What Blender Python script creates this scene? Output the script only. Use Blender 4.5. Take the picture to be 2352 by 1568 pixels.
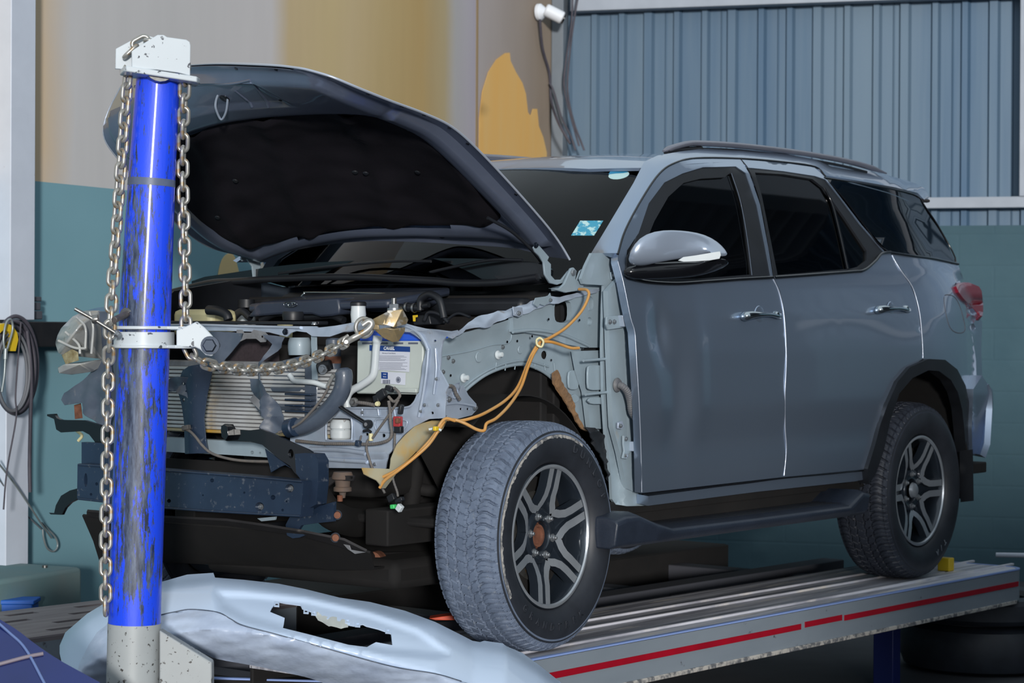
import bpy, bmesh, math, random
from mathutils import Vector, Matrix, noise
from mathutils.geometry import delaunay_2d_cdt
random.seed(7)
for o in list(bpy.data.objects): bpy.data.objects.remove(o, do_unlink=True)
scene = bpy.context.scene
COL = scene.collection
V = Vector
# ------------------------------------------------------------------ camera
F = 4932.78; YAW = math.radians(36.979); PIT = math.radians(-.316); ROL = math.radians(-.3056)
CAM = V((-5.8201, -5.0910, 1.0794))
D = V((math.cos(YAW)*math.cos(PIT), math.sin(YAW)*math.cos(PIT), math.sin(PIT)))
_r = V((math.sin(YAW), -math.cos(YAW), 0)); _u = _r.cross(D)
R2 = _r*math.cos(ROL) - _u*math.sin(ROL); U2 = _u*math.cos(ROL) + _r*math.sin(ROL)
cd = bpy.data.cameras.new('camera'); cam = bpy.data.objects.new('camera', cd); COL.objects.link(cam)
cd.sensor_width = 36; cd.lens = F/2352*36; cd.clip_start = .1; cd.clip_end = 200
cam.matrix_world = Matrix(((R2.x, U2.x, -D.x, CAM.x), (R2.y, U2.y, -D.y, CAM.y), (R2.z, U2.z, -D.z, CAM.z), (0, 0, 0, 1)))
cd.dof.use_dof = True; cd.dof.focus_distance = 6.95; cd.dof.aperture_fstop = 6.3
scene.camera = cam
scene.view_settings.view_transform = 'Standard'; scene.view_settings.look = 'None'
scene.view_settings.exposure = 0.0; scene.view_settings.gamma = 1; scene.view_settings.use_curve_mapping = False
# ------------------------------------------------------------------ daylight
world = bpy.data.worlds.new('sky'); scene.world = world; world.use_nodes = True
wn = world.node_tree.nodes; wl_ = world.node_tree.links
bg = wn['Background']
tc = wn.new('ShaderNodeTexCoord'); sep = wn.new('ShaderNodeSeparateXYZ'); rmp = wn.new('ShaderNodeValToRGB')
wl_.new(tc.outputs['Generated'], sep.inputs[0]); wl_.new(sep.outputs['Z'], rmp.inputs[0])
rmp.color_ramp.elements[0].position = 0.0; rmp.color_ramp.elements[0].color = (.62, .70, .80, 1)
rmp.color_ramp.elements[1].position = .55; rmp.color_ramp.elements[1].color = (.80, .92, 1.0, 1)
wl_.new(rmp.outputs[0], bg.inputs[0]); bg.inputs[1].default_value = .70
sl = bpy.data.lights.new('sun', 'SUN'); sun = bpy.data.objects.new('sun', sl); COL.objects.link(sun)
sl.energy = 2.7; sl.angle = math.radians(4); sl.color = (1.0, .97, .93)
def cdir(right, up, fwd): return (_r*right + V((0, 0, 1))*up + V((math.cos(YAW), math.sin(YAW), 0))*fwd).normalized()
sd = cdir(-.10, -.10, 1.0)
sun.rotation_euler = sd.to_track_quat('-Z', 'Y').to_euler(); sun.location = (-8, -8, 6)
# ------------------------------------------------------------------ unprojection: pixel of the photo -> point on a real plane
def W(u, v, x=None, y=None, z=None, dep=None):
    k = D + R2*((u-1176)/F) - U2*((v-784)/F)
    if dep is not None: t = dep
    elif x is not None: t = (x-CAM.x)/k.x
    elif y is not None: t = (y-CAM.y)/k.y
    else: t = (z-CAM.z)/k.z
    return CAM + k*t
def proj(p):
    q = p-CAM; Z = q.dot(D); return (1176+F*q.dot(R2)/Z, 784-F*q.dot(U2)/Z, Z)
def PL(**kw): return lambda u, v, off=0: W(u, v, **kw)
def onplane(p0, n):
    p0 = V(p0); n = V(n).normalized()
    def f(u, v, off=0):
        k = D + R2*((u-1176)/F) - U2*((v-784)/F)
        return CAM + k*((p0-CAM).dot(n)/k.dot(n))
    return f
# ------------------------------------------------------------------ materials
def lin(c):
    def f(x):
        x /= 255.; return x/12.92 if x <= .04045 else ((x+.055)/1.055)**2.4
    return (f(c[0]), f(c[1]), f(c[2]), 1)
def mat(name, c, rough=.5, metal=0., coat=0., c2=None, nscale=8, namt=.5, bump=0, bscale=60, stretch=None, thr=None, spec=.5, flakes=0, emit=None, aniso=None, c3=None, thr3=None, n3=4, stretch3=None, sheen=0):
    m = bpy.data.materials.new(name); m.use_nodes = True; N = m.node_tree.nodes; L = m.node_tree.links
    b = N['Principled BSDF']; b.inputs['Base Color'].default_value = lin(c); b.inputs['Roughness'].default_value = rough
    b.inputs['Metallic'].default_value = metal; b.inputs['Coat Weight'].default_value = coat; b.inputs['Coat Roughness'].default_value = .04
    b.inputs['Specular IOR Level'].default_value = spec
    if sheen: b.inputs['Sheen Weight'].default_value = sheen
    t = N.new('ShaderNodeTexCoord')
    def ntex(sc, st, det=6):
        mp = N.new('ShaderNodeMapping'); L.new(t.outputs['Object'], mp.inputs[0])
        if st: mp.inputs['Scale'].default_value = st
        n = N.new('ShaderNodeTexNoise'); n.inputs['Scale'].default_value = sc; n.inputs['Detail'].default_value = det; n.inputs['Roughness'].default_value = .6
        L.new(mp.outputs[0], n.inputs['Vector']); return n
    last = None
    if c2 is not None:
        n = ntex(nscale, stretch)
        r = N.new('ShaderNodeValToRGB')
        lo, hi = thr if thr else (.5-namt/2, .5+namt/2)
        r.color_ramp.elements[0].position = lo; r.color_ramp.elements[1].position = hi
        r.color_ramp.elements[0].color = lin(c); r.color_ramp.elements[1].color = lin(c2)
        L.new(n.outputs['Fac'], r.inputs[0]); last = r.outputs[0]
    if c3 is not None:
        n = ntex(n3, stretch3)
        mr = N.new('ShaderNodeMapRange'); mr.inputs[1].default_value, mr.inputs[2].default_value = thr3
        L.new(n.outputs['Fac'], mr.inputs[0])
        mx = N.new('ShaderNodeMixRGB'); L.new(mr.outputs[0], mx.inputs[0])
        if last: L.new(last, mx.inputs[1])
        else: mx.inputs[1].default_value = lin(c)
        mx.inputs[2].default_value = lin(c3); last = mx.outputs[0]
    if last: L.new(last, b.inputs['Base Color'])
    if bump:
        n = ntex(bscale, stretch, 3); bp = N.new('ShaderNodeBump'); bp.inputs['Strength'].default_value = bump; bp.inputs['Distance'].default_value = .01
        L.new(n.outputs['Fac'], bp.inputs['Height']); L.new(bp.outputs[0], b.inputs['Normal'])
    if emit: b.inputs['Emission Color'].default_value = lin(emit); b.inputs['Emission Strength'].default_value = 1
    return m
def glass(name, tint, refl=1.0, rough=.02):
    m = bpy.data.materials.new(name); m.use_nodes = True; N = m.node_tree.nodes; L = m.node_tree.links
    N.remove(N['Principled BSDF']); out = N['Material Output']
    tr = N.new('ShaderNodeBsdfTransparent'); tr.inputs[0].default_value = tint
    gl = N.new('ShaderNodeBsdfGlossy'); gl.inputs[0].default_value = (refl, refl, refl, 1); gl.inputs['Roughness'].default_value = rough
    fr = N.new('ShaderNodeFresnel'); fr.inputs[0].default_value = 1.5
    mx = N.new('ShaderNodeMixShader'); L.new(fr.outputs[0], mx.inputs[0]); L.new(tr.outputs[0], mx.inputs[1]); L.new(gl.outputs[0], mx.inputs[2])
    L.new(mx.outputs[0], out.inputs[0]); return m
M = {}
M['paint'] = mat('body_paint', (160, 177, 200), .34, .84, 1.0)
M['paint_in'] = mat('rail_paint', (132, 134, 146), .42, .5, .4, c2=(116, 118, 130), nscale=5)
M['primer'] = mat('primer_grey', (156, 172, 182), .5, .1, .15, c2=(140, 156, 166), nscale=7, c3=(176, 150, 104), thr3=(.68, .84), n3=5)
M['silver'] = mat('silver_steel', (184, 196, 212), .34, .3, .3, c2=(160, 172, 190), nscale=9, c3=(150, 142, 134), thr3=(.64, .75), n3=14)
M['black'] = mat('black_plastic', (22, 24, 28), .45, 0, 0, c2=(32, 35, 41), nscale=6)
M['gloss_black'] = mat('gloss_black', (14, 15, 19), .16, 0, .3)
M['bkt'] = mat('dusty_black_steel', (28, 42, 62), .42, .2, .15, c2=(44, 62, 86), nscale=4, c3=(92, 98, 108), thr3=(.60, .70), n3=40)
M['duct'] = mat('dusty_plastic', (60, 70, 86), .40, 0, .35, c2=(88, 98, 112), nscale=7, c3=(132, 132, 130), thr3=(.62, .8), n3=22)
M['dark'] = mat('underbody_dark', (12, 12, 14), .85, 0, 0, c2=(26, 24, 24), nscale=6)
M['rubber'] = mat('tyre_rubber', (86, 97, 116), .66, 0, 0, c2=(112, 125, 146), nscale=14, c3=(136, 142, 150), thr3=(.6, .8), n3=60, spec=.4)
M['sidewall'] = mat('tyre_sidewall', (32, 35, 41), .5, 0, 0, c2=(48, 52, 60), nscale=10, spec=.45)
M['scuff'] = mat('scuffed_rubber', (96, 98, 102), .8, 0, 0, c2=(176, 172, 166), nscale=30, thr=(.42, .56))
M['alloy'] = mat('machined_alloy', (186, 192, 198), .32, .6, .3, c2=(160, 166, 174), nscale=10)
M['gunmetal'] = mat('gunmetal_paint', (44, 52, 62), .3, .5, .8)
M['rust'] = mat('rusty_steel', (92, 56, 42), .8, .2, 0, c2=(140, 92, 70), nscale=30)
M['steel'] = mat('galvanised_steel', (150, 150, 148), .36, .85, 0, c2=(112, 110, 106), nscale=50, c3=(150, 112, 62), thr3=(.60, .72), n3=30)
M['chain'] = mat('chain_steel', (186, 186, 182), .34, .55, .1, c2=(146, 144, 138), nscale=50, c3=(178, 138, 78), thr3=(.57, .66), n3=30)
M['brass'] = mat('gilded_clamp', (176, 152, 104), .36, .6, .1, c2=(126, 118, 104), nscale=26, c3=(190, 186, 178), thr3=(.54, .62), n3=24)
M['bolt'] = mat('bolt_zinc', (160, 164, 168), .35, .8)
M['darkbolt'] = mat('dark_bolt', (46, 54, 66), .35, .7)
M['pad'] = mat('insulation_felt', (20, 19, 25), .95, 0, 0, c2=(30, 28, 34), nscale=5, bump=.25, bscale=300, spec=.15)
M['chrome'] = mat('chrome', (196, 204, 208), .12, 1.0)
M['yellowprimer'] = mat('stained_primer', (172, 166, 140), .5, .05, .1, c2=(196, 152, 62), nscale=5, thr=(.44, .66))
M['orange'] = mat('orange_hose', (206, 140, 56), .42, 0, .1, c2=(190, 150, 96), nscale=9)
M['harness'] = mat('wire_loom', (88, 88, 90), .7, 0, 0, c2=(120, 112, 104), nscale=30)
M['fin'] = mat('radiator_fins', (206, 208, 210), .45, .3, 0, c2=(184, 182, 178), nscale=9, c3=(176, 146, 92), thr3=(.60, .76), n3=5)
M['findark'] = mat('radiator_core', (140, 142, 146), .6, .2, 0, c2=(112, 112, 114), nscale=30)
M['milky'] = mat('milky_plastic', (214, 220, 222), .4, 0, .1, c2=(192, 200, 204), nscale=5)
M['lampshell'] = mat('lamp_plastic', (186, 186, 180), .32, 0, .4, c2=(142, 146, 150), nscale=12, c3=(110, 92, 50), thr3=(.62, .72), n3=9)
M['ylwplastic'] = mat('yellowed_plastic', (214, 206, 160), .45, 0, .1)
M['batblue'] = mat('battery_blue', (38, 92, 216), .35, 0, .2)
M['batcase'] = mat('battery_case', (196, 204, 198), .45, 0, .1, c2=(180, 188, 184), nscale=6)
M['label'] = mat('paper_label', (206, 210, 222), .5)
M['ink'] = mat('label_ink', (92, 98, 116), .6)
M['navy'] = mat('label_navy', (22, 62, 130), .5)
M['white'] = mat('print_white', (226, 230, 236), .5)
M['redlamp'] = mat('red_lens', (120, 26, 44), .2, 0, .6)
M['red'] = mat('red_plastic', (168, 52, 56), .4)
M['green'] = mat('green_plastic', (70, 200, 110), .35)
M['yellow'] = mat('yellow_plastic', (226, 190, 40), .45)
M['seat'] = mat('seat_fabric', (44, 42, 44), .9)
M['dash'] = mat('dashboard', (30, 32, 36), .7)
M['ws'] = glass('windscreen_glass', (.40, .45, .46, 1), .6)
M['tint'] = glass('tinted_glass', (.07, .075, .085, 1), 1.0)
M['sticker'] = mat('sticker_teal', (60, 150, 180), .4, c2=(180, 214, 214), nscale=40, thr=(.5, .56))
M['stickerw'] = mat('sticker_white', (182, 214, 214), .4)
M['privacy'] = glass('privacy_glass', (.012, .013, .015, 1), 1.0)
M['mirrorcap'] = mat('mirror_cap_skylit_paint', (162, 174, 192), .3, .5, 1.0)  # less metallic body paint: sky light on the cap put into the material
M['rubbershade'] = mat('shaded_tyre_rubber', (40, 44, 54), .55, 0, 0, c2=(54, 60, 72), nscale=14, spec=.5)  # darker copy of the tyre rubber, rear wheel's shade painted in
# ------------------------------------------------------------------ objects
WLOC = {}
def link(o, parent=None, loc=V((0, 0, 0))):
    COL.objects.link(o); WLOC[o.name] = loc.copy()
    if parent is not None:
        o.parent = parent; o.matrix_parent_inverse = Matrix.Translation(-WLOC[parent.name])
    return o
def tag(o, label=None, cat=None, group=None, kind=None):
    if label: o['label'] = label
    if cat: o['category'] = cat
    if group: o['group'] = group
    if kind: o['kind'] = kind
    return o
def thing(name, label, cat, loc, group=None):
    o = bpy.data.objects.new(name, None); o.empty_display_size = .2; link(o, None, V(loc)); o.location = loc
    return tag(o, label, cat, group)
def mk(name, bm, m, parent=None, smooth=35, label=None, thick=0, bev=0, offs=-1, sub=0):
    bm.normal_update()
    if thick:      # give the sheet its thickness, with crisp rims
        up = thick/2 if offs == 0 else 0; dn = thick/2 if offs == 0 else thick
        vs = list(bm.verts); fs = list(bm.faces); be = [e for e in bm.edges if len(e.link_faces) == 1]
        nr = [sum((f.normal*(f.calc_area()+1e-12) for f in v.link_faces), V((0, 0, 0))).normalized() for v in vs]; lo = {v: bm.verts.new(v.co-n*dn) for v, n in zip(vs, nr)}
        for f in fs: g = bm.faces.new([lo[v] for v in reversed(f.verts)]); g.material_index = f.material_index
        for e in be:
            f = e.link_faces[0]; a, b = e.verts; lv = list(f.verts); i = lv.index(a)
            if lv[(i+1) % len(lv)] != b: a, b = b, a
            bm.faces.new((b, a, lo[a], lo[b]))
        if up:
            for v, n in zip(vs, nr): v.co += n*up
        bm.normal_update()
    me = bpy.data.meshes.new(name); bm.to_mesh(me); bm.free()
    for x in (m if isinstance(m, (list, tuple)) else [m]): me.materials.append(x)
    if smooth: 
        me.polygons.foreach_set('use_smooth', [True]*len(me.polygons)); me.set_sharp_from_angle(angle=math.radians(smooth))
    o = bpy.data.objects.new(name, me)
    if bev:
        s = o.modifiers.new('bev', 'BEVEL'); s.width = bev; s.segments = 2; s.limit_method = 'ANGLE'; s.angle_limit = math.radians(40)
    if parent is None:
        xs = [v.co for v in me.vertices]
        c = V(((min(v.x for v in xs)+max(v.x for v in xs))/2, (min(v.y for v in xs)+max(v.y for v in xs))/2, min(v.z for v in xs)))
        me.transform(Matrix.Translation(-c)); link(o, None, c); o.location = c
    else: link(o, parent)
    if label: o['label'] = label
    return o
def dup(o, mw, parent=None, name=None):
    """copy of an object sharing its mesh, placed by matrix mw"""
    c = o.copy(); COL.objects.link(c)
    if parent is not None:
        c.parent = parent; c.matrix_parent_inverse = Matrix.Translation(-WLOC.get(parent.name, V((0, 0, 0))))
    c.matrix_basis = mw; WLOC[c.name] = V((0, 0, 0)); return c
# ------------------------------------------------------------------ shapes
def poly_in(p, poly):
    x, y = p; c = False; n = len(poly); j = n-1
    for i in range(n):
        xi, yi = poly[i]; xj, yj = poly[j]
        if (yi > y) != (yj > y) and x < (xj-xi)*(y-yi)/(yj-yi)+xi: c = not c
        j = i
    return c
def chaikin(poly, n=2, closed=True):
    for _ in range(n):
        q = []; m = len(poly)
        for i in range(m if closed else m-1):
            a = poly[i]; b = poly[(i+1) % m]
            q.append((a[0]*.75+b[0]*.25, a[1]*.75+b[1]*.25)); q.append((a[0]*.25+b[0]*.75, a[1]*.25+b[1]*.75))
        if not closed: q = [poly[0]]+q+[poly[-1]]
        poly = q
    return poly
def resamp(poly, step):
    out = []
    for i in range(len(poly)):
        a = poly[i]; b = poly[(i+1) % len(poly)]; L = math.hypot(b[0]-a[0], b[1]-a[1]); k = max(1, int(round(L/step)))
        for j in range(k): out.append((a[0]+(b[0]-a[0])*j/k, a[1]+(b[1]-a[1])*j/k))
    return out
def tri2d(poly, holes, step):
    pts = []; edges = []
    for pl in [poly]+holes:
        r = resamp(pl, step); s = len(pts); pts += r; edges += [(s+i, s+(i+1) % len(r)) for i in range(len(r))]
    us = [p[0] for p in poly]; vs = [p[1] for p in poly]
    bd = list(pts); j = 0; v = min(vs)+step*.5; cell = {}
    for b in bd: cell.setdefault((int(b[0]//step), int(b[1]//step)), []).append(b)
    while v < max(vs):
        u = min(us)+(step*.5 if j % 2 else step)
        while u < max(us):
            if poly_in((u, v), poly) and not any(poly_in((u, v), h) for h in holes):
                ci, cj = int(u//step), int(v//step); ok = True
                for a in (-1, 0, 1):
                    for b in (-1, 0, 1):
                        for q in cell.get((ci+a, cj+b), ()):
                            if (q[0]-u)**2+(q[1]-v)**2 < (.45*step)**2: ok = False
                if ok: pts.append((u, v))
            u += step
        v += step*.87; j += 1
    r = delaunay_2d_cdt([V(p) for p in pts], edges, [], 0, 1e-4)
    vs2, fs = r[0], r[2]; out = []
    for f in fs:
        c = (sum(vs2[i][0] for i in f)/3, sum(vs2[i][1] for i in f)/3)
        if poly_in(c, poly) and not any(poly_in(c, h) for h in holes): out.append(tuple(f))
    return vs2, out
def panel(name, poly, surf, m, parent, holes=(), step=14, thick=.002, sm=0, off=0, relief=None, smooth=40, label=None, bev=0, offs=-1):
    """plate whose outline was read from the photo and laid onto a real surface"""
    if sm: poly = chaikin(list(poly), sm)
    vs, fs = tri2d(list(poly), [list(h) for h in holes], step)
    bm = bmesh.new(); bv = []
    for p in vs:
        q = surf(p[0], p[1], off)
        if relief: q = q+relief(p[0], p[1])
        bv.append(bm.verts.new(q))
    for f in fs:
        try: bm.faces.new([bv[i] for i in f])
        except ValueError: pass
    loose = [v for v in bm.verts if not v.link_faces]
    bmesh.ops.delete(bm, geom=loose, context='VERTS')
    bm.normal_update()
    s = sum((CAM-f.calc_center_median()).dot(f.normal) for f in bm.faces)
    if s < 0: bmesh.ops.reverse_faces(bm, faces=bm.faces[:])
    return mk(name, bm, m, parent, smooth, label, thick, bev, offs)
def circ(u, v, r, n=14, ry=None): ry = ry or r; return [(u+r*math.cos(2*math.pi*i/n), v+ry*math.sin(2*math.pi*i/n)) for i in range(n)]
def rrect(u0, v0, u1, v1, r=6): return chaikin([(u0, v0+r), (u0+r, v0), (u1-r, v0), (u1, v0+r), (u1, v1-r), (u1-r, v1), (u0+r, v1), (u0, v1-r)], 1)
def spline(pts, n=8, closed=False):
    P = [V(p) for p in pts]; out = []; m = len(P)
    for i in range(m if closed else m-1):
        p1 = P[i]; p2 = P[(i+1) % m]; p0 = P[i-1] if (i > 0 or closed) else p1*2-p2; p3 = P[(i+2) % m] if (i+2 < m or closed) else p2*2-p1
        for j in range(n):
            t = j/n; out.append(.5*((2*p1)+(p2-p0)*t+(2*p0-5*p1+4*p2-p3)*t*t+(3*p1-p0-3*p2+p3)*t**3))
    if not closed: out.append(P[-1])
    return out
def frames(pts, closed=False):
    T = []
    n = len(pts)
    for i in range(n):
        a = pts[(i-1) % n] if (closed or i > 0) else pts[i]; b = pts[(i+1) % n] if (closed or i < n-1) else pts[i]
        T.append((b-a).normalized())
    up = V((0, 0, 1)) if abs(T[0].z) < .9 else V((1, 0, 0)); nrm = (up-T[0]*up.dot(T[0])).normalized(); out = []
    for t in T:
        nrm = (nrm-t*nrm.dot(t)); nrm = nrm.normalized() if nrm.length > 1e-6 else V((1, 0, 0)).cross(t).normalized()
        out.append((t, nrm, t.cross(nrm)))
    return out
def tube_bm(bm, pts, r, seg=10, closed=False, caps=True, flat=1, rf=None, mi=0):
    fr = frames(pts, closed); rings = []
    for i, (p, (t, a, b)) in enumerate(zip(pts, fr)):
        rr = rf(i/(len(pts)-1)) if rf else r
        rings.append([bm.verts.new(p+a*(rr*flat*math.cos(2*math.pi*k/seg))+b*(rr*math.sin(2*math.pi*k/seg))) for k in range(seg)])
    n = len(rings)
    for i in range(n if closed else n-1):
        A = rings[i]; B = rings[(i+1) % n]
        for k in range(seg):
            f = bm.faces.new((A[k], A[(k+1) % seg], B[(k+1) % seg], B[k])); f.material_index = mi
    if caps and not closed:
        f = bm.faces.new(rings[0][::-1]); f.material_index = mi; f = bm.faces.new(rings[-1]); f.material_index = mi
def tube(name, pts, r, m, parent, seg=10, sp=8, label=None, flat=1, rf=None, corr=0):
    P = spline(pts, sp) if sp else [V(p) for p in pts]
    if corr:
        Q = []; acc = 0
        L = sum((P[i+1]-P[i]).length for i in range(len(P)-1)); n = int(L/corr*4); 
        for k in range(n+1):
            s = L*k/n; a = 0
            for i in range(len(P)-1):
                l = (P[i+1]-P[i]).length
                if a+l >= s or i == len(P)-2: Q.append(P[i].lerp(P[i+1], min(1, (s-a)/max(l, 1e-9)))); break
                a += l
        P = Q; rf0 = rf; rf = lambda t, n=n: r*(1+.075*math.sin(2*math.pi*t*n/4))
    bm = bmesh.new(); tube_bm(bm, P, r, seg, flat=flat, rf=rf); bmesh.ops.recalc_face_normals(bm, faces=bm.faces[:])
    return mk(name, bm, m, parent, 60, label)
def cyl_bm(bm, p0, p1, r, seg=16, r1=None, mi=0, bev=0):
    p0 = V(p0); p1 = V(p1); t = (p1-p0).normalized(); L = (p1-p0).length
    if bev: tube_bm(bm, [p0, p0+t*bev, p1-t*bev, p1], r, seg, rf=lambda s: {0: r-bev, 1: (r1 or r)-bev}.get(round(s, 3), r if s < .5 else (r1 or r)), mi=mi)
    else: tube_bm(bm, [p0, p1], r, seg, rf=(lambda s: r if s < .5 else r1) if r1 is not None else None, mi=mi)
def cyl(name, p0, p1, r, m, parent, seg=20, r1=None, label=None, bev=.001):
    bm = bmesh.new(); cyl_bm(bm, p0, p1, r, seg, r1, bev=bev); bmesh.ops.recalc_face_normals(bm, faces=bm.faces[:]); return mk(name, bm, m, parent, 40, label)
def box_bm(bm, c, s, rot=None, mi=0):
    c = V(c); h = V(s)/2; rot = rot or Matrix.Identity(3)
    vs = [bm.verts.new(c+rot @ V((h.x*a, h.y*b, h.z*d))) for a in (-1, 1) for b in (-1, 1) for d in (-1, 1)]
    for q in ((0, 1, 3, 2), (4, 6, 7, 5), (0, 4, 5, 1), (2, 3, 7, 6), (0, 2, 6, 4), (1, 5, 7, 3)): bm.faces.new([vs[i] for i in q]).material_index = mi
def box(name, c, s, m, parent, rot=None, bev=.003, label=None):
    bm = bmesh.new(); box_bm(bm, c, s, rot); return mk(name, bm, m, parent, 30, label, bev=bev)
def prism(name, pts, vec, m, parent, bev=.003, label=None, smooth=30):
    """closed 3D outline extruded by vec"""
    bm = bmesh.new(); vec = V(vec); a = [bm.verts.new(V(p)) for p in pts]; b = [bm.verts.new(V(p)+vec) for p in pts]; n = len(a)
    bm.faces.new(a); bm.faces.new(b[::-1])
    for i in range(n): bm.faces.new((a[i], b[i], b[(i+1) % n], a[(i+1) % n]))
    bmesh.ops.recalc_face_normals(bm, faces=bm.faces[:]); return mk(name, bm, m, parent, smooth, label, bev=bev)
def pprism(name, poly, surf, vec, m, parent, bev=.003, sm=0, label=None):
    if sm: poly = chaikin(list(poly), sm)
    return prism(name, [surf(*p) for p in poly], vec, m, parent, bev, label)
def basis(ax):
    ax = V(ax).normalized(); up = V((0, 0, 1)) if abs(ax.z) < .9 else V((1, 0, 0)); a = up.cross(ax).normalized(); b = ax.cross(a); return a, b, ax
def lathe_bm(bm, prof, c, ax, seg=48, mi=0, closed=False):
    a, b, t = basis(ax); c = V(c); rings = []
    for (r, h) in prof:
        rings.append([bm.verts.new(c+t*h+(a*math.cos(2*math.pi*k/seg)+b*math.sin(2*math.pi*k/seg))*max(r, 1e-5)) for k in range(seg)])
    for i in range(len(rings)-1 if not closed else len(rings)):
        A = rings[i]; B = rings[(i+1) % len(rings)]
        for k in range(seg): bm.faces.new((A[k], A[(k+1) % seg], B[(k+1) % seg], B[k])).material_index = mi
def lathe(name, prof, c, ax, m, parent, seg=48, label=None, smooth=35):
    bm = bmesh.new(); lathe_bm(bm, prof, c, ax, seg); bmesh.ops.remove_doubles(bm, verts=bm.verts[:], dist=2e-5); bmesh.ops.recalc_face_normals(bm, faces=bm.faces[:]); return mk(name, bm, m, parent, smooth, label)
_bolt = {}
def bolt(p, ax, r, parent, m='bolt', name='bolt'):
    key = m
    if key not in _bolt:
        bm = bmesh.new(); tube_bm(bm, [V((0, 0, -.3)), V((0, 0, .15))], 1.35, 20); tube_bm(bm, [V((0, 0, .15)), V((0, 0, .8)), V((0, 0, .95))], 1, 6, rf=lambda t: 1 if t < .9 else .85)
        bmesh.ops.recalc_face_normals(bm, faces=bm.faces[:])
        me = bpy.data.meshes.new('bolt'); bm.to_mesh(me); bm.free(); me.materials.append(M[m])
        me.polygons.foreach_set('use_smooth', [True]*len(me.polygons)); me.set_sharp_from_angle(angle=math.radians(30)); _bolt[key] = me
    o = bpy.data.objects.new(name, _bolt[key]); a, b, t = basis(ax)
    link(o, parent); mw = Matrix((a*r, b*r, t*r)).transposed().to_4x4(); mw.translation = V(p); o.matrix_basis = mw; return o
def text_mesh(s, size=1, bold=0, shear=0):
    cu = bpy.data.curves.new('t', 'FONT'); cu.body = s; cu.size = size; cu.shear = shear; cu.offset = bold; cu.align_x = 'CENTER'; cu.align_y = 'CENTER'; cu.resolution_u = 3
    o = bpy.data.objects.new('t', cu); COL.objects.link(o); bpy.context.view_layer.update()
    me = bpy.data.meshes.new_from_object(o.evaluated_get(bpy.context.evaluated_depsgraph_get())); bpy.data.objects.remove(o); return me
def text(name, s, size, mw, m, parent, ext=.001, bold=0, shear=0):
    me = text_mesh(s, size, bold, shear); me.transform(mw); me.materials.clear(); me.materials.append(m); o = bpy.data.objects.new(name, me)
    md = o.modifiers.new('s', 'SOLIDIFY'); md.thickness = ext; md.offset = 0
    return link(o, parent)
def frame_at(o, xa, ya):
    xa = V(xa).normalized(); ya = V(ya); za = xa.cross(ya).normalized(); ya = za.cross(xa); mw = Matrix((xa, ya, za)).transposed().to_4x4(); mw.translation = V(o); return mw
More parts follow.
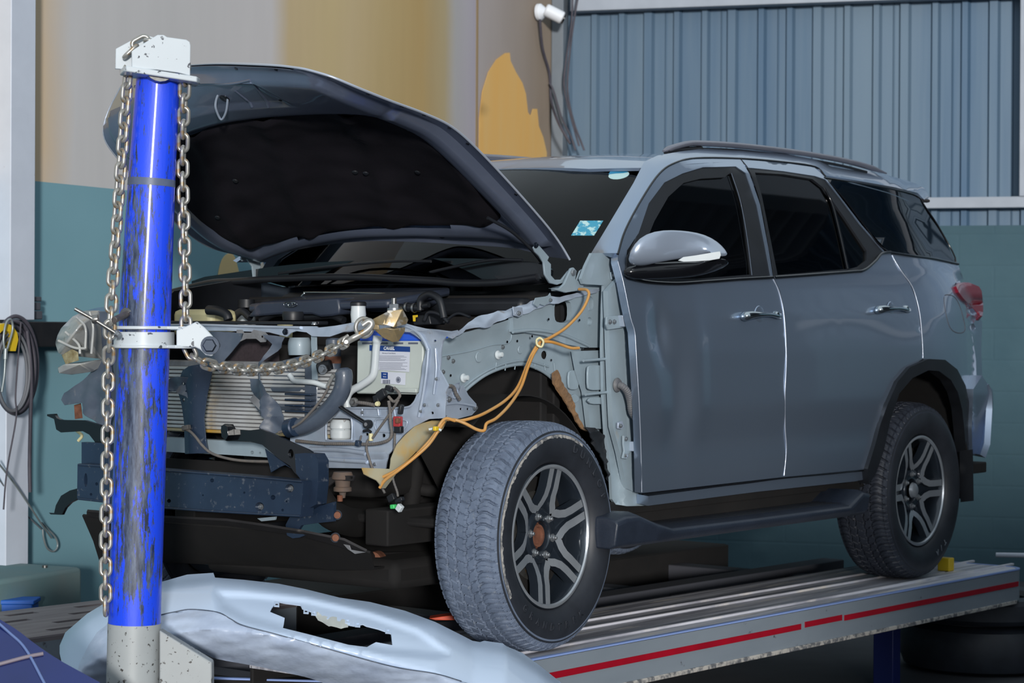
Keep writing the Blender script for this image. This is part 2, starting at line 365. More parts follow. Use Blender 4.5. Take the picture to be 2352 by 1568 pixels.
# ================================================================== the setting
XA = V((.276-.98*3, 2.28-.19*3, 0)); WD = V((5.62, 1.06, 0)).normalized(); WN = V((WD.y, -WD.x, 0))       # left wall line and its normal (towards us)
WC = V((5.87, 3.335, 0))                                                # corner
RD = V((1.10, -2.77, 0)).normalized(); RN = V((RD.y, -RD.x, 0))*1
if RN.dot(CAM-WC) < 0: RN = -RN
if WN.dot(CAM-WC) < 0: WN = -WN
wallp = onplane(WC, WN); rwp = onplane(WC, RN)
M['floor'] = mat('concrete_floor', (58, 60, 66), .8, c2=(78, 80, 86), nscale=2, bump=.1)
M['wallpaint'] = None
def wall_mat(name, zb, low, base, streak, ang):
    m = bpy.data.materials.new(name); m.use_nodes = True; N = m.node_tree.nodes; L = m.node_tree.links; b = N['Principled BSDF']; b.inputs['Roughness'].default_value = .75
    b.inputs['Specular IOR Level'].default_value = .25
    g = N.new('ShaderNodeNewGeometry'); sp = N.new('ShaderNodeSeparateXYZ'); L.new(g.outputs['Position'], sp.inputs[0])
    # distance along the wall
    mp = N.new('ShaderNodeMapping'); mp.inputs['Rotation'].default_value = (0, 0, -ang); mp.vector_type = 'POINT'; L.new(g.outputs['Position'], mp.inputs[0])
    s2 = N.new('ShaderNodeSeparateXYZ'); L.new(mp.outputs[0], s2.inputs[0])
    mp2 = N.new('ShaderNodeMapping'); mp2.inputs['Scale'].default_value = (.5, .1, .5); L.new(mp.outputs[0], mp2.inputs[0])
    n = N.new('ShaderNodeTexNoise'); n.inputs['Scale'].default_value = 1.1; n.inputs['Detail'].default_value = 4; n.inputs['Roughness'].default_value = .5; L.new(mp2.outputs[0], n.inputs['Vector'])
    dp = N.new('ShaderNodeVectorMath'); dp.operation = 'DOT_PRODUCT'; dp.inputs[1].default_value = tuple(WD); L.new(g.outputs['Position'], dp.inputs[0])
    ad = N.new('ShaderNodeMath'); ad.operation = 'MULTIPLY_ADD'; ad.inputs[1].default_value = .5; ad.inputs[2].default_value = -.25; L.new(n.outputs['Fac'], ad.inputs[0])
    a2 = N.new('ShaderNodeMath'); a2.operation = 'ADD'; L.new(dp.outputs['Value'], a2.inputs[0]); L.new(ad.outputs[0], a2.inputs[1])
    u0, u1 = wallp(-40, 200).dot(WD), wallp(1290, 200).dot(WD)
    rr_ = N.new('ShaderNodeMapRange'); rr_.inputs[1].default_value = u0; rr_.inputs[2].default_value = u1; L.new(a2.outputs[0], rr_.inputs[0])
    r = N.new('ShaderNodeValToRGB'); els = r.color_ramp.elements
    bands = [(-40, (206, 184, 148)), (20, (208, 188, 156)), (90, (206, 182, 150)), (160, (194, 192, 192)), (380, (190, 188, 188)), (600, (194, 190, 190)), (650, (190, 170, 134)), (760, (192, 172, 130)), (800, (190, 170, 132)), (870, (182, 160, 116)), (960, (176, 150, 102)), (1010, (172, 156, 122)), (1035, (170, 168, 168)), (1085, (168, 162, 172)), (1100, (166, 158, 156)), (1250, (146, 132, 118))]
    for i, (u_, c_) in enumerate(bands):
        p_ = max(0, min(1, (wallp(u_, 200).dot(WD)-u0)/(u1-u0)))
        e = els[0] if i == 0 else (els[1] if i == 1 else els.new(p_)); e.position = p_; e.color = lin(c_)
    L.new(rr_.outputs[0], r.inputs[0])
    mp3 = N.new('ShaderNodeMapping'); mp3.inputs['Scale'].default_value = (1, .05, .12); L.new(mp.outputs[0], mp3.inputs[0])
    n2 = N.new('ShaderNodeTexNoise'); n2.inputs['Scale'].default_value = 9; n2.inputs['Detail'].default_value = 4; L.new(mp3.outputs[0], n2.inputs['Vector'])
    mx = N.new('ShaderNodeMixRGB'); mx.blend_type = 'MULTIPLY'; mr = N.new('ShaderNodeMapRange'); mr.inputs[3].default_value = .93; mr.inputs[4].default_value = 1.05
    L.new(n2.outputs['Fac'], mr.inputs[0]); mx.inputs[0].default_value = 1; L.new(r.outputs[0], mx.inputs[1]); L.new(mr.outputs[0], mx.inputs[2])
    gt = N.new('ShaderNodeMath'); gt.operation = 'GREATER_THAN'; gt.inputs[1].default_value = zb; L.new(sp.outputs['Z'], gt.inputs[0])
    n3 = N.new('ShaderNodeTexNoise'); n3.inputs['Scale'].default_value = 2; L.new(g.outputs['Position'], n3.inputs['Vector'])
    r3 = N.new('ShaderNodeValToRGB'); r3.color_ramp.elements[0].position = .3; r3.color_ramp.elements[1].position = .7
    r3.color_ramp.elements[0].color = lin(low); r3.color_ramp.elements[1].color = lin(tuple(x+6 for x in low)); L.new(n3.outputs['Fac'], r3.inputs[0])
    mm = N.new('ShaderNodeMixRGB'); L.new(gt.outputs[0], mm.inputs[0]); L.new(r3.outputs[0], mm.inputs[1]); L.new(mx.outputs[0], mm.inputs[2])
    L.new(mm.outputs[0], b.inputs['Base Color']); return m
ang = math.atan2(WD.y, WD.x)
m_wl = wall_mat('cream_over_teal_paint', 1.725, (114, 154, 166), (172, 168, 160), (216, 168, 84), ang)
FZ = -.5
# floor
bm = bmesh.new(); bmesh.ops.create_grid(bm, x_segments=1, y_segments=1, size=14); bmesh.ops.translate(bm, verts=bm.verts, vec=(1, -4, FZ))
tag(mk('floor', bm, M['floor'], None, 0), kind='structure')
M['yard'] = mat('yard_concrete', (120, 122, 124), .85, c2=(106, 108, 110), nscale=1.5)
bm = bmesh.new(); box_bm(bm, (9, -8.6, FZ+.01), (30, 8, .03)); tag(mk('floor_yard', bm, M['yard'], None, 0), kind='structure')
# left wall: a thick slab of painted sheeting, seams as thin battens
def slab(name, a, b, z0, z1, n, t, m, bev=0):
    a = V(a); b = V(b); bm = bmesh.new(); P = [V((a.x, a.y, z0)), V((b.x, b.y, z0)), V((b.x, b.y, z1)), V((a.x, a.y, z1))]
    A = [bm.verts.new(p) for p in P]; B = [bm.verts.new(p-n*t) for p in P]
    bm.faces.new(A); bm.faces.new(B[::-1])
    for i in range(4): bm.faces.new((A[i], B[i], B[(i+1) % 4], A[(i+1) % 4]))
    bmesh.ops.recalc_face_normals(bm, faces=bm.faces[:]); return mk(name, bm, m, None, 0, bev=bev)
tag(slab('wall_left', XA, WC, FZ, 4.2, WN, .12, m_wl), kind='structure')
M['seam'] = mat('wall_seam', (150, 128, 96), .8)
for k, (u0, u1, v0, v1) in enumerate([(803, 806, -20, 420), (1092, 1097, -20, 500), (452, 454, -20, 120)]):
    c = wallp((u0+u1)/2, 200); w = (wallp(u1, 200)-wallp(u0, 200)).length
    tag(slab('trim_%d' % (k+1), c-WD*w/2+WN*.004, c+WD*w/2+WN*.004, 1.73, 4.2, WN, .006, M['seam']), kind='structure')
# painted patches left by old signs (their own paint, 1 mm proud)
M['ochre'] = mat('ochre_paint', (222, 168, 88), .75, c2=(214, 184, 128), nscale=3, stretch=(1, 1, .08), spec=.2)
M['creamp'] = mat('pale_ochre_paint', (212, 190, 142), .75, c2=(222, 196, 140), nscale=3, spec=.2)
wf = onplane(WC+WN*.012, WN)
tag(panel('trim_5', [(1100, 360), (1101, 270), (1108, 210), (1122, 165), (1140, 137), (1160, 122), (1171, 121), (1173, 140), (1185, 165), (1200, 190), (1208, 215), (1213, 258), (1219, 266), (1224, 250), (1234, 250), (1238, 290), (1248, 315), (1256, 350), (1256, 365)], wf, M['ochre'], None, step=20, thick=.003), kind='structure')
tag(panel('trim_6', [(500, 660), (501, 630), (508, 600), (518, 585), (528, 581), (538, 585), (546, 610), (552, 640), (553, 660)], wf, M['creamp'], None, step=12, thick=.003, sm=1), kind='structure')
# right wall: painted block base and corrugated sheeting above
M['teal'] = mat('teal_block_paint', (62, 88, 100), .8, c2=(74, 100, 110), nscale=1.3, bump=.0, spec=.2)
def block_mat():
    m = M['teal']; N = m.node_tree.nodes; L = m.node_tree.links; b = N['Principled BSDF']
    t = N.new('ShaderNodeTexCoord'); mp = N.new('ShaderNodeMapping'); mp.inputs['Rotation'].default_value = (math.radians(90), 0, 0); 
    mp2 = N.new('ShaderNodeMapping'); mp2.inputs['Rotation'].default_value = (0, 0, -math.atan2(RD.y, RD.x)); L.new(t.outputs['Object'], mp2.inputs[0]); L.new(mp2.outputs[0], mp.inputs[0])
    br = N.new('ShaderNodeTexBrick'); br.inputs['Scale'].default_value = 1; br.inputs['Brick Width'].default_value = .44; br.inputs['Row Height'].default_value = .2; br.inputs['Mortar Size'].default_value = .012; br.inputs['Mortar Smooth'].default_value = 1
    L.new(mp.outputs[0], br.inputs['Vector'])
    n = N.new('ShaderNodeTexNoise'); n.inputs['Scale'].default_value = 9; n.inputs['Detail'].default_value = 6; L.new(t.outputs['Object'], n.inputs['Vector'])
    ad = N.new('ShaderNodeMath'); ad.operation = 'MULTIPLY_ADD'; ad.inputs[1].default_value = -.35; L.new(br.outputs['Fac'], ad.inputs[0]); L.new(n.outputs['Fac'], ad.inputs[2])
    bp = N.new('ShaderNodeBump'); bp.inputs['Strength'].default_value = .45; bp.inputs['Distance'].default_value = .010; L.new(ad.outputs[0], bp.inputs['Height']); L.new(bp.outputs[0], b.inputs['Normal'])
block_mat()
RE = WC+RD*9
zt = rwp(2200, 518).z; zb2 = rwp(2200, 468).z
tag(slab('wall_right', WC-RD*.2, RE, FZ, zt, RN, .22, M['teal']), kind='structure')
M['sheet'] = mat('blue_grey_sheeting', (78, 102, 126), .45, .15, 0, c2=(106, 126, 142), nscale=1.6, stretch=(1, 1, .05), c3=(58, 90, 120), thr3=(.5, .72), n3=2.2, stretch3=(1, 1, .04), spec=.4)
bm = bmesh.new(); prof = []; s = -.1; per = .187; i = 0
while s < 9:
    w = .035 if i % 3 else .05
    prof += [(s, 0), (s+per-w-.03, 0), (s+per-w-.018, .026), (s+per-.018, .026), (s+per, 0)]
    if i % 2 == 0: prof.insert(-4, (s+per*.36, .0)); prof.insert(-4, (s+per*.40, .006)); prof.insert(-4, (s+per*.44, 0))
    s += per; i += 1
pr = sorted(set(prof)); z0c, z1c = zt-.0, 4.2
pv = [[bm.verts.new(WC+RD*a-RN*(.05-b)+V((0, 0, z))) for z in (z0c, z1c)] for a, b in pr]
for a, b in zip(pv, pv[1:]): bm.faces.new((a[0], b[0], b[1], a[1]))
tag(mk('wall_back', bm, M['sheet'], None, 0, thick=.002), kind='structure')
M['lilac'] = mat('pale_steel_paint', (204, 211, 224), .5, .0, 0, c2=(190, 197, 210), nscale=4, c3=(140, 112, 96), thr3=(.7, .8), n3=9)
M['lilacd'] = mat('grey_steel_paint', (120, 128, 136), .5, .1, 0, c2=(104, 112, 120), nscale=4)
M['lilacr'] = mat('darker_pale_beam', (164, 172, 184), .55, .0, 0, c2=(148, 156, 168), nscale=4)  # darker tone of the pale steel paint, for the right-hand beams and post
a = rwp(2140, 455); b_ = rwp(2352, 478)
def wbox(name, s0, s1, z0, z1, d0, d1, m):
    c = WC+RD*((s0+s1)/2)+RN*((d0+d1)/2); c.z = (z0+z1)/2
    rot = Matrix((RD, -RN, V((0, 0, 1)))).transposed()
    return box(name, c, (s1-s0, abs(d1-d0), z1-z0), m, None, rot, .004)
tag(wbox('trim_7', .1, 9, b_.z, a.z, 0, .09, M['lilacr']), kind='structure')
tag(wbox('trim_8', .1, 9, rwp(1500, 24).z, rwp(1500, 24).z+.16, -.02, .09, M['lilacr']), kind='structure')
sr = (rwp(2345, 300)-WC).dot(RD)
tag(wbox('trim_9', sr-.005, sr+.14, a.z, 4.2, -.02, .1, M['lilacr']), kind='structure')
# column in the corner
c0 = rwp(1276, 200); c1 = rwp(1303, 200); s0 = (c0-WC).dot(RD); s1 = (c1-WC).dot(RD)
tag(wbox('trim_10', s0, s1, FZ, 4.2, -.02, .12, M['lilacd']), kind='structure')
# white steel column standing in front of the left wall, and dark rail across it
def wlbox(name, u0, u1, v0, v1, d0, d1, m, kind='structure', bev=.004, par=None):
    pf = onplane(WC+WN*d1, WN); p = pf(u0, (v0+v1)/2); q = pf(u1, (v0+v1)/2); mid = pf((u0+u1)/2, v0); mid2 = pf((u0+u1)/2, v1)
    L = (q-p).length; c = (p+q)/2-WN*((d1-d0)/2); c.z = (mid.z+mid2.z)/2
    rot = Matrix((WD, -WN, V((0, 0, 1)))).transposed()
    o = box(name, c, (L, d1-d0, mid.z-mid2.z), m, par, rot, bev)
    if kind: tag(o, kind=kind)
    return o
wlbox('trim_11', 26, 82, -420, 735, .01, .14, M['lilac'])
wlbox('trim_12', 14, 66, 810, 1345, .01, .10, M['lilac'])
M['rail'] = mat('black_rail_paint', (14, 14, 18), .5, c2=(30, 28, 30), nscale=20)
wlbox('trim_13', -150, 262, 738, 797, .02, .14, M['rail'])
M['tealled'] = mat('dusty_teal_ledge', (104, 138, 142), .8, c2=(126, 140, 140), nscale=4, spec=.2)
wlbox('trim_14', -200, 188, 1332, 1620, .0, .42, M['tealled'], bev=.02)
# canopy of corrugated iron across the yard: what the side windows mirror
M['canopy'] = mat('canopy_iron', (176, 182, 192), .7, .0)
bm = bmesh.new(); ring = []
for i in range(101*4):
    ring.append((2.0+i*.055, .045*math.sin(i*math.pi/2.5)))
ca = [bm.verts.new((x, -2.9, 4.7+z)) for x, z in ring]; cb = [bm.verts.new((x, -12.2, 3.7+z)) for x, z in ring]
for i in range(len(ring)-1): bm.faces.new((ca[i], ca[i+1], cb[i+1], cb[i]))
tag(mk('ceiling', bm, M['canopy'], None, 60, thick=.002), kind='structure')
bm = bmesh.new(); box_bm(bm, (13, -6.2, 4.15), (22, .14, .3)); box_bm(bm, (13, -3.0, 4.5), (22, .14, .3)); tag(mk('trim_15', bm, M['canopy'], None, 0), kind='structure')
# building on the far side of the yard, and an unseen wall added to block the sun
M['brick'] = mat('yard_wall', (56, 62, 70), .85, c2=(72, 78, 84), nscale=.8)
bm = bmesh.new(); box_bm(bm, (18, -12.4, 1.7), (30, .3, 4.4)); tag(mk('wall_yard', bm, M['brick'], None, 0), kind='structure')
_p = V((.682, -.739, 0)); _q = V((.739, .682, 0)); c = _p*7.2-_q*14
bm = bmesh.new(); box_bm(bm, c+V((0, 0, .85)), (10.4, .25, 2.7), Matrix((_p, _q, V((0, 0, 1)))).transposed()); tag(mk('wall_sunblock', bm, M['brick'], None, 0), kind='structure')  # added out of view to shade the lower right of the scene
# ---- things on the left wall
M['rubbercable'] = mat('black_cable', (50, 48, 58), .6, c2=(84, 80, 90), nscale=7)
M['wirecable'] = mat('steel_wire_rope', (150, 158, 160), .4, .5)
M['coil2'] = mat('grey_hose', (106, 108, 114), .6)
def wp(u, v, d=.18): return onplane(WC+WN*d, WN)(u, v)
hs = thing('coiled_cable', 'thick dark cable coiled on the white column beside the yellow clip', 'cable', wp(30, 960, .1))
for k in range(5):
    e = k*3.2; pts = []
    for j in range(16):
        a = 2*math.pi*j/16; ru = 50-e*1.3; rv = 112-e*2.2
        pts.append(wp(36-e*.6+ru*math.sin(a), 838+k*5-rv*math.cos(a), .18+.02*(k % 2)+.012*k))
    P = spline(pts, 5, True); bm = bmesh.new(); tube_bm(bm, P, .0085 if k < 3 else .006, 8, True); bmesh.ops.recalc_face_normals(bm, faces=bm.faces[:])
    mk('cable_loop', bm, M['rubbercable'] if k < 3 else M['coil2'], hs, 60)
tube('cable_tail', [wp(62, 760, .23), wp(72, 860, .24), wp(70, 960, .22), wp(68, 1060, .2), wp(69, 1130, .2)], .008, M['rubbercable'], hs, label='cable end hanging straight down')
tag(tube('hanging_cord', [wp(48, 740, .25), wp(36, 900, .25), wp(37, 960, .25), wp(16, 1080, .25), wp(8, 1170, .25)], .0035, M['rubbercable'], None), 'thin dark cord trailing down the front of the white column', 'cord')
yc = thing('cable_clip', 'yellow clip hanging inside the cable coil on the white column', 'clip', wp(26, 800, .2))
panel('clip_body', [(0, 745), (14, 742), (30, 748), (40, 765), (42, 780), (36, 806), (26, 806), (22, 798), (28, 790), (30, 775), (22, 762), (8, 757), (0, 765)], onplane(WC+WN*.25, WN), M['yellow'], yc, step=8, thick=.03)
tube('wire_loop', [wp(13, 815, .27), wp(8, 780, .27), wp(14, 742, .27), wp(25, 734, .27), wp(29, 755, .27), wp(20, 790, .27), wp(13, 815, .27), wp(10, 860, .27), wp(4, 900, .27)], .005, M['wirecable'], yc)
cyl('ferrule', wp(13, 800, .27), wp(12, 825, .27), .009, M['wirecable'], yc)
sg = thing('wire_sling', 'thin steel wire rope with looped end slanting across the teal wall', 'wire rope', wp(60, 1100, .1))
tube('rope', [wp(-10, 1055, .16), wp(40, 1120, .14), wp(90, 1195, .1), wp(118, 1235, .06)], .0042, M['wirecable'], sg)
tube('eye_loop', [wp(96, 1200, .06), wp(110, 1215, .05), wp(128, 1235, .05), wp(132, 1255, .05), wp(122, 1266, .05), wp(108, 1258, .05), wp(100, 1235, .05), wp(98, 1215, .05)], .004, M['wirecable'], sg)
tube('rope_tail', [wp(-10, 1090, .1), wp(50, 1170, .06), wp(95, 1215, .04)], .003, M['coil2'], sg)
M['bracketd'] = mat('dark_grey_bracket', (72, 74, 82), .7)
br = thing('wall_clamp', 'dark grey stacked clamp block on the black rail beside the column', 'clamp', wp(84, 736, .08))
for k, (v0, v1, w) in enumerate([(681, 692, 0), (694, 712, -2), (714, 733, 2)]):
    wlbox('block', 72-w, 96+w, v0, v1, .02, .1, M['bracketd'], None, .004, br)
bx = thing('blue_crate', 'bright blue crate at the foot of the teal ledge', 'crate', W(38, 1420, dep=8.9))
M['blueplastic'] = mat('blue_crate_plastic', (30, 96, 190), .45)
p = W(38, 1390, dep=8.75); rot = Matrix((_r, V((_u.cross(_r))), V((0, 0, 1)))).transposed()
rot = Matrix.Rotation(YAW-math.pi/2, 3, 'Z')
box('crate_body', p+V((0, 0, -.07)), (.155, .12, .17), M['blueplastic'], bx, rot, .006); box('crate_rim', p+V((0, 0, .02)), (.17, .13, .018), M['blueplastic'], bx, rot, .004)
# small rusty base plates on the ledge
for (u, v, lb) in [(163, 1318, 'rusty anchor bolt plate on the teal ledge, right of the column foot'), (42, 1338, 'rusty anchor bolt plate at the foot of the white column')]:
    t = thing('anchor_plate', lb, 'bolt plate', wp(u-60*(u > 100), v+14, .3))
    q = wp(u-60*(u > 100), v+12, .3); box('plate', q, (.12, .1, .015), M['rust'], t, rot); cyl('stud', q, q+V((0, 0, .06)), .012, M['steel'], t, 10)
# camera on the cream wall
cc = thing('security_camera', 'small white security camera fixed high beside the corner column', 'camera', wp(1240, 30, .1))
q = wp(1236, 28, .02)
lathe('mount', [(0, .0), (.055, 0), (.055, .02), (.03, .05), (.0, .06)], q, WN, M['white'], cc, 24)
dd = (WN*.8+WD*.5-V((0, 0, .45))).normalized(); q2 = q+WN*.08
cyl('camera_body', q2-dd*.03, q2+dd*.10, .042, M['white'], cc, 24, bev=.008); cyl('lens_hood', q2+dd*.098, q2+dd*.112, .036, M['gloss_black'], cc, 24)
tag(tube('wall_cable', [wp(1240, 45, .05), wp(1246, 110, .03), wp(1262, 170, .02), wp(1266, 230, .03), wp(1282, 280, .2), wp(1310, 330, .3)], .009, M['rubbercable'], None), 'thin dark cable dropping from the security camera beside the column', 'cable')
for k, (lb, pts) in enumerate([('dark cable hanging closest to the right edge of the corner column', [(1316, -20), (1312, 60), (1300, 140), (1296, 200), (1312, 270), (1330, 335)]), ('dark cable bowing out over the blue sheeting by the corner column', [(1330, -20), (1318, 50), (1308, 130), (1304, 210), (1318, 280), (1342, 345)]), ('dark cable crossing the corner column low down towards the car roof', [(1262, 190), (1272, 210), (1290, 270), (1310, 310), (1322, 345)])]):
    tag(tube('electric_cable', [onplane(WC+RN*.2, RN)(u, v) for u, v in pts], .0065, M['rubbercable'], None), lb, 'cable')
# ================================================================== alignment bench
M['deck'] = mat('worn_deck', (214, 214, 222), .6, .1, 0, c2=(150, 150, 160), nscale=3, stretch=(.25, 6, 1), thr=(.42, .6), c3=(226, 220, 214), thr3=(.54, .66), n3=5, stretch3=(.6, 5, 1), bump=.25, bscale=8)
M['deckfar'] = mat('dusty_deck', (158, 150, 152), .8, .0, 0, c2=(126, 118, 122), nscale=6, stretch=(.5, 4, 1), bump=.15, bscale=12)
M['fascia'] = mat('bench_side_paint', (124, 134, 144), .5, .1, 0, c2=(140, 150, 160), nscale=5, stretch=(.3, 1, 1), c3=(70, 64, 70), thr3=(.68, .74), n3=14)
M['redstripe'] = mat('red_stripe', (168, 10, 36), .4, c2=(140, 8, 30), nscale=6)
M['blueedge'] = mat('blue_edge_paint', (136, 160, 214), .5)
M['benchblue'] = mat('bench_blue', (18, 32, 92), .5)
A0 = W(1240, 1510, z=0); B0 = W(2341, 1306, z=0); E1 = (B0-A0); LEN = E1.length; E1.normalize(); E2 = V((-E1.y, E1.x, 0))   # along, and inward (away)
def run(s, t, z=0): return A0+E1*s+E2*t+V((0, 0, z))
rb = thing('alignment_bench', 'long steel drive-on bench with red striped side rails under the damaged car', 'car lift', run(1.7, .9, FZ))
BR = Matrix((E1, E2, V((0, 0, 1)))).transposed()
def bb(name, s0, s1, t0, t1, z0, z1, m, bev=.004, label=None): return box(name, run((s0+s1)/2, (t0+t1)/2, (z0+z1)/2), (s1-s0, t1-t0, z1-z0), m, rb, BR, bev, label)
WR = .62
# near runway deck with rounded rear end and slots
def deckpoly(s0, s1, t0, t1, r=.09):
    P = [(s0, t0), (s1-r, t0)]+[(s1-r+r*math.sin(a), t0+r-r*math.cos(a)) for a in [i*math.pi/12 for i in range(1, 7)]]+[(s1, t1), (s0, t1)]
    return P
def deck(name, poly, holes, z, th, m, par, lab=None):
    vs, fs = tri2d(poly, holes, .25); bm = bmesh.new(); bv = [bm.verts.new(run(p[0], p[1], z)) for p in vs]
    for f in fs: bm.faces.new([bv[i] for i in f])
    bmesh.ops.delete(bm, geom=[v for v in bm.verts if not v.link_faces], context='VERTS')
    bmesh.ops.recalc_face_normals(bm, faces=bm.faces[:])
    if sum(f.normal.z for f in bm.faces) < 0: bmesh.ops.reverse_faces(bm, faces=bm.faces[:])
    return mk(name, bm, m, par, 0, lab, th)
def slot(s, t, l=.09, w=.022): return [(s-l/2, t-w/2), (s+l/2, t-w/2), (s+l/2, t+w/2), (s-l/2, t+w/2)]
SE = LEN+.06
deck('deck', deckpoly(-.72, SE, .012, WR), [slot(3.2, .2), slot(3.3, .42), slot(2.9, .35), slot(-.4, .3)], 0, .012, M['deck'], rb)
for k, t in enumerate((.10, .30, .42)):
    bm = bmesh.new(); box_bm(bm, run(1.55, t, .003), (LEN+.7, .016, .010), BR); mk('deck_rib', bm, M['deck'], rb, 0, bev=.002)
def rail(name, t0, t1, z0, z1, m, s0=-.72, r=.09, lab=None):
    bm = bmesh.new(); P = [(s0, t0)]+[(SE-r+(r-t0)*math.sin(a), r-(r-t0)*math.cos(a)) for a in [i*math.pi/16 for i in range(9)]]
    P += [(SE-t0, WR)]; 
    a = [(bm.verts.new(run(s, t, z1)), bm.verts.new(run(s, t, z0))) for s, t in P]
    for p, q in zip(a, a[1:]): bm.faces.new((p[0], q[0], q[1], p[1]))
    bmesh.ops.recalc_face_normals(bm, faces=bm.faces[:])
    return mk(name, bm, m, rb, 40, lab, t1, offs=0)
rail('side_rail', .0, .012, -.140, -.006, M['fascia'])
rail('edge_strip', .0, .016, -.004, .002, M['blueedge'])
for (a, b, zo) in [(-.72, 1.62, 0), (1.65, 1.93, .004), (1.95, SE-.085, 0)]:
    bb('red_stripe', a, b, -.0095, -.006, -.076+zo, -.054+zo, M['redstripe'], 0)
bb('bottom_lip', -.72, SE-.1, -.012, .05, -.155, -.138, M['scuff'], .003)
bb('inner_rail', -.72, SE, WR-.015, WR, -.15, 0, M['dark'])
# far runway, cross members, legs
FT = 1.62
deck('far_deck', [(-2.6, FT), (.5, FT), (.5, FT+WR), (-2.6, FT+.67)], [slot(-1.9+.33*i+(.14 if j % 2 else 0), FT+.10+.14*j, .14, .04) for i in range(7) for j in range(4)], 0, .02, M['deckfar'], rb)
bb('far_rail', -2.6, .5, FT, FT+.015, -.15, -.003, M['fascia']); bb('far_rail', .5, SE, FT, FT+.015, -.15, -.003, M['dark']); bb('shaded_deck', .5, SE, FT+.015, FT+WR, -.02, 0, M['dark'])  # under-car rail and deck near black: shade painted into their colour
for s in (-.68, .9, 2.1, 3.05): bb('cross_member', s, s+.12, WR, FT, -.16, -.06, M['bracketd'])
bb('long_member', -1.9, SE, .95, 1.07, -.12, -.03, M['bracketd'])
for s in (-.6, .95, 2.9):
    for t in (.30, FT+.3): bb('leg', s, s+.07, t, t+.10, FZ, -.15, M['benchblue'])
bb('ground_beam', .9, 1.7, .25, .34, FZ, FZ+.07, M['benchblue'])
pa = W(430, 1557, z=-.06); pb_ = W(760, 1566, z=-.06); ea = (pb_-pa).normalized(); ra = Matrix((ea, V((-ea.y, ea.x, 0)), V((0, 0, 1)))).transposed()
box('front_beam', (pa+pb_)/2+V((.05, .04, -.06)), ((pb_-pa).length+.5, .16, .12), M['dark'], rb, ra, .004); box('front_beam_edge', (pa+pb_)/2, ((pb_-pa).length+.5, .02, .012), M['blueedge'], rb, ra, .002)
# orange chock tip and yellow block by the rear wheel
tag(box('wheel_block', W(2168, 1296, z=.03)+V((0.02, 0, 0)), (.05, .06, .06), M['yellow'], None, BR, .005), 'small yellow block behind the rear wheel on the bench', 'block')
tag(box('wheel_chock', W(2185, 1262, z=.06)+V((.14, .25, 0)), (.16, .14, .12), M['black'], None, BR, .01), 'black block on the bench just past the rear wheel', 'chock')
tag(pprism('orange_wedge', [(985, 1420), (1040, 1412), (1045, 1424), (1000, 1424)], PL(dep=7.6), D*.08, mat('orange_paint', (226, 84, 48), .5), None, .002), 'small orange wedge behind the front tyre', 'wedge')
rl = tag(tube('pipe', [W(2288, 1274, dep=10.5), W(2420, 1276, dep=10.4)], .012, M['lilac'], None, sp=0), 'pale pipe lying beyond the far right end of the bench', 'pipe')
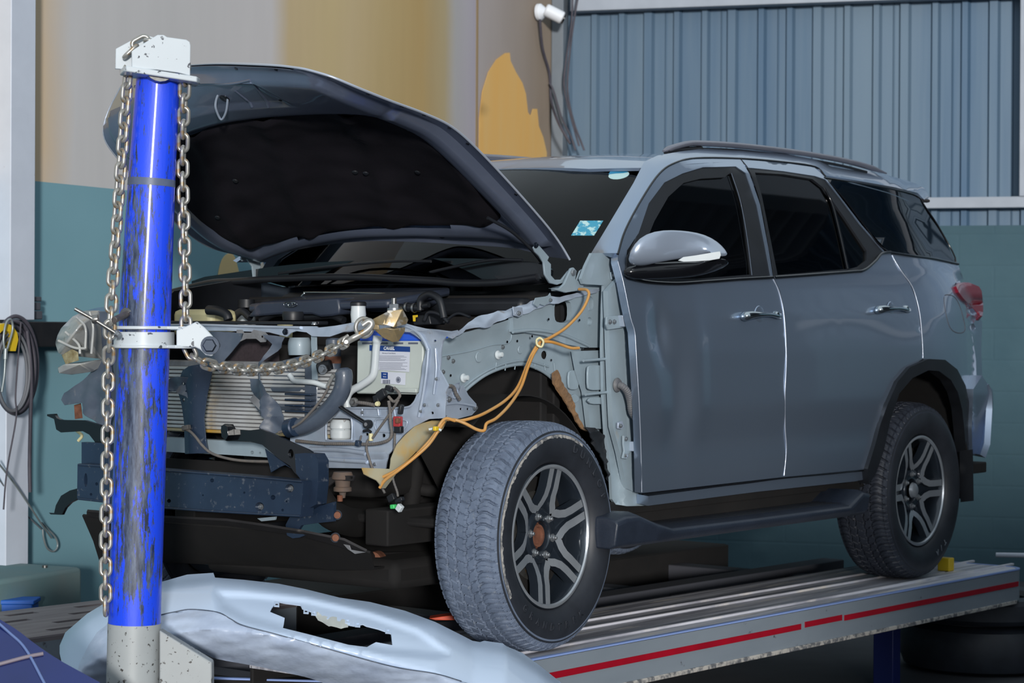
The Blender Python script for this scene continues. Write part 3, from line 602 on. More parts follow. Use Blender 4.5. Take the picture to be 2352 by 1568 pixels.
# ================================================================== pulling post
PD = 6.1
M['postblue'] = mat('post_blue', (16, 64, 226), .42, .0, .5); M['postblue'].node_tree.nodes['Principled BSDF'].inputs['Coat Roughness'].default_value = .12
def post_mat():
    m = M['postblue']; N = m.node_tree.nodes; L = m.node_tree.links; b = N['Principled BSDF']
    t = N.new('ShaderNodeNewGeometry'); sp = N.new('ShaderNodeSeparateXYZ'); L.new(t.outputs['Position'], sp.inputs[0])
    mp = N.new('ShaderNodeMapping'); mp.inputs['Scale'].default_value = (1, 1, .16); L.new(t.outputs['Position'], mp.inputs[0])
    n = N.new('ShaderNodeTexNoise'); n.inputs['Scale'].default_value = 70; n.inputs['Detail'].default_value = 9; n.inputs['Roughness'].default_value = .78; L.new(mp.outputs[0], n.inputs['Vector'])
    # position round the tube and height steer how much paint is worn away
    dt = N.new('ShaderNodeVectorMath'); dt.operation = 'DOT_PRODUCT'; dt.inputs[1].default_value = tuple(_r); L.new(t.outputs['Position'], dt.inputs[0])
    c0 = W(331, 780, dep=PD).dot(_r)
    a = N.new('ShaderNodeMath'); a.operation = 'SUBTRACT'; L.new(dt.outputs['Value'], a.inputs[0]); a.inputs[1].default_value = c0-.016
    ab = N.new('ShaderNodeMath'); ab.operation = 'ABSOLUTE'; L.new(a.outputs[0], ab.inputs[0])
    w = N.new('ShaderNodeMapRange'); w.inputs[1].default_value = .0; w.inputs[2].default_value = .065; w.inputs[3].default_value = .165; w.inputs[4].default_value = .0; L.new(ab.outputs[0], w.inputs[0])
    h = N.new('ShaderNodeValToRGB'); el = h.color_ramp.elements
    zs = [(1768, 0), (1.60, .15), (1.50, .5), (1.2, .9), (.7, 1.), (.36, .85), (.27, 0)]
    sc = N.new('ShaderNodeMapRange'); sc.inputs[1].default_value = .2; sc.inputs[2].default_value = 1.8; L.new(sp.outputs['Z'], sc.inputs[0])
    el[0].position = (.255-.2)/1.6; el[0].color = (0, 0, 0, 1); el[1].position = 1; el[1].color = (0, 0, 0, 1)
    for z, v in [(.34, .8), (.8, 1), (1.15, .85), (1.45, .55), (1.62, .05)]: e = el.new((z-.2)/1.6); e.color = (v, v, v, 1)
    L.new(sc.outputs[0], h.inputs[0])
    wm = N.new('ShaderNodeMath'); wm.operation = 'MULTIPLY'; L.new(w.outputs[0], wm.inputs[0]); L.new(h.outputs[0], wm.inputs[1])
    hb = N.new('ShaderNodeMath'); hb.operation = 'MULTIPLY_ADD'; L.new(h.outputs[0], hb.inputs[0]); hb.inputs[1].default_value = .055; L.new(wm.outputs[0], hb.inputs[2])
    ad = N.new('ShaderNodeMath'); ad.operation = 'ADD'; L.new(n.outputs['Fac'], ad.inputs[0]); L.new(hb.outputs[0], ad.inputs[1])
    r = N.new('ShaderNodeMapRange'); r.inputs[1].default_value = .592; r.inputs[2].default_value = .602; L.new(ad.outputs[0], r.inputs[0])
    n2 = N.new('ShaderNodeTexNoise'); n2.inputs['Scale'].default_value = 75; n2.inputs['Detail'].default_value = 6; n2.inputs['Roughness'].default_value = .7; L.new(mp.outputs[0], n2.inputs['Vector'])
    dk = N.new('ShaderNodeValToRGB'); dk.color_ramp.elements[0].position = .4; dk.color_ramp.elements[1].position = .66; dk.color_ramp.elements[0].color = lin((30, 42, 68)); dk.color_ramp.elements[1].color = lin((92, 106, 132)); L.new(n2.outputs['Fac'], dk.inputs[0])
    mx = N.new('ShaderNodeMixRGB'); L.new(r.outputs[0], mx.inputs[0]); mx.inputs[1].default_value = lin((28, 76, 246)); L.new(dk.outputs[0], mx.inputs[2]); L.new(mx.outputs[0], b.inputs['Base Color'])
    bp = N.new('ShaderNodeBump'); bp.inputs['Strength'].default_value = .35; bp.inputs['Distance'].default_value = .003; L.new(ad.outputs[0], bp.inputs['Height']); L.new(bp.outputs[0], b.inputs['Normal'])
post_mat()
M['chipwhite'] = mat('chipped_white_paint', (206, 214, 220), .4, 0, .15, c2=(198, 206, 212), nscale=5, c3=(70, 74, 84), thr3=(.63, .65), n3=45)
M['chipgrey'] = mat('speckled_grey_paint', (172, 178, 180), .45, 0, .1, c2=(160, 164, 166), nscale=5, c3=(66, 64, 62), thr3=(.615, .64), n3=70)
M['band'] = mat('grey_band', (96, 110, 140), .45, c2=(84, 92, 112), nscale=20)
def pc(v):    # post centre and radius by height in the photo
    T = [(130, 366, 49), (200, 362, 50), (420, 348, 54), (700, 334, 59), (1000, 323, 59.5), (1400, 309.5, 60), (1700, 303, 60), (1900, 298, 60)]
    for (a, b) in zip(T, T[1:]):
        if a[0] <= v <= b[0]:
            t = (v-a[0])/(b[0]-a[0]); return a[1]+(b[1]-a[1])*t, a[2]+(b[2]-a[2])*t
pt = thing('pulling_post', 'scratched blue steel post with white cap standing in front of the car', 'post', W(302, 1880, dep=PD))
def ptube(name, v0, v1, m, extra=0, seg=64, n=20):
    P = []; R = []
    for i in range(n+1):
        v = v0+(v1-v0)*i/n; u, r = pc(v); P.append(W(u, v, dep=PD)); R.append(r/F*PD+extra)
    bm = bmesh.new(); tube_bm(bm, P, 1, seg, rf=lambda t: R[int(round(t*n))]); bmesh.ops.recalc_face_normals(bm, faces=bm.faces[:]); return mk(name, bm, m, pt, 50)
ptube('post_tube', 158, 1430, M['postblue']); ptube('painted_band', 411, 428, M['band'], .0006, n=2); ptube('white_foot', 1430, 1890, M['chipgrey'], .0012)
pprism('gusset', [(366, 1447), (486, 1521), (489, 1800), (366, 1800)], PL(dep=PD-.045), D*.05, M['chipgrey'], pt, .004)
pprism('base_block', [(225, 1800), (520, 1800), (520, 1900), (225, 1900)], PL(dep=PD-.16), D*.34, M['chipgrey'], pt, .01)
# cap: two cheek plates on a flange
f0 = W(300, 156, dep=5.97); f1 = W(437, 177, dep=6.02); fe = (f1-f0).normalized(); fn = V((-fe.y, fe.x, 0)).normalized()
if fn.dot(D) < 0: fn = -fn
fp = onplane(f0, fn)
cp = pprism('cap', [(303, 158), (303, 117), (310, 112), (362, 80), (376, 80), (384, 85), (428, 91), (436, 96), (438, 104), (437, 174), (410, 167), (360, 160)], fp, fn*.012, M['chipwhite'], pt, .002)
bpf = onplane(f0+fn*.085, fn)
pprism('cheek_plate', [(265, 158), (266, 112), (322, 82), (344, 83), (375, 92), (400, 100), (405, 165)], bpf, fn*.012, M['chipwhite'], cp, .002)
P = [f0-fn*.006-fe*.012, f0+fe*.185-fn*.006, f0+fe*.20+fn*.03, f0+fe*.20+fn*.10, f0+fe*.15+fn*.12, f0+fe*.02+fn*.12, f0-fe*.018+fn*.10, f0-fe*.018+fn*.01]
P = [p+V((0, 0, .004)) for p in P]
prism('flange', P, V((0, 0, -.016)), M['chipwhite'], cp, .003)
cyl('pulley', f0+fe*.085+fn*.014+V((0, 0, .022)), f0+fe*.085+fn*.082+V((0, 0, .022)), .046, M['steel'], cp)
# sliding collar with arm and bolt
cu, cr = pc(780); cc0 = W(cu, 780, dep=PD); rr = cr/F*PD
col = lathe('collar', [(rr+.002, -.022), (rr+.012, -.022), (rr+.012, .022), (rr+.002, .022)], cc0, (0, 0, 1), M['chipwhite'], pt, 64)
def flange(name, v, zt_, th, ext):
    c = W(cu, v, dep=PD); pts = []
    for i in range(28):
        a = math.radians(35)+2*math.pi*i/27*(290/360); pts.append(c+_r*(rr+.018)*math.cos(a)+V((math.cos(YAW), math.sin(YAW), 0))*(rr+.018)*math.sin(a))
    for e in ext: pts.append(W(e[0], e[1], z=c.z) if 0 else c+_r*e[0]+V((math.cos(YAW), math.sin(YAW), 0))*e[1])
    return prism(name, pts, (0, 0, th), M['chipwhite'], col, .002)
flange('collar_flange', 756, 0, .009, [(.13, -.06), (.155, -.03), (.155, .03)])
flange('collar_flange', 799, 0, .009, [(.10, -.07), (.14, -.05), (.16, .03)])
ap = PL(dep=PD-.062)
pprism('arm_plate', [(405, 758), (425, 750), (452, 738), (470, 752), (492, 776), (499, 793), (496, 808), (486, 818), (472, 815), (460, 803), (448, 797), (405, 797)], ap, D*.014, M['chipwhite'], col, .003)
pprism('arm_plate', [(405, 758), (425, 750), (452, 742), (470, 756), (488, 778), (494, 793), (490, 806), (480, 814), (468, 811), (458, 801), (405, 797)], PL(dep=PD+.03), D*.014, M['chipwhite'], col, .003)
bolt(ap(483, 793)-D*.004, -D, .0195, pt, 'darkbolt', 'arm_bolt')
cyl('arm_pin', ap(483, 793), ap(483, 793)+D*.12, .012, M['darkbolt'], pt)
for (u, v) in [(425, 753), (430, 790)]: pass
cyl('clamp_screw', W(297, 718, dep=PD-.05), W(262, 735, dep=PD-.13), .0095, mat('worn_screw', (126, 122, 120), .5, .6, 0, c2=(92, 84, 84), nscale=40), pt, 16)
bolt(W(292, 722, dep=PD-.055), W(292, 722, dep=PD-.055)-W(262, 735, dep=PD-.12), .015, pt, 'bolt', 'lock_nut')
tube('tommy_bar', [W(172, 709, dep=PD-.14), W(222, 737, dep=PD-.135), W(268, 766, dep=PD-.13)], .0052, M['steel'], pt, sp=0)
lathe('weld_bead', [(0, -.012), (.011, -.008), (.013, 0), (.011, .009), (0, .012)], W(218, 733, dep=PD-.13), (W(262, 735, dep=PD)-W(220, 740, dep=PD)), M['steel'], pt, 12)
bolt(W(269, 767, dep=PD-.132), W(269, 767, dep=PD-.16)-W(222, 737, dep=PD-.135), .0085, pt, 'bolt', 'bar_nut')
# ================================================================== chain: one chain of 100 links or fewer, each link its own part
CPIT = .0372; CR = .0061
def link_mesh():
    R = .0136; Ls = (CPIT+2*CR-2*R)/2; P = []
    for i in range(13): a = -math.pi/2+math.pi*i/12; P.append(V((Ls+R*math.cos(a), R*math.sin(a), 0)))
    for i in range(13): a = math.pi/2+math.pi*i/12; P.append(V((-Ls+R*math.cos(a), R*math.sin(a), 0)))
    bm = bmesh.new(); tube_bm(bm, P, CR, 12, True); bmesh.ops.recalc_face_normals(bm, faces=bm.faces[:])
    me = bpy.data.meshes.new('link'); bm.to_mesh(me); bm.free(); me.materials.append(M['chain']); me.polygons.foreach_set('use_smooth', [True]*len(me.polygons)); return me
LM = link_mesh()
def run_chain(root, pts, roll0=0., jit=.12, maxn=200, side=None):
    P = spline(pts, 12); L = 0; cum = [0]
    for a, b in zip(P, P[1:]): L += (b-a).length; cum.append(L)
    n = int(L/CPIT)+1; k = 0
    def at(s):
        s = max(0, min(L, s)); i = 0
        while i < len(P)-2 and cum[i+1] < s: i += 1
        return P[i].lerp(P[i+1], (s-cum[i])/max(1e-9, cum[i+1]-cum[i]))
    for i in range(min(n, maxn)):
        s = i*CPIT; a = at(s-CPIT*.45); b = at(s+CPIT*.45); t = (b-a).normalized(); c = at(s)
        ref = side if side is not None else D
        y = (ref-t*ref.dot(t)).normalized(); z = t.cross(y)
        an = (roll0(s/L) if callable(roll0) else roll0)+(math.pi/2 if i % 2 else 0)+random.uniform(-jit, jit)
        y2 = y*math.cos(an)+z*math.sin(an); z2 = t.cross(y2)
        o = bpy.data.objects.new('link', LM); link(o, root); mw = Matrix((t, y2, z2)).transposed().to_4x4(); mw.translation = c; o.matrix_basis = mw
    return n
ch = thing('pulling_chain', 'long rust-flecked steel chain draped over the blue post and pulling at the car', 'chain', W(243, 1410, dep=6.05))
dq = 6.05
left = [W(243, 1392, dep=dq), W(243, 1250, dep=dq), W(247, 1000, dep=dq), W(249, 850, dep=dq), W(253, 740, dep=dq-.02), W(262, 600, dep=dq), W(273, 450, dep=dq), W(284, 300, dep=dq), W(292, 195, dep=dq), W(297, 140, dep=dq+.02)]
n1 = run_chain(ch, left, lambda q: .05+.75*max(0, min(1, (q-.45)/.2)))
top = [W(300, 118, dep=6.03), W(330, 95, dep=6.035), W(375, 98, dep=6.045), W(412, 125, dep=6.06), W(424, 165, dep=6.07), W(422, 260, dep=6.09), W(420, 400, dep=6.12), W(424, 560, dep=6.11), W(427, 735, dep=6.1), W(428, 775, dep=6.1), W(440, 812, dep=6.1), W(468, 832, dep=6.12), W(500, 841, dep=6.16), W(560, 849, dep=6.29), W(620, 847, dep=6.42), W(680, 836, dep=6.55), W(740, 814, dep=6.68), W(795, 784, dep=6.8)]
n2 = run_chain(ch, top, lambda q: .1 if q < .55 else .2, .08)
print('chain links', n1, n2)
# grab hook, ring and clamp at the radiator support
CD = 6.84
gh = thing('grab_hook', 'steel grab hook joining the chain to the gilt clamp', 'hook', W(820, 772, dep=CD-.03))
tube('hook_body', [W(795, 785, dep=CD-.04), W(812, 776, dep=CD-.03), W(835, 764, dep=CD-.03), W(850, 752, dep=CD-.03), W(854, 742, dep=CD-.03), W(846, 737, dep=CD-.03), W(832, 746, dep=CD-.03)], .0075, M['chain'], gh, 12, flat=1.4)
cyl('hook_pin', W(795, 785, dep=CD-.065), W(795, 785, dep=CD-.01), .0075, M['steel'], gh, 14)
tube('clevis', [W(800, 770, dep=CD-.05), W(790, 778, dep=CD-.055), W(787, 790, dep=CD-.055), W(797, 797, dep=CD-.05)], .006, M['chain'], gh)
cl = thing('pull_clamp', 'tarnished gilt pull clamp bolted onto the top corner of the radiator support', 'clamp', W(900, 785, dep=CD))
P = [W(836+19*math.cos(a), 752+21*math.sin(a), dep=CD-.01+.012*math.cos(a)) for a in [2*math.pi*i/16 for i in range(16)]]
bm = bmesh.new(); tube_bm(bm, spline(P, 3, True), .0068, 12, True); bmesh.ops.recalc_face_normals(bm, faces=bm.faces[:]); mk('clamp_ring', bm, M['chain'], cl, 60)
def hull(name, pts, m, par, bev=.002):
    bm = bmesh.new(); [bm.verts.new(p) for p in pts]; bmesh.ops.convex_hull(bm, input=bm.verts[:]); bmesh.ops.dissolve_limit(bm, angle_limit=.02, verts=bm.verts[:], edges=bm.edges[:]); bmesh.ops.recalc_face_normals(bm, faces=bm.faces[:])
    return mk(name, bm, m, par, 25, bev=bev)
def lev(u, v, d): return W(u, v, dep=CD+d)
hull('upper_jaw', [lev(890, 712, -.02), lev(925, 710, -.02), lev(893, 706, .04), lev(922, 704, .04), lev(938, 734, .0), lev(934, 744, .0), lev(905, 752, -.03), lev(878, 745, -.03), lev(888, 730, .05), lev(935, 732, .05)], M['brass'], cl)
hull('upper_arm', [lev(888, 716, -.025), lev(896, 720, -.03), lev(855, 733, -.01), lev(861, 745, -.015), lev(884, 748, -.03), lev(856, 736, .02), lev(890, 718, .02)], M['brass'], cl)
hull('lower_jaw', [lev(860, 758, -.02), lev(884, 752, -.03), lev(905, 756, -.03), lev(931, 752, .0), lev(930, 762, 0), lev(916, 784, -.01), lev(902, 786, -.015), lev(880, 776, -.02), lev(900, 780, .04), lev(925, 756, .04)], M['brass'], cl)
hull('neck', [lev(846, 742, -.01), lev(870, 742, -.015), lev(872, 758, -.015), lev(848, 756, -.01), lev(850, 744, .02), lev(872, 756, .02)], M['brass'], cl)
cyl('clamp_stud', lev(905, 684, .0), lev(904, 764, .0), .0085, M['steel'], cl, 16)
for i in range(9): cyl('thread', lev(904.6, 738+i*3.1, 0), lev(904.6, 739.4+i*3.1, 0), .0105, M['steel'], cl, 16, bev=0)
bolt(lev(905.5, 709, 0), (0, 0, 1), .0165, cl, 'bolt', 'clamp_nut')
# ================================================================== white bumper cover lying in front
M['bumper'] = mat('bumper_white', (196, 214, 238), .3, 0, .5, c2=(190, 208, 232), nscale=2)
M['film'] = mat('masking_film', (186, 200, 222), .3, .0, .2, c2=(168, 182, 206), nscale=5, thr=(.4, .6), bump=.35, bscale=14, spec=.5)
vt_pts = [(120, 1490), (150, 1450), (200, 1408), (260, 1372), (370, 1336), (492, 1322), (560, 1328), (700, 1350), (850, 1385), (1000, 1425), (1085, 1470), (1160, 1480), (1240, 1530), (1300, 1575), (1400, 1680)]
def interp(T, x):
    if x <= T[0][0]: return T[0][1]
    for a, b in zip(T, T[1:]):
        if x <= b[0]: t = (x-a[0])/(b[0]-a[0]); return a[1]+(b[1]-a[1])*t
    return T[-1][1]
vts = [(a, b) for a, b in vt_pts]
def bdep(u, v):
    t = max(-20, v-interp(vts, u)); c = (u-640)/560
    d = 6.56-.30*(1-math.exp(-max(0, t)/90.))-.0004*t+.16*c*c
    if t > 120: d += .0016*(t-120)+.000012*(t-120)**2
    if t < 26: d += .05*((26-t)/26)**2
    return d
def bs(u, v, off=0): return W(u, v, dep=bdep(u, v)-off)
def recess(u, v):
    # the long embossed pocket round the grille opening
    P = [(500, 1362), (555, 1364), (700, 1378), (850, 1412), (960, 1450), (1030, 1500), (1000, 1512), (880, 1500), (700, 1462), (560, 1425), (505, 1395)]
    d = 1e9
    for a, b in zip(P, P[1:]+P[:1]):
        ax, ay = b[0]-a[0], b[1]-a[1]; L2 = ax*ax+ay*ay; t = max(0, min(1, ((u-a[0])*ax+(v-a[1])*ay)/L2)); d = min(d, math.hypot(u-a[0]-ax*t, v-a[1]-ay*t))
    s = 1 if poly_in((u, v), P) else -1
    x = max(0, min(1, (s*d+9)/22)); x = x*x*(3-2*x); return D*(.035*x)
bc = thing('bumper_cover', 'white front bumper cover part wrapped in film, lying below the front of the car', 'bumper', W(640, 1560, dep=6.3))
outer = [(137, 1500), (137, 1482), (150, 1452), (200, 1409), (260, 1373), (370, 1336), (430, 1319), (490, 1315), (494, 1326), (560, 1331), (640, 1340), (700, 1352), (780, 1372), (850, 1382), (930, 1402), (1000, 1428), (1060, 1458), (1085, 1471), (1102, 1474), (1112, 1471), (1155, 1477), (1162, 1483), (1200, 1499), (1240, 1528), (1292, 1570), (1400, 1680), (1560, 1905), (1330, 1905), (1200, 1690), (1100, 1620), (1020, 1590), (900, 1552), (760, 1510), (620, 1470), (500, 1430), (440, 1420), (370, 1412), (300, 1425), (250, 1460), (215, 1530), (200, 1640), (215, 1905), (20, 1905), (110, 1660), (150, 1560)]
hole = [(617, 1408), (622, 1398), (634, 1384), (655, 1388), (688, 1392), (692, 1400), (705, 1404), (722, 1411), (735, 1416), (748, 1424), (770, 1428), (790, 1436), (812, 1440), (832, 1436), (840, 1440), (868, 1447), (882, 1452), (897, 1458), (900, 1485), (862, 1478), (842, 1488), (800, 1482), (720, 1462), (648, 1444), (651, 1422)]
panel('bumper_skin', outer, bs, M['bumper'], bc, [hole], step=8, thick=.004, relief=recess, smooth=70)
for (u, v) in [(633, 1389), (701, 1405), (719, 1409), (797, 1428), (820, 1436), (890, 1451)]:
    panel('clip_tab', [(u-6, v-6), (u+6, v-5), (u+6, v+6), (u-6, v+5)], lambda a, b, off=0: bs(a, b)+recess(a, b)-D*.006, M['bumper'], bc, [[(u-3, v-2), (u+3, v-2), (u+3, v+3), (u-3, v+3)]], step=5, thick=.003)
panel('tape_scrap', [(722, 1406), (735, 1415), (770, 1420), (795, 1430), (800, 1440), (780, 1443), (745, 1438), (728, 1425)], lambda a, b, off=0: bs(a, b)+recess(a, b)+V((random.uniform(-1, 1), random.uniform(-1, 1), random.uniform(-1, 1)))*.004-D*.004, mat('tape', (192, 196, 192), .4), bc, step=9, thick=.001)
def fnoise(u, v):
    n = noise.noise(V((u/70., v/14., 0)))*.008+noise.noise(V((u/7., v/40., 3)))*.0022+noise.noise(V((u/25., v/8., 9)))*.003
    return -D*(.012+n)
film = [(366, 1412), (440, 1398), (500, 1404), (560, 1434), (640, 1456), (760, 1490), (900, 1528), (1000, 1545), (1120, 1580), (1200, 1700), (1020, 1690), (900, 1640), (800, 1585), (700, 1552), (600, 1530), (500, 1512), (470, 1500), (430, 1478), (400, 1462), (360, 1455)]
panel('masking_film', film, bs, M['film'], bc, step=7, thick=.001, relief=fnoise, smooth=60)
panel('masking_film', [(252, 1428), (262, 1500), (262, 1600), (200, 1640), (176, 1560), (185, 1520), (205, 1480), (225, 1450)], bs, M['film'], bc, step=7, thick=.001, relief=fnoise, smooth=60)
tube('film_edge', [bs(u, v)+fnoise(u, v)-D*.002 for u, v in [(366, 1411), (400, 1404), (440, 1398), (500, 1404), (530, 1420), (560, 1434), (640, 1456), (760, 1490), (900, 1528), (1000, 1545), (1060, 1562)]], .0016, M['duct'], bc, 6, 6)
# ================================================================== blue car corner close on the left
M['carblue'] = mat('blue_car_paint', (30, 42, 96), .22, .5, 1.0, c2=(34, 50, 120), nscale=3)
def blob(u, v, off=0):
    d = 5.62+((u-20)/300.)**2*.12-max(0, min(1, (v-1420)/260))*.25
    return W(u, v, dep=d)
bl = thing('blue_car', 'corner of a dark blue car, out of focus at the lower left', 'car', W(20, 1900, dep=5.5))
panel('wing', [(-300, 1330), (-120, 1365), (-40, 1400), (0, 1422), (40, 1446), (80, 1478), (130, 1512), (190, 1545), (240, 1572), (320, 1660), (360, 1900), (-300, 1900)], blob, M['carblue'], bl, step=22, thick=.02, sm=1)
tube('seam_reflection', [blob(-60, 1380)-D*.004, blob(20, 1450)-D*.004, blob(60, 1490)-D*.004, blob(105, 1572)-D*.004], .004, mat('reflection_stripe', (120, 140, 190), .3, .5), bl)  # pale stripe along the seam: its reflection painted as colour
tube('bead', [blob(-60, 1540)-D*.004, blob(0, 1524)-D*.004, blob(60, 1508)-D*.004, blob(100, 1500)-D*.004], .005, mat('pale_bead', (130, 120, 130), .5), bl)
sp = thing('loose_tyre', 'black tyre lying lowest, flat on the dark floor under the right end of the bench', 'tyre', W(2250, 1530, z=FZ)); sp2 = thing('loose_tyre', 'black tyre lying on top of another under the right end of the bench', 'tyre', W(2250, 1530, z=FZ)+V((0, 0, .228)))
lathe('tyre_casing', [(.24, .02), (.22, .06), (.22, .16), (.24, .20), (.30, .225), (.355, .20), (.37, .16), (.37, .06), (.355, .02), (.30, 0), (.24, .02)], W(2250, 1530, z=FZ)+V((0, 0, .001)), (0, 0, 1), M['sidewall'], sp, 64); lathe('tyre_casing', [(.24, .01), (.22, .03), (.22, .10), (.24, .12), (.30, .125), (.355, .12), (.37, .10), (.37, .03), (.355, .01), (.30, 0), (.24, .01)], W(2250, 1530, z=FZ)+V((0, 0, .228)), (0, 0, 1), M['sidewall'], sp2, 64)

# ================================================================== the damaged car
suv = thing('suv', 'grey crash-damaged suv with raised bonnet and stripped front end on the bench', 'car', (1.4, 0, 0))
def lerpT(T, x): return interp(T, x)
HW = [(.2, .865), (.42, .885), (.6, .905), (.8, .918), (1.0, .914), (1.15, .900), (1.26, .882), (1.34, .858), (1.72, .705), (1.80, .63), (1.9, .55)]
def S(x, z):
    h = lerpT(HW, z)
    if x > 2.75: h -= .32*((x-2.75)/1.1)**2.3 + .02*((x-2.75)/1.1)
    if z > 1.3 and x > 2.2: h -= .05*min(1, (x-2.2)/1.4)*min(1, (z-1.3)/.3)
    if z < 1.35 and 1.95 < x < 3.5:      # rear haunch
        h += .018*math.exp(-((x-2.75)/.42)**2)*math.exp(-((z-.95)/.3)**2)
    # character crease and door hollow
    if z < 1.3: h -= .010*math.exp(-((z-.66)/.09)**2)*(1 if .3 < x < 2.3 else .4)
    if x < 1.45 and z < 1.3:             # dents of the front door
        h += -.022*math.exp(-((x-.62-.12*(1.1-z))/.05)**2-((z-1.06)/.10)**2) - .014*math.exp(-((x-.72)/.07)**2-((z-.83)/.2)**2) + .006*math.exp(-((x-.86)/.06)**2-((z-.9)/.25)**2)
    return -h
_sc = {}
def side(u, v, off=0):
    """first crossing of the viewing ray with the car's flank (closest approach past the silhouette)"""
    ul = interp([(400, 2070), (470, 2085), (600, 2150), (640, 2205), (700, 2232), (900, 2236)], v)
    if u > ul:      # rear corner: a plane turning gently away from the flank
        q = side(ul, v, off); k = D+R2*((u-1176)/F)-U2*((v-784)/F); n = V((.12, -.99, 0 if v > 640 else .25)); return CAM+k*((q-CAM).dot(n)/k.dot(n))
    key = (round(u, 3), round(v, 3), off)
    if key in _sc: return _sc[key].copy()
    def g(y):
        p = W(u, v, y=y); return y-(S(p.x, p.z)-off)
    y0 = -1.05; g0 = g(y0); best = (abs(g0), y0); res = None
    for i in range(1, 41):
        y1 = -1.05+.02*i; g1 = g(y1)
        if abs(g1) < best[0]: best = (abs(g1), y1)
        if g0 < 0 <= g1:
            a, b = y0, y1
            for _ in range(14):
                m_ = (a+b)/2
                if g(m_) < 0: a = m_
                else: b = m_
            res = (a+b)/2; break
        y0, g0 = y1, g1
    r = W(u, v, y=res if res is not None else best[1]); _sc[key] = r.copy(); return r
def so(o): return lambda u, v, off=0: side(u, v, o)
gap = [(1419, 581), (1437, 526), (1475, 455), (1514, 398), (1550, 374), (1600, 364), (1690, 364)]
# ---- front door
fd_front = [(1419, 598), (1432, 648), (1440, 690), (1448, 728), (1458, 762), (1462, 825), (1468, 927), (1472, 1029), (1474, 1132)]
fd_rear = [(1801, 1095), (1806, 1030), (1803, 980), (1803, 900), (1806, 820), (1801, 725), (1790, 672), (1776, 638), (1765, 570), (1746, 470), (1722, 400), (1703, 368)]
black_f = [(1437, 618), (1440, 575), (1467, 535), (1490, 467), (1526, 419), (1568, 398), (1615, 384), (1690, 382), (1714, 398), (1739, 470), (1757, 560), (1772, 637), (1700, 641), (1600, 650), (1550, 652), (1480, 647), (1445, 636)]
fd = panel('front_door', gap[:]+[(1700, 365)]+fd_rear[::-1]+fd_front[::-1], so(0), M['paint'], suv, [black_f], step=11, thick=.03, smooth=50)
gl_f = [(1470, 604), (1482, 560), (1503, 508), (1535, 452), (1570, 420), (1610, 410), (1664, 407), (1676, 398), (1683, 400), (1706, 470), (1727, 630), (1600, 640), (1490, 640)]
panel('window_frame', black_f, so(-.004), M['black'], fd, [gl_f], step=16, thick=.02, label='black window surround')
panel('window_pane', gl_f, so(-.014), M['tint'], fd, step=20, thick=.003)
tube('chrome_strip', [side(u, v, -.002) for u, v in [(1680, 398), (1700, 460), (1715, 540), (1727, 632)]], .0018, M['duct'], fd)
tube('belt_moulding', [side(u, v, .004) for u, v in [(1440, 632), (1480, 646), (1550, 651), (1620, 647), (1700, 641), (1773, 637)]], .007, M['gloss_black'], fd)
# ---- rear door
rd_rear = [(2047, 583), (2054, 600), (2070, 625), (2091, 654), (2102, 683), (2111, 724), (2116, 778), (2119, 824)]
arch = [(2119, 826), (2090, 844), (2062, 877), (2039, 928), (2022, 975), (2010, 1022), (1993, 1077)]
black_r = [(1707, 384), (1732, 386), (1800, 393), (1872, 404), (1896, 412), (1930, 455), (1975, 515), (2030, 578), (2022, 590), (2008, 603), (1995, 615), (1977, 624), (1955, 625), (1850, 633), (1778, 638), (1768, 570), (1750, 480), (1730, 410)]
silver_top_r = [(1703, 366), (1800, 374), (1870, 384), (1893, 404)]
rd = panel('rear_door', silver_top_r+[(1936, 460), (1978, 515), (2034, 580)]+rd_rear+arch[1:]+[(1803, 1095), (1808, 1030), (1805, 980), (1805, 900), (1808, 820), (1803, 722), (1793, 670), (1779, 638), (1768, 568), (1749, 468), (1725, 398)], so(0), M['paint'], suv, [black_r], step=11, thick=.03, smooth=50)
gl_r = [(1734, 396), (1800, 400), (1866, 411), (1890, 430), (1940, 500), (1990, 575), (1990, 597), (1972, 612), (1952, 617), (1850, 626), (1786, 631), (1768, 540), (1750, 450)]
panel('window_frame', black_r, so(-.004), M['black'], rd, [gl_r], step=16, thick=.02, label='black window surround')
panel('window_pane', gl_r, so(-.014), M['tint'], rd, step=20, thick=.003)
tube('window_divider', [side(u, v, -.006) for u, v in [(1893, 432), (1912, 470), (1930, 540), (1947, 618)]], .006, M['gloss_black'], rd)
tube('belt_moulding', [side(u, v, .004) for u, v in [(1779, 637), (1850, 632), (1955, 624), (1985, 620), (2010, 600), (2025, 583), (2045, 579)]], .007, M['gloss_black'], rd)
M['edgeglint'] = mat('edge_highlight_paint', (186, 194, 208), .3, .4, .5)  # paler than the body paint: edge highlights painted into the colour
def edge(name, pts, par, r=.0022, o=.001, m='edgeglint'): return tube(name, [side(u, v, o) for u, v in pts], r, M[m], par, 8, 5)
edge('door_edge_highlight', [(1776, 641), (1790, 673), (1801, 726), (1806, 820), (1803, 900), (1803, 980), (1806, 1030), (1801, 1092)], fd)
edge('door_edge_highlight', [(1419, 600), (1432, 649), (1448, 728), (1458, 763), (1462, 825), (1468, 927), (1472, 1029), (1474, 1130)], fd, .0016)
edge('door_edge_highlight', [(2049, 586), (2056, 600), (2072, 625), (2093, 654), (2104, 683), (2113, 724), (2118, 778), (2120, 822)], rd)
edge('door_seal', [(1419, 584), (1437, 527), (1475, 456), (1514, 399), (1550, 374), (1600, 363), (1700, 364), (1800, 372), (1872, 383), (1896, 405)], suv, .0042, .0005, 'gloss_black')
edge('door_seal', [(1702, 366), (1724, 398), (1748, 470), (1767, 570), (1778, 638)], suv, .003, .0, 'gloss_black')
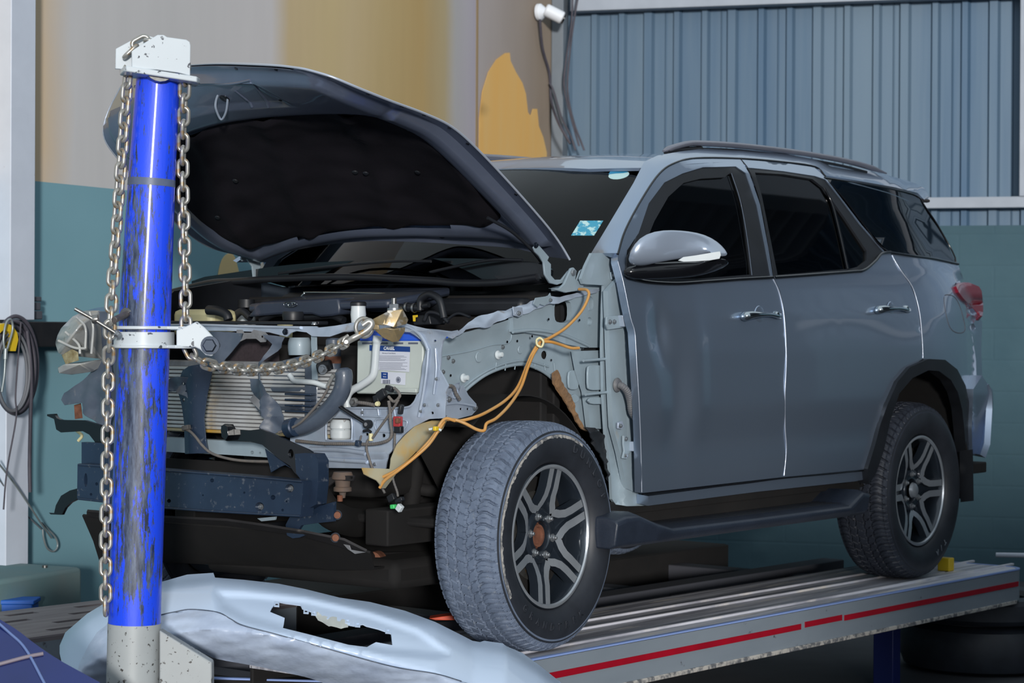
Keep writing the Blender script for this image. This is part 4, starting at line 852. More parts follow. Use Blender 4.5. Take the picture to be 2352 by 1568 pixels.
edge('door_seal', [(1476, 1134), (1560, 1124), (1700, 1110), (1801, 1097), (1900, 1088), (1992, 1079)], suv, .0042, -.004, 'gloss_black')
# ---- rear quarter
sil = [(2128, 448), (2132, 470)]
black_q = [(1893, 408), (1971, 420), (2051, 434), (2104, 449), (2125, 475), (2160, 528), (2196, 602), (2146, 592), (2040, 578), (1985, 517), (1940, 458)]
qs = [(2049, 584), (2146, 597), (2201, 609), (2213, 640), (2195, 649), (2192, 655), (2202, 672), (2228, 700), (2250, 726), (2256, 740), (2254, 800), (2256, 860), (2240, 890), (2236, 985), (2231, 985), (2227, 928), (2218, 885), (2199, 848), (2171, 827), (2133, 824), (2121, 825), (2119, 778), (2114, 722), (2105, 681), (2094, 652), (2073, 622), (2057, 598)]
qp = panel('rear_quarter', qs, so(0), M['paint'], suv, step=11, thick=.03, smooth=50)
panel('quarter_window', black_q, so(-.002), M['privacy'], suv, step=18, thick=.004)
edge('quarter_seal', black_q+black_q[:1], suv, .004, -.001, 'gloss_black')
tube('quarter_moulding', [side(u, v, .003) for u, v in [(2040, 579), (2100, 588), (2146, 594), (2201, 606)]], .006, M['gloss_black'], suv)
# fuel flap: shallow plate outline
ff = chaikin([(2166, 680), (2175, 676), (2192, 680), (2204, 700), (2214, 735), (2218, 762), (2200, 766), (2182, 756), (2172, 722)], 2)
tube('fuel_flap', [side(u, v, -.0005) for u, v in ff], .0022, M['bracketd'], suv)
# tail lamp
panel('tail_lamp', [(2193, 650), (2222, 647), (2236, 652), (2254, 660), (2258, 690), (2259, 712), (2256, 730), (2236, 708), (2205, 678)], so(.014), M['redlamp'], suv, step=8, thick=.03, sm=1, bev=.003)
# ---- roof side strip with A pillar
rs = gap[:]+[(1703, 363), (1800, 371), (1872, 381), (1897, 403), (1971, 415), (2051, 429), (2108, 443), (2130, 466), (2133, 452), (2126, 434), (2100, 420), (2060, 408), (2000, 393), (1900, 371), (1800, 352), (1700, 342), (1620, 340), (1560, 348), (1510, 357), (1480, 371), (1455, 420), (1386, 535), (1358, 581)]
_gl = gap+[(1703, 363), (1800, 371), (1872, 381), (1897, 403), (1971, 415), (2051, 429), (2108, 443)]
def rsurf(u, v, off=0):       # the pillar and cant rail roll inwards away from the door gap
    d = 1e9
    for a, b in zip(_gl, _gl[1:]):
        ax, ay = b[0]-a[0], b[1]-a[1]; t = max(0, min(1, ((u-a[0])*ax+(v-a[1])*ay)/(ax*ax+ay*ay))); d = min(d, math.hypot(u-a[0]-ax*t, v-a[1]-ay*t))
    return side(u, v, off-.085*min(1.3, d/48)**1.5)
rs_ = panel('roof_side', rs, rsurf, M['paint'], suv, step=10, thick=.02, smooth=55)
# ---- arch flare, sill, running board
fl_out = [(1993, 1077), (2010, 1022), (2022, 975), (2039, 928), (2062, 876), (2090, 843), (2133, 824), (2171, 826), (2199, 848), (2218, 885), (2227, 928), (2231, 985), (2232, 1030)]
fl_in = [(2219, 1040), (2215, 985), (2210, 940), (2200, 900), (2184, 872), (2157, 852), (2133, 850), (2096, 868), (2066, 903), (2045, 965), (2030, 1035), (2013, 1085), (1996, 1112)]
panel('arch_flare', fl_out+fl_in, so(.018), M['black'], suv, step=9, thick=.05, smooth=50, bev=.006)
panel('sill', [(1489, 1139), (1801, 1099), (1993, 1080), (1990, 1100), (1964, 1105), (1739, 1129), (1489, 1161)], so(-.01), M['paint'], suv, step=12, thick=.05, bev=.008)
# running board as a real step
def bx(name, x0, x1, y0, y1, z0, z1, m, par=suv, bev=.006, label=None): return box(name, ((x0+x1)/2, (y0+y1)/2, (z0+z1)/2), (x1-x0, y1-y0, z1-z0), m, par, None, bev, label)
M['stepm'] = mat('step_plastic', (30, 36, 48), .42, 0, .1, c2=(44, 52, 66), nscale=7, bump=.1, bscale=90)
ys = -.955
pA = W(1412, 1247, y=ys); pB = W(1985, 1182, y=ys)
zt0 = W(1700, 1196, y=ys).z; zb0 = W(1700, 1222, y=ys).z
prof = [(ys, zb0+.012), (ys-.012, zb0+.03), (ys-.004, zt0), (ys+.04, zt0+.012), (ys+.19, zt0+.010), (ys+.20, zt0-.02), (ys+.12, zb0), (ys+.02, zb0)]
bm = bmesh.new(); rings = []
xs = [pA.x, pA.x+.06, pA.x+.14, pA.x+.26, pA.x+.36, 1.2, 1.6, 1.95, pB.x-.12, pB.x-.02, pB.x+.03]
lift = [.055, .066, .066, .028, .004, 0, 0, 0, .004, .05, .045]
for x, l in zip(xs, lift): rings.append([bm.verts.new((x, y, z+(l if z > zb0+.025 else l*.0))) for y, z in prof])
n = len(prof)
for a, b in zip(rings, rings[1:]):
    for k in range(n): bm.faces.new((a[k], a[(k+1) % n], b[(k+1) % n], b[k]))
bm.faces.new(rings[0]); bm.faces.new(rings[-1][::-1]); bmesh.ops.recalc_face_normals(bm, faces=bm.faces[:])
rbd = mk('running_board', bm, M['stepm'], suv, 30, bev=.006)
for k in range(4): bx('tread_line', .72, 2.0, ys+.05+k*.03, ys+.058+k*.03, zt0+.008, zt0+.014, M['black'], rbd, .001)
bx('step_bracket', .7, .76, -.9, -.5, zb0+.005, zb0+.03, M['dark']); bx('step_bracket', 1.9, 1.96, -.9, -.5, zb0+.005, zb0+.03, M['dark'])
# ---- roof, windscreen, rear
def zc(x): return lerpT([(.85, 1.69), (.95, 1.728), (1.1, 1.757), (1.4, 1.785), (1.8, 1.792), (2.3, 1.775), (2.8, 1.74), (3.3, 1.685), (3.6, 1.64)], x)
def edge_pt(x):
    z = zc(x)-.045; return S(x, z), z
bm = bmesh.new(); G = []
NX, NY = 40, 24
for i in range(NX+1):
    t = i/NX; row = []
    for j in range(NY+1):
        s = -1+2*j/NY; x0 = .80+.16*abs(s)**2.2; x = x0+(3.56-x0)*t
        ye, ze = edge_pt(x); y = -ye*s if 0 else abs(ye)*s*-1*-1
        row.append(bm.verts.new((x, abs(ye)*s, zc(x)-.045*abs(s)**3+.012*(1-s*s))))
    G.append(row)
for i in range(NX):
    for j in range(NY): bm.faces.new((G[i][j], G[i+1][j], G[i+1][j+1], G[i][j+1]))
mk('roof', bm, M['paint'], suv, 60, thick=.012)
# windscreen between cowl line and roof front edge
wtop = lambda s: V((.80+.16*abs(s)**2.2, .64*s, zc(.80+.16*abs(s)**2.2)-.045*abs(s)**3+.012*(1-s*s)-.004))
wbot = lambda s: V((.10+.34*abs(s)**2.0, .735*s, 1.245))
def wsp(s, t):
    p = wbot(s).lerp(wtop(s), t); return p+V((-.035, 0, .03))*math.sin(math.pi*t)*(1-.5*s*s)
def wgrid(name, s0, s1, t0, t1, m, par, off=0, n=16, thick=.004):
    bm = bmesh.new(); g = [[bm.verts.new(wsp(s0+(s1-s0)*i/n, t0+(t1-t0)*j/n)+V((-.6, 0, .8))*off) for j in range(n+1)] for i in range(n+1)]
    for i in range(n):
        for j in range(n): bm.faces.new((g[i][j], g[i+1][j], g[i+1][j+1], g[i][j+1]))
    bmesh.ops.recalc_face_normals(bm, faces=bm.faces[:]); 
    return mk(name, bm, m, par, 60, thick=thick)
wsg = wgrid('windscreen', -1, 1, 0, 1, M['ws'], suv, 0, 24)
for (a, b, c, d) in [(-1.0, -.93, 0, 1), (.93, 1.0, 0, 1), (-1, 1, .955, 1.0), (-1, 1, 0, .05)]: wgrid('screen_border', a, b, c, d, M['gloss_black'], wsg, -.004, 14, .003)
def wsurf(u, v, off=0):        # ray to windscreen
    best = None
    k = (D+R2*((u-1176)/F)-U2*((v-784)/F))
    p0 = wbot(-.8); n = (wtop(-.5)-wbot(-.5)).cross(V((0, -1, 0))+V((.25, 0, 0))).normalized(); 
    q = CAM+k*((p0-CAM).dot(n)/k.dot(n))
    # refine by search over (s, t)
    s, t = -.6, .5
    for it in range(60):
        p = wsp(s, t); pu, pv, _ = proj(p); e = 1e-3
        a = proj(wsp(s+e, t)); b = proj(wsp(s, t+e)); J = ((a[0]-pu)/e, (b[0]-pu)/e, (a[1]-pv)/e, (b[1]-pv)/e); du, dv = u-pu, v-pv; det = J[0]*J[3]-J[1]*J[2]
        if abs(det) < 1e-6: break
        s += .7*(J[3]*du-J[1]*dv)/det; t += .7*(-J[2]*du+J[0]*dv)/det; s = max(-1.1, min(1.1, s)); t = max(-.1, min(1.1, t))
        if abs(du)+abs(dv) < .05: break
    return wsp(s, t)+V((-.6, 0, .8)).normalized()*(.001+off)
st = panel('licence_disc', [(1420+24*math.cos(a)+1.5, 402-9.5*math.sin(a)-3*math.cos(a)) for a in [2*math.pi*i/18 for i in range(18)]], wsurf, M['stickerw'], wsg, step=7, thick=.0008)
panel('disc_band', [(1398, 401), (1402, 395), (1418, 391), (1436, 392), (1443, 396), (1432, 398), (1415, 399)], lambda u, v, o=0: wsurf(u, v, .0015), mat('disc_blue', (40, 130, 170), .4), wsg, step=7, thick=.0008)
sq = panel('inspection_sticker', [(1333, 507), (1386, 507), (1365, 541), (1312, 541)], wsurf, M['sticker'], wsg, step=6, thick=.0008)
# mirror-image half, rear end, interior so the body is a real hollow shell
def mirror_panel(name, poly, m, holes=(), off=0, step=26): 
    o = panel(name, poly, so(off), m, suv, holes, step=step, thick=.02)
    for v in o.data.vertices: v.co.y = -v.co.y
    o.data.flip_normals(); return o
full = gap[:]+[(1700, 365), (1800, 373), (1893, 404), (1936, 460), (1978, 515), (2034, 580)]+rd_rear+arch[1:]+[(1803, 1095), (1474, 1132)]+fd_front[::-1][1:]
mirror_panel('far_body_side', full, M['paint'], [black_f, black_r])
mirror_panel('far_window', black_f, M['tint'], off=-.01); mirror_panel('far_window', black_r, M['tint'], off=-.01)
mirror_panel('far_roof_side', rs, M['paint']); mirror_panel('far_quarter', qs, M['paint']); mirror_panel('far_quarter_window', black_q, M['tint'], off=-.004)
mirror_panel('far_sill', [(1489, 1139), (1801, 1099), (1993, 1080), (1990, 1100), (1489, 1161)], M['paint'])
# tailgate and rear bumper
bm = bmesh.new(); zs = [(.55, 3.74), (.75, 3.84), (.95, 3.82), (1.2, 3.76), (1.36, 3.70), (1.6, 3.60), (1.70, 3.55)]; g = []
for z, xr in zs:
    row = []
    for j in range(17):
        s = -1+j/8; x = xr-.28*abs(s)**3.2; y = abs(S(min(x, 3.5), z))*s; row.append(bm.verts.new((x, y*1.0, z)))
    g.append(row)
for a, b in zip(g, g[1:]):
    for j in range(16): bm.faces.new((a[j], a[j+1], b[j+1], b[j]))
bmesh.ops.recalc_face_normals(bm, faces=bm.faces[:]); mk('tailgate', bm, M['paint'], suv, 40, thick=.02)
bpz = [(2236, 893), (2256, 862), (2262, 872), (2280, 895), (2281, 925), (2279, 960), (2272, 1000), (2256, 1030), (2240, 1043), (2234, 1045), (2232, 985)]
bsurf = so(.035)
panel('rear_bumper', bpz, bsurf, M['paint'], suv, step=7, thick=.06, smooth=50, bev=.008)
bm = bmesh.new(); g = []
for z, o_ in [(.50, -.03), (.56, .02), (.72, .04), (.80, .035), (.84, 0)]:
    g.append([bm.verts.new((3.80+o_-.36*abs(s)**3, .88*s, z)) for s in [-1+j/8 for j in range(17)]])
for a, b in zip(g, g[1:]):
    for j in range(16): bm.faces.new((a[j], a[j+1], b[j+1], b[j]))
bmesh.ops.recalc_face_normals(bm, faces=bm.faces[:]); mk('rear_bumper_bar', bm, M['paint'], suv, 40, thick=.03)
panel('mud_flap', [(2204, 1035), (2232, 1032), (2234, 1150), (2206, 1153)], lambda u, v, o=0: W(u, v, x=3.14), M['black'], suv, step=20, thick=.012)
# rear wheel-arch liner: half drum
def liner(x0, r, y0, y1, m, name='wheel_liner', a0=-.15, a1=3.3, zc_=.40):
    bm = bmesh.new(); n = 24; A = []
    for i in range(n+1):
        a = a0+(a1-a0)*i/n; A.append([bm.verts.new((x0-r*math.cos(a), y, zc_+r*math.sin(a))) for y in (y0, y1)])
    for a, b in zip(A, A[1:]): bm.faces.new((a[0], a[1], b[1], b[0]))
    c = bm.verts.new((x0, y1, zc_)); 
    for a, b in zip(A, A[1:]): bm.faces.new((a[1], b[1], c))
    return mk(name, bm, m, suv, 40, thick=.004)
liner(2.745, .53, -.86, -.52, M['dark']); liner(2.745, .53, .86, .52, M['dark'])
liner(0.03, .455, -.735, -.45, M['dark'], a0=.9, a1=3.2, zc_=.40); liner(0.03, .455, .74, .50, M['dark'], a0=.9, a1=3.2)
# ---- roof rail
def rp(u, v, y=-.60): return W(u, v, y=y)
R_ = [rp(1524, 347), rp(1545, 339), rp(1575, 331), rp(1605, 329), (rp(1680, 333)), rp(1760, 341), rp(1850, 353), rp(1930, 367), rp(1990, 382), rp(2035, 398)]
bm = bmesh.new(); tube_bm(bm, spline(R_, 6), .02, 12, rf=lambda t: .019*min(1, .35+t*10, .3+(1-t)*9), flat=.62); bmesh.ops.recalc_face_normals(bm, faces=bm.faces[:])
rail_ = mk('roof_rail', bm, M['paint_in'], suv, 60)
tube('rail_foot', [rp(1530, 348), rp(1575, 345), rp(1610, 343)], .013, M['black'], rail_)
o = tube('roof_rail', [V((p.x, -p.y, p.z)) for p in R_], .016, M['paint_in'], suv)
tube('rail_gap', [rp(u, v+9) for u, v in [(1600, 333), (1680, 336), (1760, 345), (1850, 357), (1930, 371), (1990, 386)]], .006, M['black'], rail_)
# ---- door handles
for (u, v, s, dr) in [(1748, 723, 1, fd), (2050, 709, .87, rd)]:
    hp = lambda a, b, o: side(u+a*s, v+b*s, o)
    bm = bmesh.new(); tube_bm(bm, spline([hp(-40, 2, .0), hp(-36, 3, .022), hp(-20, 0, .036), hp(0, -1, .04), hp(20, -1, .034), hp(36, 2, .02), hp(40, 3, .0)], 5), .013, 14, rf=lambda t: .0125+.005*math.cos((t-.15)*6), flat=1.0); bmesh.ops.recalc_face_normals(bm, faces=bm.faces[:])
    h = mk('door_handle', bm, M['chrome'], dr, 60, label='chrome door handle')
    lathe('handle_bowl', [(0, .002), (.022*s, .004), (.034*s, .0015), (.036*s, -.002)], side(u-4, v, 0), (0, -1, 0), M['paint'], dr, 28)
    lathe('lock_cap', [(0, .022), (.010, .020), (.013, .012), (.013, 0)], side(u+30*s, v-1, .008), (0, -1, 0), M['chrome'], dr, 20)
# ---- door mirror
def mir(u, v, y): return W(u, v, y=y)
def loft(name, secs, m, par, smooth=60, sub=1, caps=True):
    bm = bmesh.new(); R = [[bm.verts.new(p) for p in s] for s in secs]; n = len(R[0])
    for a, b in zip(R, R[1:]):
        for k in range(n): bm.faces.new((a[k], a[(k+1) % n], b[(k+1) % n], b[k]))
    if caps: bm.faces.new(R[0]); bm.faces.new(R[-1][::-1])
    bmesh.ops.recalc_face_normals(bm, faces=bm.faces[:]); o = mk(name, bm, m, par, smooth)
    if sub: s = o.modifiers.new('s', 'SUBSURF'); s.levels = s.render_levels = sub
    return o
# mirror shell: sections running outboard (y) with traced top and bottom edges
MT = [(1464, 600, 612), (1474, 560, 611), (1492, 538, 607), (1515, 529, 602), (1545, 527, 596), (1580, 530, 592), (1610, 536, 590), (1635, 550, 588), (1650, 568, 586), (1655, 583, 590)]
secs = []
for k, (u, vt, vb) in enumerate(MT):
    t = k/(len(MT)-1); y = -.93-.20*t; c1 = mir(u, vt, y); c2 = mir(u, vb, y); h = (c1-c2).length/2; c = (c1+c2)/2; w = .045+.035*math.sin(math.pi*min(1, t*1.1+.08))
    fwd = V((-1, 0, 0)); q = []
    for a in range(16):
        an = 2*math.pi*a/16; q.append(c+V((0, 0, 1))*h*math.copysign(abs(math.sin(an))**.8, math.sin(an))+V((-1, .15, 0))*w*math.cos(an))
    secs.append(q)
mr_ = loft('door_mirror', secs, M['mirrorcap'], fd)
MB = [(1440, 612, 640), (1470, 608, 642), (1515, 603, 640), (1560, 600, 638), (1600, 600, 634), (1640, 600, 618), (1655, 590, 604)]
secs = []
for k, (u, vt, vb) in enumerate(MB):
    t = k/(len(MB)-1); y = -.90-.22*t; c1 = mir(u, vt, y); c2 = mir(u, vb, y); h = (c1-c2).length/2+.001; c = (c1+c2)/2; w = .035+.04*min(1, t*2.2)-.02*max(0, t-.85)*6
    secs.append([c+V((0, 0, 1))*h*math.sin(2*math.pi*a/16)+V((-1, .15, 0))*w*math.cos(2*math.pi*a/16) for a in range(16)])
loft('mirror_base', secs, M['gloss_black'], fd)
panel('mirror_indicator', [(1558, 598), (1570, 590), (1600, 586), (1640, 579), (1654, 577), (1656, 586), (1653, 594), (1630, 598), (1600, 600), (1570, 601)], lambda u, v, o=0: W(u, v, y=-.93-.20*((u-1464)/190.))+(CAM-W(u, v, y=-1)).normalized()*.062, M['milky'], fd, step=8, thick=.008, bev=.002, label='clear mirror indicator lens')
panel('mirror_sail', [(1437, 632), (1440, 590), (1462, 545), (1472, 548), (1470, 620), (1480, 645), (1445, 640)], so(.006), M['black'], fd, step=12, thick=.03, bev=.004)
# ---- interior
def seat(x, y):
    s = bx('car_seat', x-.1, x+.4, y-.24, y+.24, .75, .95, M['seat'], suv, .05)
    box('seat_back', (x+.45, y, 1.15), (.14, .46, .6), M['seat'], s, Matrix.Rotation(.25, 3, 'Y'), .05)
    box('headrest', (x+.55, y, 1.55), (.09, .26, .17), M['seat'], s, Matrix.Rotation(.2, 3, 'Y'), .04)
for x, y in [(1.1, -.38), (1.1, .38), (2.0, -.38), (2.0, .38)]: seat(x, y)
bx('dashboard', .35, .80, -.72, .72, .9, 1.22, M['dash'], suv, .04); bx('cabin_floor', .3, 3.6, -.8, .8, .42, .47, M['dark'], suv); bx('bulkhead', .27, .31, -.69, .69, .45, 1.17, M['dark'], suv)
bm = bmesh.new(); P = [V((.78+.12*math.sin(a), -.38+.19*math.cos(a), 1.17+.15*math.sin(a))) for a in [2*math.pi*i/24 for i in range(24)]]; tube_bm(bm, P, .014, 8, True); bmesh.ops.recalc_face_normals(bm, faces=bm.faces[:]); 
o = mk('steering_wheel', bm, M['dash'], suv, 60)
for v_ in o.data.vertices: v_.co.y = -v_.co.y
o.data.flip_normals()
bx('rear_shelf', 3.0, 3.5, -.7, .7, 1.05, 1.1, M['dark'], suv)
# headlining keeps the cabin dark
bx('headlining', 1.0, 3.4, -.6, .6, 1.685, 1.70, M['seat'], suv, .01)
bx('gearbox_guard', -.3, 1.0, -.45, .45, .20, .30, M['dark'], suv, .03); bx('floor_pan', .32, 2.2, -.78, .76, .335, .43, M['dark'], suv, .01)
# ---- chassis under the body
for y in (-.45, .45): bx('chassis_rail', -.40, 3.6, y-.05, y+.05, .36, .48, M['dark'])
bx('gearbox', .25, 1.1, -.2, .2, .26, .46, M['dark'], suv, .04); bx('fuel_tank', 1.2, 2.2, -.1, .42, .26, .42, M['dark'], suv, .04)
cyl('rear_axle', (2.745, -.7, .385), (2.745, .7, .385), .05, M['dark'], suv); lathe('differential', [(0, -.14), (.1, -.1), (.15, 0), (.1, .1), (0, .14)], (2.745, .1, .385), (1, 0, 0), M['dark'], suv, 24)
# ================================================================== wheels (built once, copied)
def tyre_mesh():
    R = .3865; hw = .132; NA = 992
    # cross profile (y, r) from outer bead (-) to inner bead (+); tread part subdivided finely
    sw = [(-.092, .243), (-.104, .248), (-.118, .262), (-.129, .285), (-.1325, .31), (-.1315, .328), (-.1285, .340), (-.1275, .3415), (-.1265, .346), (-.1265, .3475), (-.1235, .352), (-.123, .354), (-.118, .362), (-.112, .3705)]
    tr = []
    for i in range(45):
        y = -.105+.21*i/44; tr.append((y, R-.0012*(y/.05)**2-.010*max(0, (abs(y)-.075)/.03)**2))
    prof = sw+tr+[(-a, b) for a, b in sw[::-1]]
    def depth(y, th):
        if abs(y) > .118: return 0
        q = th/(2*math.pi)*62; d = 0
        zig = .0035*(abs((q*2) % 2-1)*2-1)
        for g in (-.055, -.020, .020, .055):
            if abs(y-g-zig) < .0030: d = .008
        fr = q % 1
        if abs(y) > .058:
            k = .25*math.sin((abs(y)-.058)*60); 
            if abs(((fr+k) % 1)-.5) < .095: d = max(d, .009 if abs(y) < .114 else .005)
            if abs(((fr+k+.5) % 1)-.5) < .03: d = max(d, .003)
        elif abs(y) > .024:
            k = .5*(abs(y)-.02)/.035; 
            if abs(((fr+k) % 1)-.5) < .06: d = max(d, .006)
        else:
            if abs(((fr*1+y*9) % 1)-.5) < .045: d = max(d, .004)
        return d
    me = bpy.data.meshes.new('wheel'); vs = []; n = len(prof); fs = []; mi = []
    for i in range(NA):
        th = 2*math.pi*i/NA; c, s = math.cos(th), math.sin(th)
        for (y, r) in prof:
            rr = r-depth(y, th) if r > .355 else r
            vs.append((rr*c, y, rr*s))
    for i in range(NA):
        j = (i+1) % NA
        for k in range(n-1):
            fs.append((i*n+k, i*n+k+1, j*n+k+1, j*n+k)); r = (prof[k][1]+prof[k+1][1])/2
            mi.append(0 if r > .3575 else (2 if (.342 < r < .3485 and prof[k][0] < 0) else 1))
    me.from_pydata(vs, [], fs); 
    for x in (M['rubber'], M['sidewall'], M['rubber']): me.materials.append(x)
    me.polygons.foreach_set('material_index', mi); me.polygons.foreach_set('use_smooth', [True]*len(fs))
    me.update(); me.set_sharp_from_angle(angle=math.radians(32)); return me
tyre = bpy.data.objects.new('wheel', tyre_mesh()); link(tyre, suv); tyre['label'] = 'front wheel with worn tyre and scuffed sidewall'
def wpart(name, bm, m, smooth=35, bev=0, thick=0): bmesh.ops.recalc_face_normals(bm, faces=bm.faces[:]); return mk(name, bm, m, tyre, smooth, bev=bev, thick=thick)
# scuffed ring on the sidewall (ragged)
bm = bmesh.new(); n = 140; A = []
for i in range(n+1):
    a = math.radians(62)+math.radians(150)*i/n; w = noise.noise(V((a*6, 0, 0)))*.007+noise.noise(V((a*25, 3, 0)))*.005
    r0 = .326+w*.9; r1 = .3405; A.append([bm.verts.new((r*math.cos(a), y, r*math.sin(a))) for r, y in ((r0, -.1315), (r1, -.1293))])
for a, b in zip(A, A[1:]): bm.faces.new((a[0], a[1], b[1], b[0]))
scuff = mk('sidewall_scuff', bm, M['scuff'], tyre, 60, thick=.0008)
# rim
bm = bmesh.new(); prof = [(.243, -.094), (.2435, -.100), (.239, -.104), (.232, -.1035), (.227, -.098), (.222, -.085), (.214, -.05), (.205, .0), (.205, .08), (.24, .10)]
lathe_bm(bm, prof, (0, 0, 0), (0, 1, 0), 96); rimb = wpart('rim', bm, M['gunmetal'], 40)
bm = bmesh.new(); lathe_bm(bm, [(.2405, -.1045), (.2365, -.1065), (.2305, -.1055), (.2265, -.100)], (0, 0, 0), (0, 1, 0), 96); wpart('rim_lip', bm, M['alloy'], 40)
bm = bmesh.new(); lathe_bm(bm, [(0, -.02), (.20, -.02), (.20, 0)], (0, 0, 0), (0, 1, 0), 48); wpart('brake_shield', bm, M['dark'], 40)
bm = bmesh.new(); lathe_bm(bm, [(.06, -.035), (.15, -.035), (.15, -.015), (.06, -.015)], (0, 0, 0), (0, 1, 0), 64); wpart('brake_disc', bm, M['steel'], 40)
def yface(r): return -.098+.038*((.228-r)/.15)**1.6 if r < .228 else -.098
for k in range(6):
    th = math.radians(80+60*k); ca, sa = math.cos(th), math.sin(th)
    def XY(r, t): return (r*ca-t*sa, r*sa+t*ca)
    for sg in (-1, 1):
        C = [(.231, .0225, .027), (.165, .0222, .028), (.136, .0228, .028), (.110, .0315, .027), (.094, .0420, .026), (.080, .0460, .020)]
        bm = bmesh.new(); T = []; B = []
        P = [V((r, t*sg)) for r, t, w in C]
        for i, (r, t, w) in enumerate(C):
            a = P[max(0, i-1)]; b = P[min(len(P)-1, i+1)]; tn = (b-a).normalized(); nn = V((-tn.y, tn.x)); row = []; rowb = []
            for q in (-1, 1):
                p = P[i]+nn*q*w/2; x, z = XY(p.x, p.y); y = yface(math.hypot(p.x, p.y))
                row.append(bm.verts.new((x, y, z)))
                p2 = P[i]+nn*q*(w/2+.006); x, z = XY(p2.x, p2.y); rowb.append(bm.verts.new((x, y+.030, z)))
            T.append(row); B.append(rowb)
        for i in range(len(T)-1):
            f = bm.faces.new((T[i][0], T[i][1], T[i+1][1], T[i+1][0])); f.material_index = 0
            for q in (0, 1): f = bm.faces.new((T[i][q], T[i+1][q], B[i+1][q], B[i][q])); f.material_index = 1
            f = bm.faces.new((B[i][0], B[i][1], B[i+1][1], B[i+1][0])); f.material_index = 1
        wpart('spoke', bm, [M['alloy'], M['gunmetal']], 25)
    # web filling the slot between the twin arms
    bm = bmesh.new(); Q = [(.230, -.02), (.230, .02), (.14, .02), (.10, .024), (.085, .03), (.085, -.03), (.10, -.024), (.14, -.02)]
    vs_ = [bm.verts.new((XY(r, t)[0], yface(r)+.014, XY(r, t)[1])) for r, t in Q]; bm.faces.new(vs_); wpart('spoke_web', bm, M['gunmetal'], 0, thick=.02)
bm = bmesh.new(); lathe_bm(bm, [(.046, -.030), (.048, -.056), (.052, -.062), (.062, -.060), (.080, -.064), (.092, -.058), (.092, -.02)], (0, 0, 0), (0, 1, 0), 60); wpart('hub', bm, M['gunmetal'], 35)
for k in range(6):
    a = math.radians(50+60*k); bolt(V((.070*math.cos(a), -.062, .070*math.sin(a))), (0, -1, 0), .0105, tyre, 'bolt', 'lug_nut')
    o = tyre.children[-1]
    bm = bmesh.new(); c = V((.070*math.cos(a), 0, .070*math.sin(a))); cyl_bm(bm, c+V((0, -.066, 0)), c+V((0, -.0795, 0)), .0065, 12, bev=.002); wpart('wheel_stud', bm, M['bolt'])
bm = bmesh.new(); lathe_bm(bm, [(0, -.040), (.026, -.042), (.030, -.050), (.038, -.050), (.040, -.036), (.047, -.034)], (0, 0, 0), (0, 1, 0), 36); hubc = wpart('rusty_hub', bm, M['rust'], 35); hubc['label'] = 'rusty bare hub where the centre cap is missing'
# raised lettering
M['letter'] = mat('sidewall_lettering', (44, 48, 56), .55)
def arc_text(name, s, r, size, a0, a1, flip=False, m='letter', par=None):
    n = len(s)
    for i, chh in enumerate(s):
        if chh == ' ': continue
        a = math.radians(a0+(a1-a0)*(i+.5)/n); me = text_mesh(chh, size, size*.02); bm = bmesh.new()
        c = V((r*math.cos(a), -.1335, r*math.sin(a))); rad = V((math.cos(a), 0, math.sin(a))); tan = V((math.sin(a), 0, -math.cos(a))); up = rad
        if flip: tan = -tan; up = -rad
        bm.from_mesh(me)
        for v in bm.verts: v.co = c+tan*v.co.x+up*v.co.y
        bpy.data.meshes.remove(me); mk(name, bm, M[m], par or tyre, 0, thick=.0022, offs=0)
arc_text('maker_letter', 'DUNLOP', .305, .040, 74, 18); arc_text('model_letter', 'GRANDTREK', .302, .034, 222, 300, True)
STEER = Matrix.Rotation(math.radians(3.0), 4, 'Z') @ Matrix.Rotation(math.radians(-1.0), 4, 'X')
tyre.matrix_basis = Matrix.Translation((0, -.772, .3865)) @ STEER
def copy_wheel(mw, skip=(), label=None):
    t = dup(tyre, mw, suv); t['label'] = label
    for c in tyre.children:
        if c.name.split('.')[0] in skip: continue
        d = c.copy(); COL.objects.link(d); d.parent = t; d.matrix_parent_inverse = Matrix.Identity(4); WLOC[d.name] = V((0, 0, 0))
    return t
for c in tyre.children: c.matrix_parent_inverse = Matrix.Identity(4)
rw = copy_wheel(Matrix.Translation((2.745, -.775, .3865)) @ Matrix.Rotation(math.radians(20), 4, 'Y') , ('rusty_hub', 'sidewall_scuff', 'maker_letter', 'model_letter'), 'rear wheel with chunky tyre, shade painted into its colour')
for o_ in (rw,):
    for i_ in (0, 2): o_.material_slots[i_].link = 'OBJECT'; o_.material_slots[i_].material = M['rubbershade']
bm = bmesh.new(); lathe_bm(bm, [(0, -.086), (.020, -.085), (.030, -.078), (.034, -.066)], (0, 0, 0), (0, 1, 0), 36); bmesh.ops.recalc_face_normals(bm, faces=bm.faces[:])
o = mk('centre_cap', bm, M['alloy'], rw, 35); o.matrix_parent_inverse = Matrix.Identity(4)
M['letterw'] = mat('worn_white_letters', (112, 118, 126), .5); arc_text('white_letter', 'A/T', .300, .034, -52, -28, False, 'letterw', rw)
for o in rw.children:
    if o.name.startswith('white_letter'): o.matrix_parent_inverse = Matrix.Identity(4)
FL = Matrix.Rotation(math.pi, 4, 'Z')
copy_wheel(Matrix.Translation((.0, .772, .3865)) @ FL, ('sidewall_scuff', 'lug_nut', 'wheel_stud', 'maker_letter', 'model_letter'), 'far front wheel')
copy_wheel(Matrix.Translation((2.745, .775, .3865)) @ FL, ('sidewall_scuff', 'lug_nut', 'wheel_stud', 'maker_letter', 'model_letter'), 'far rear wheel')
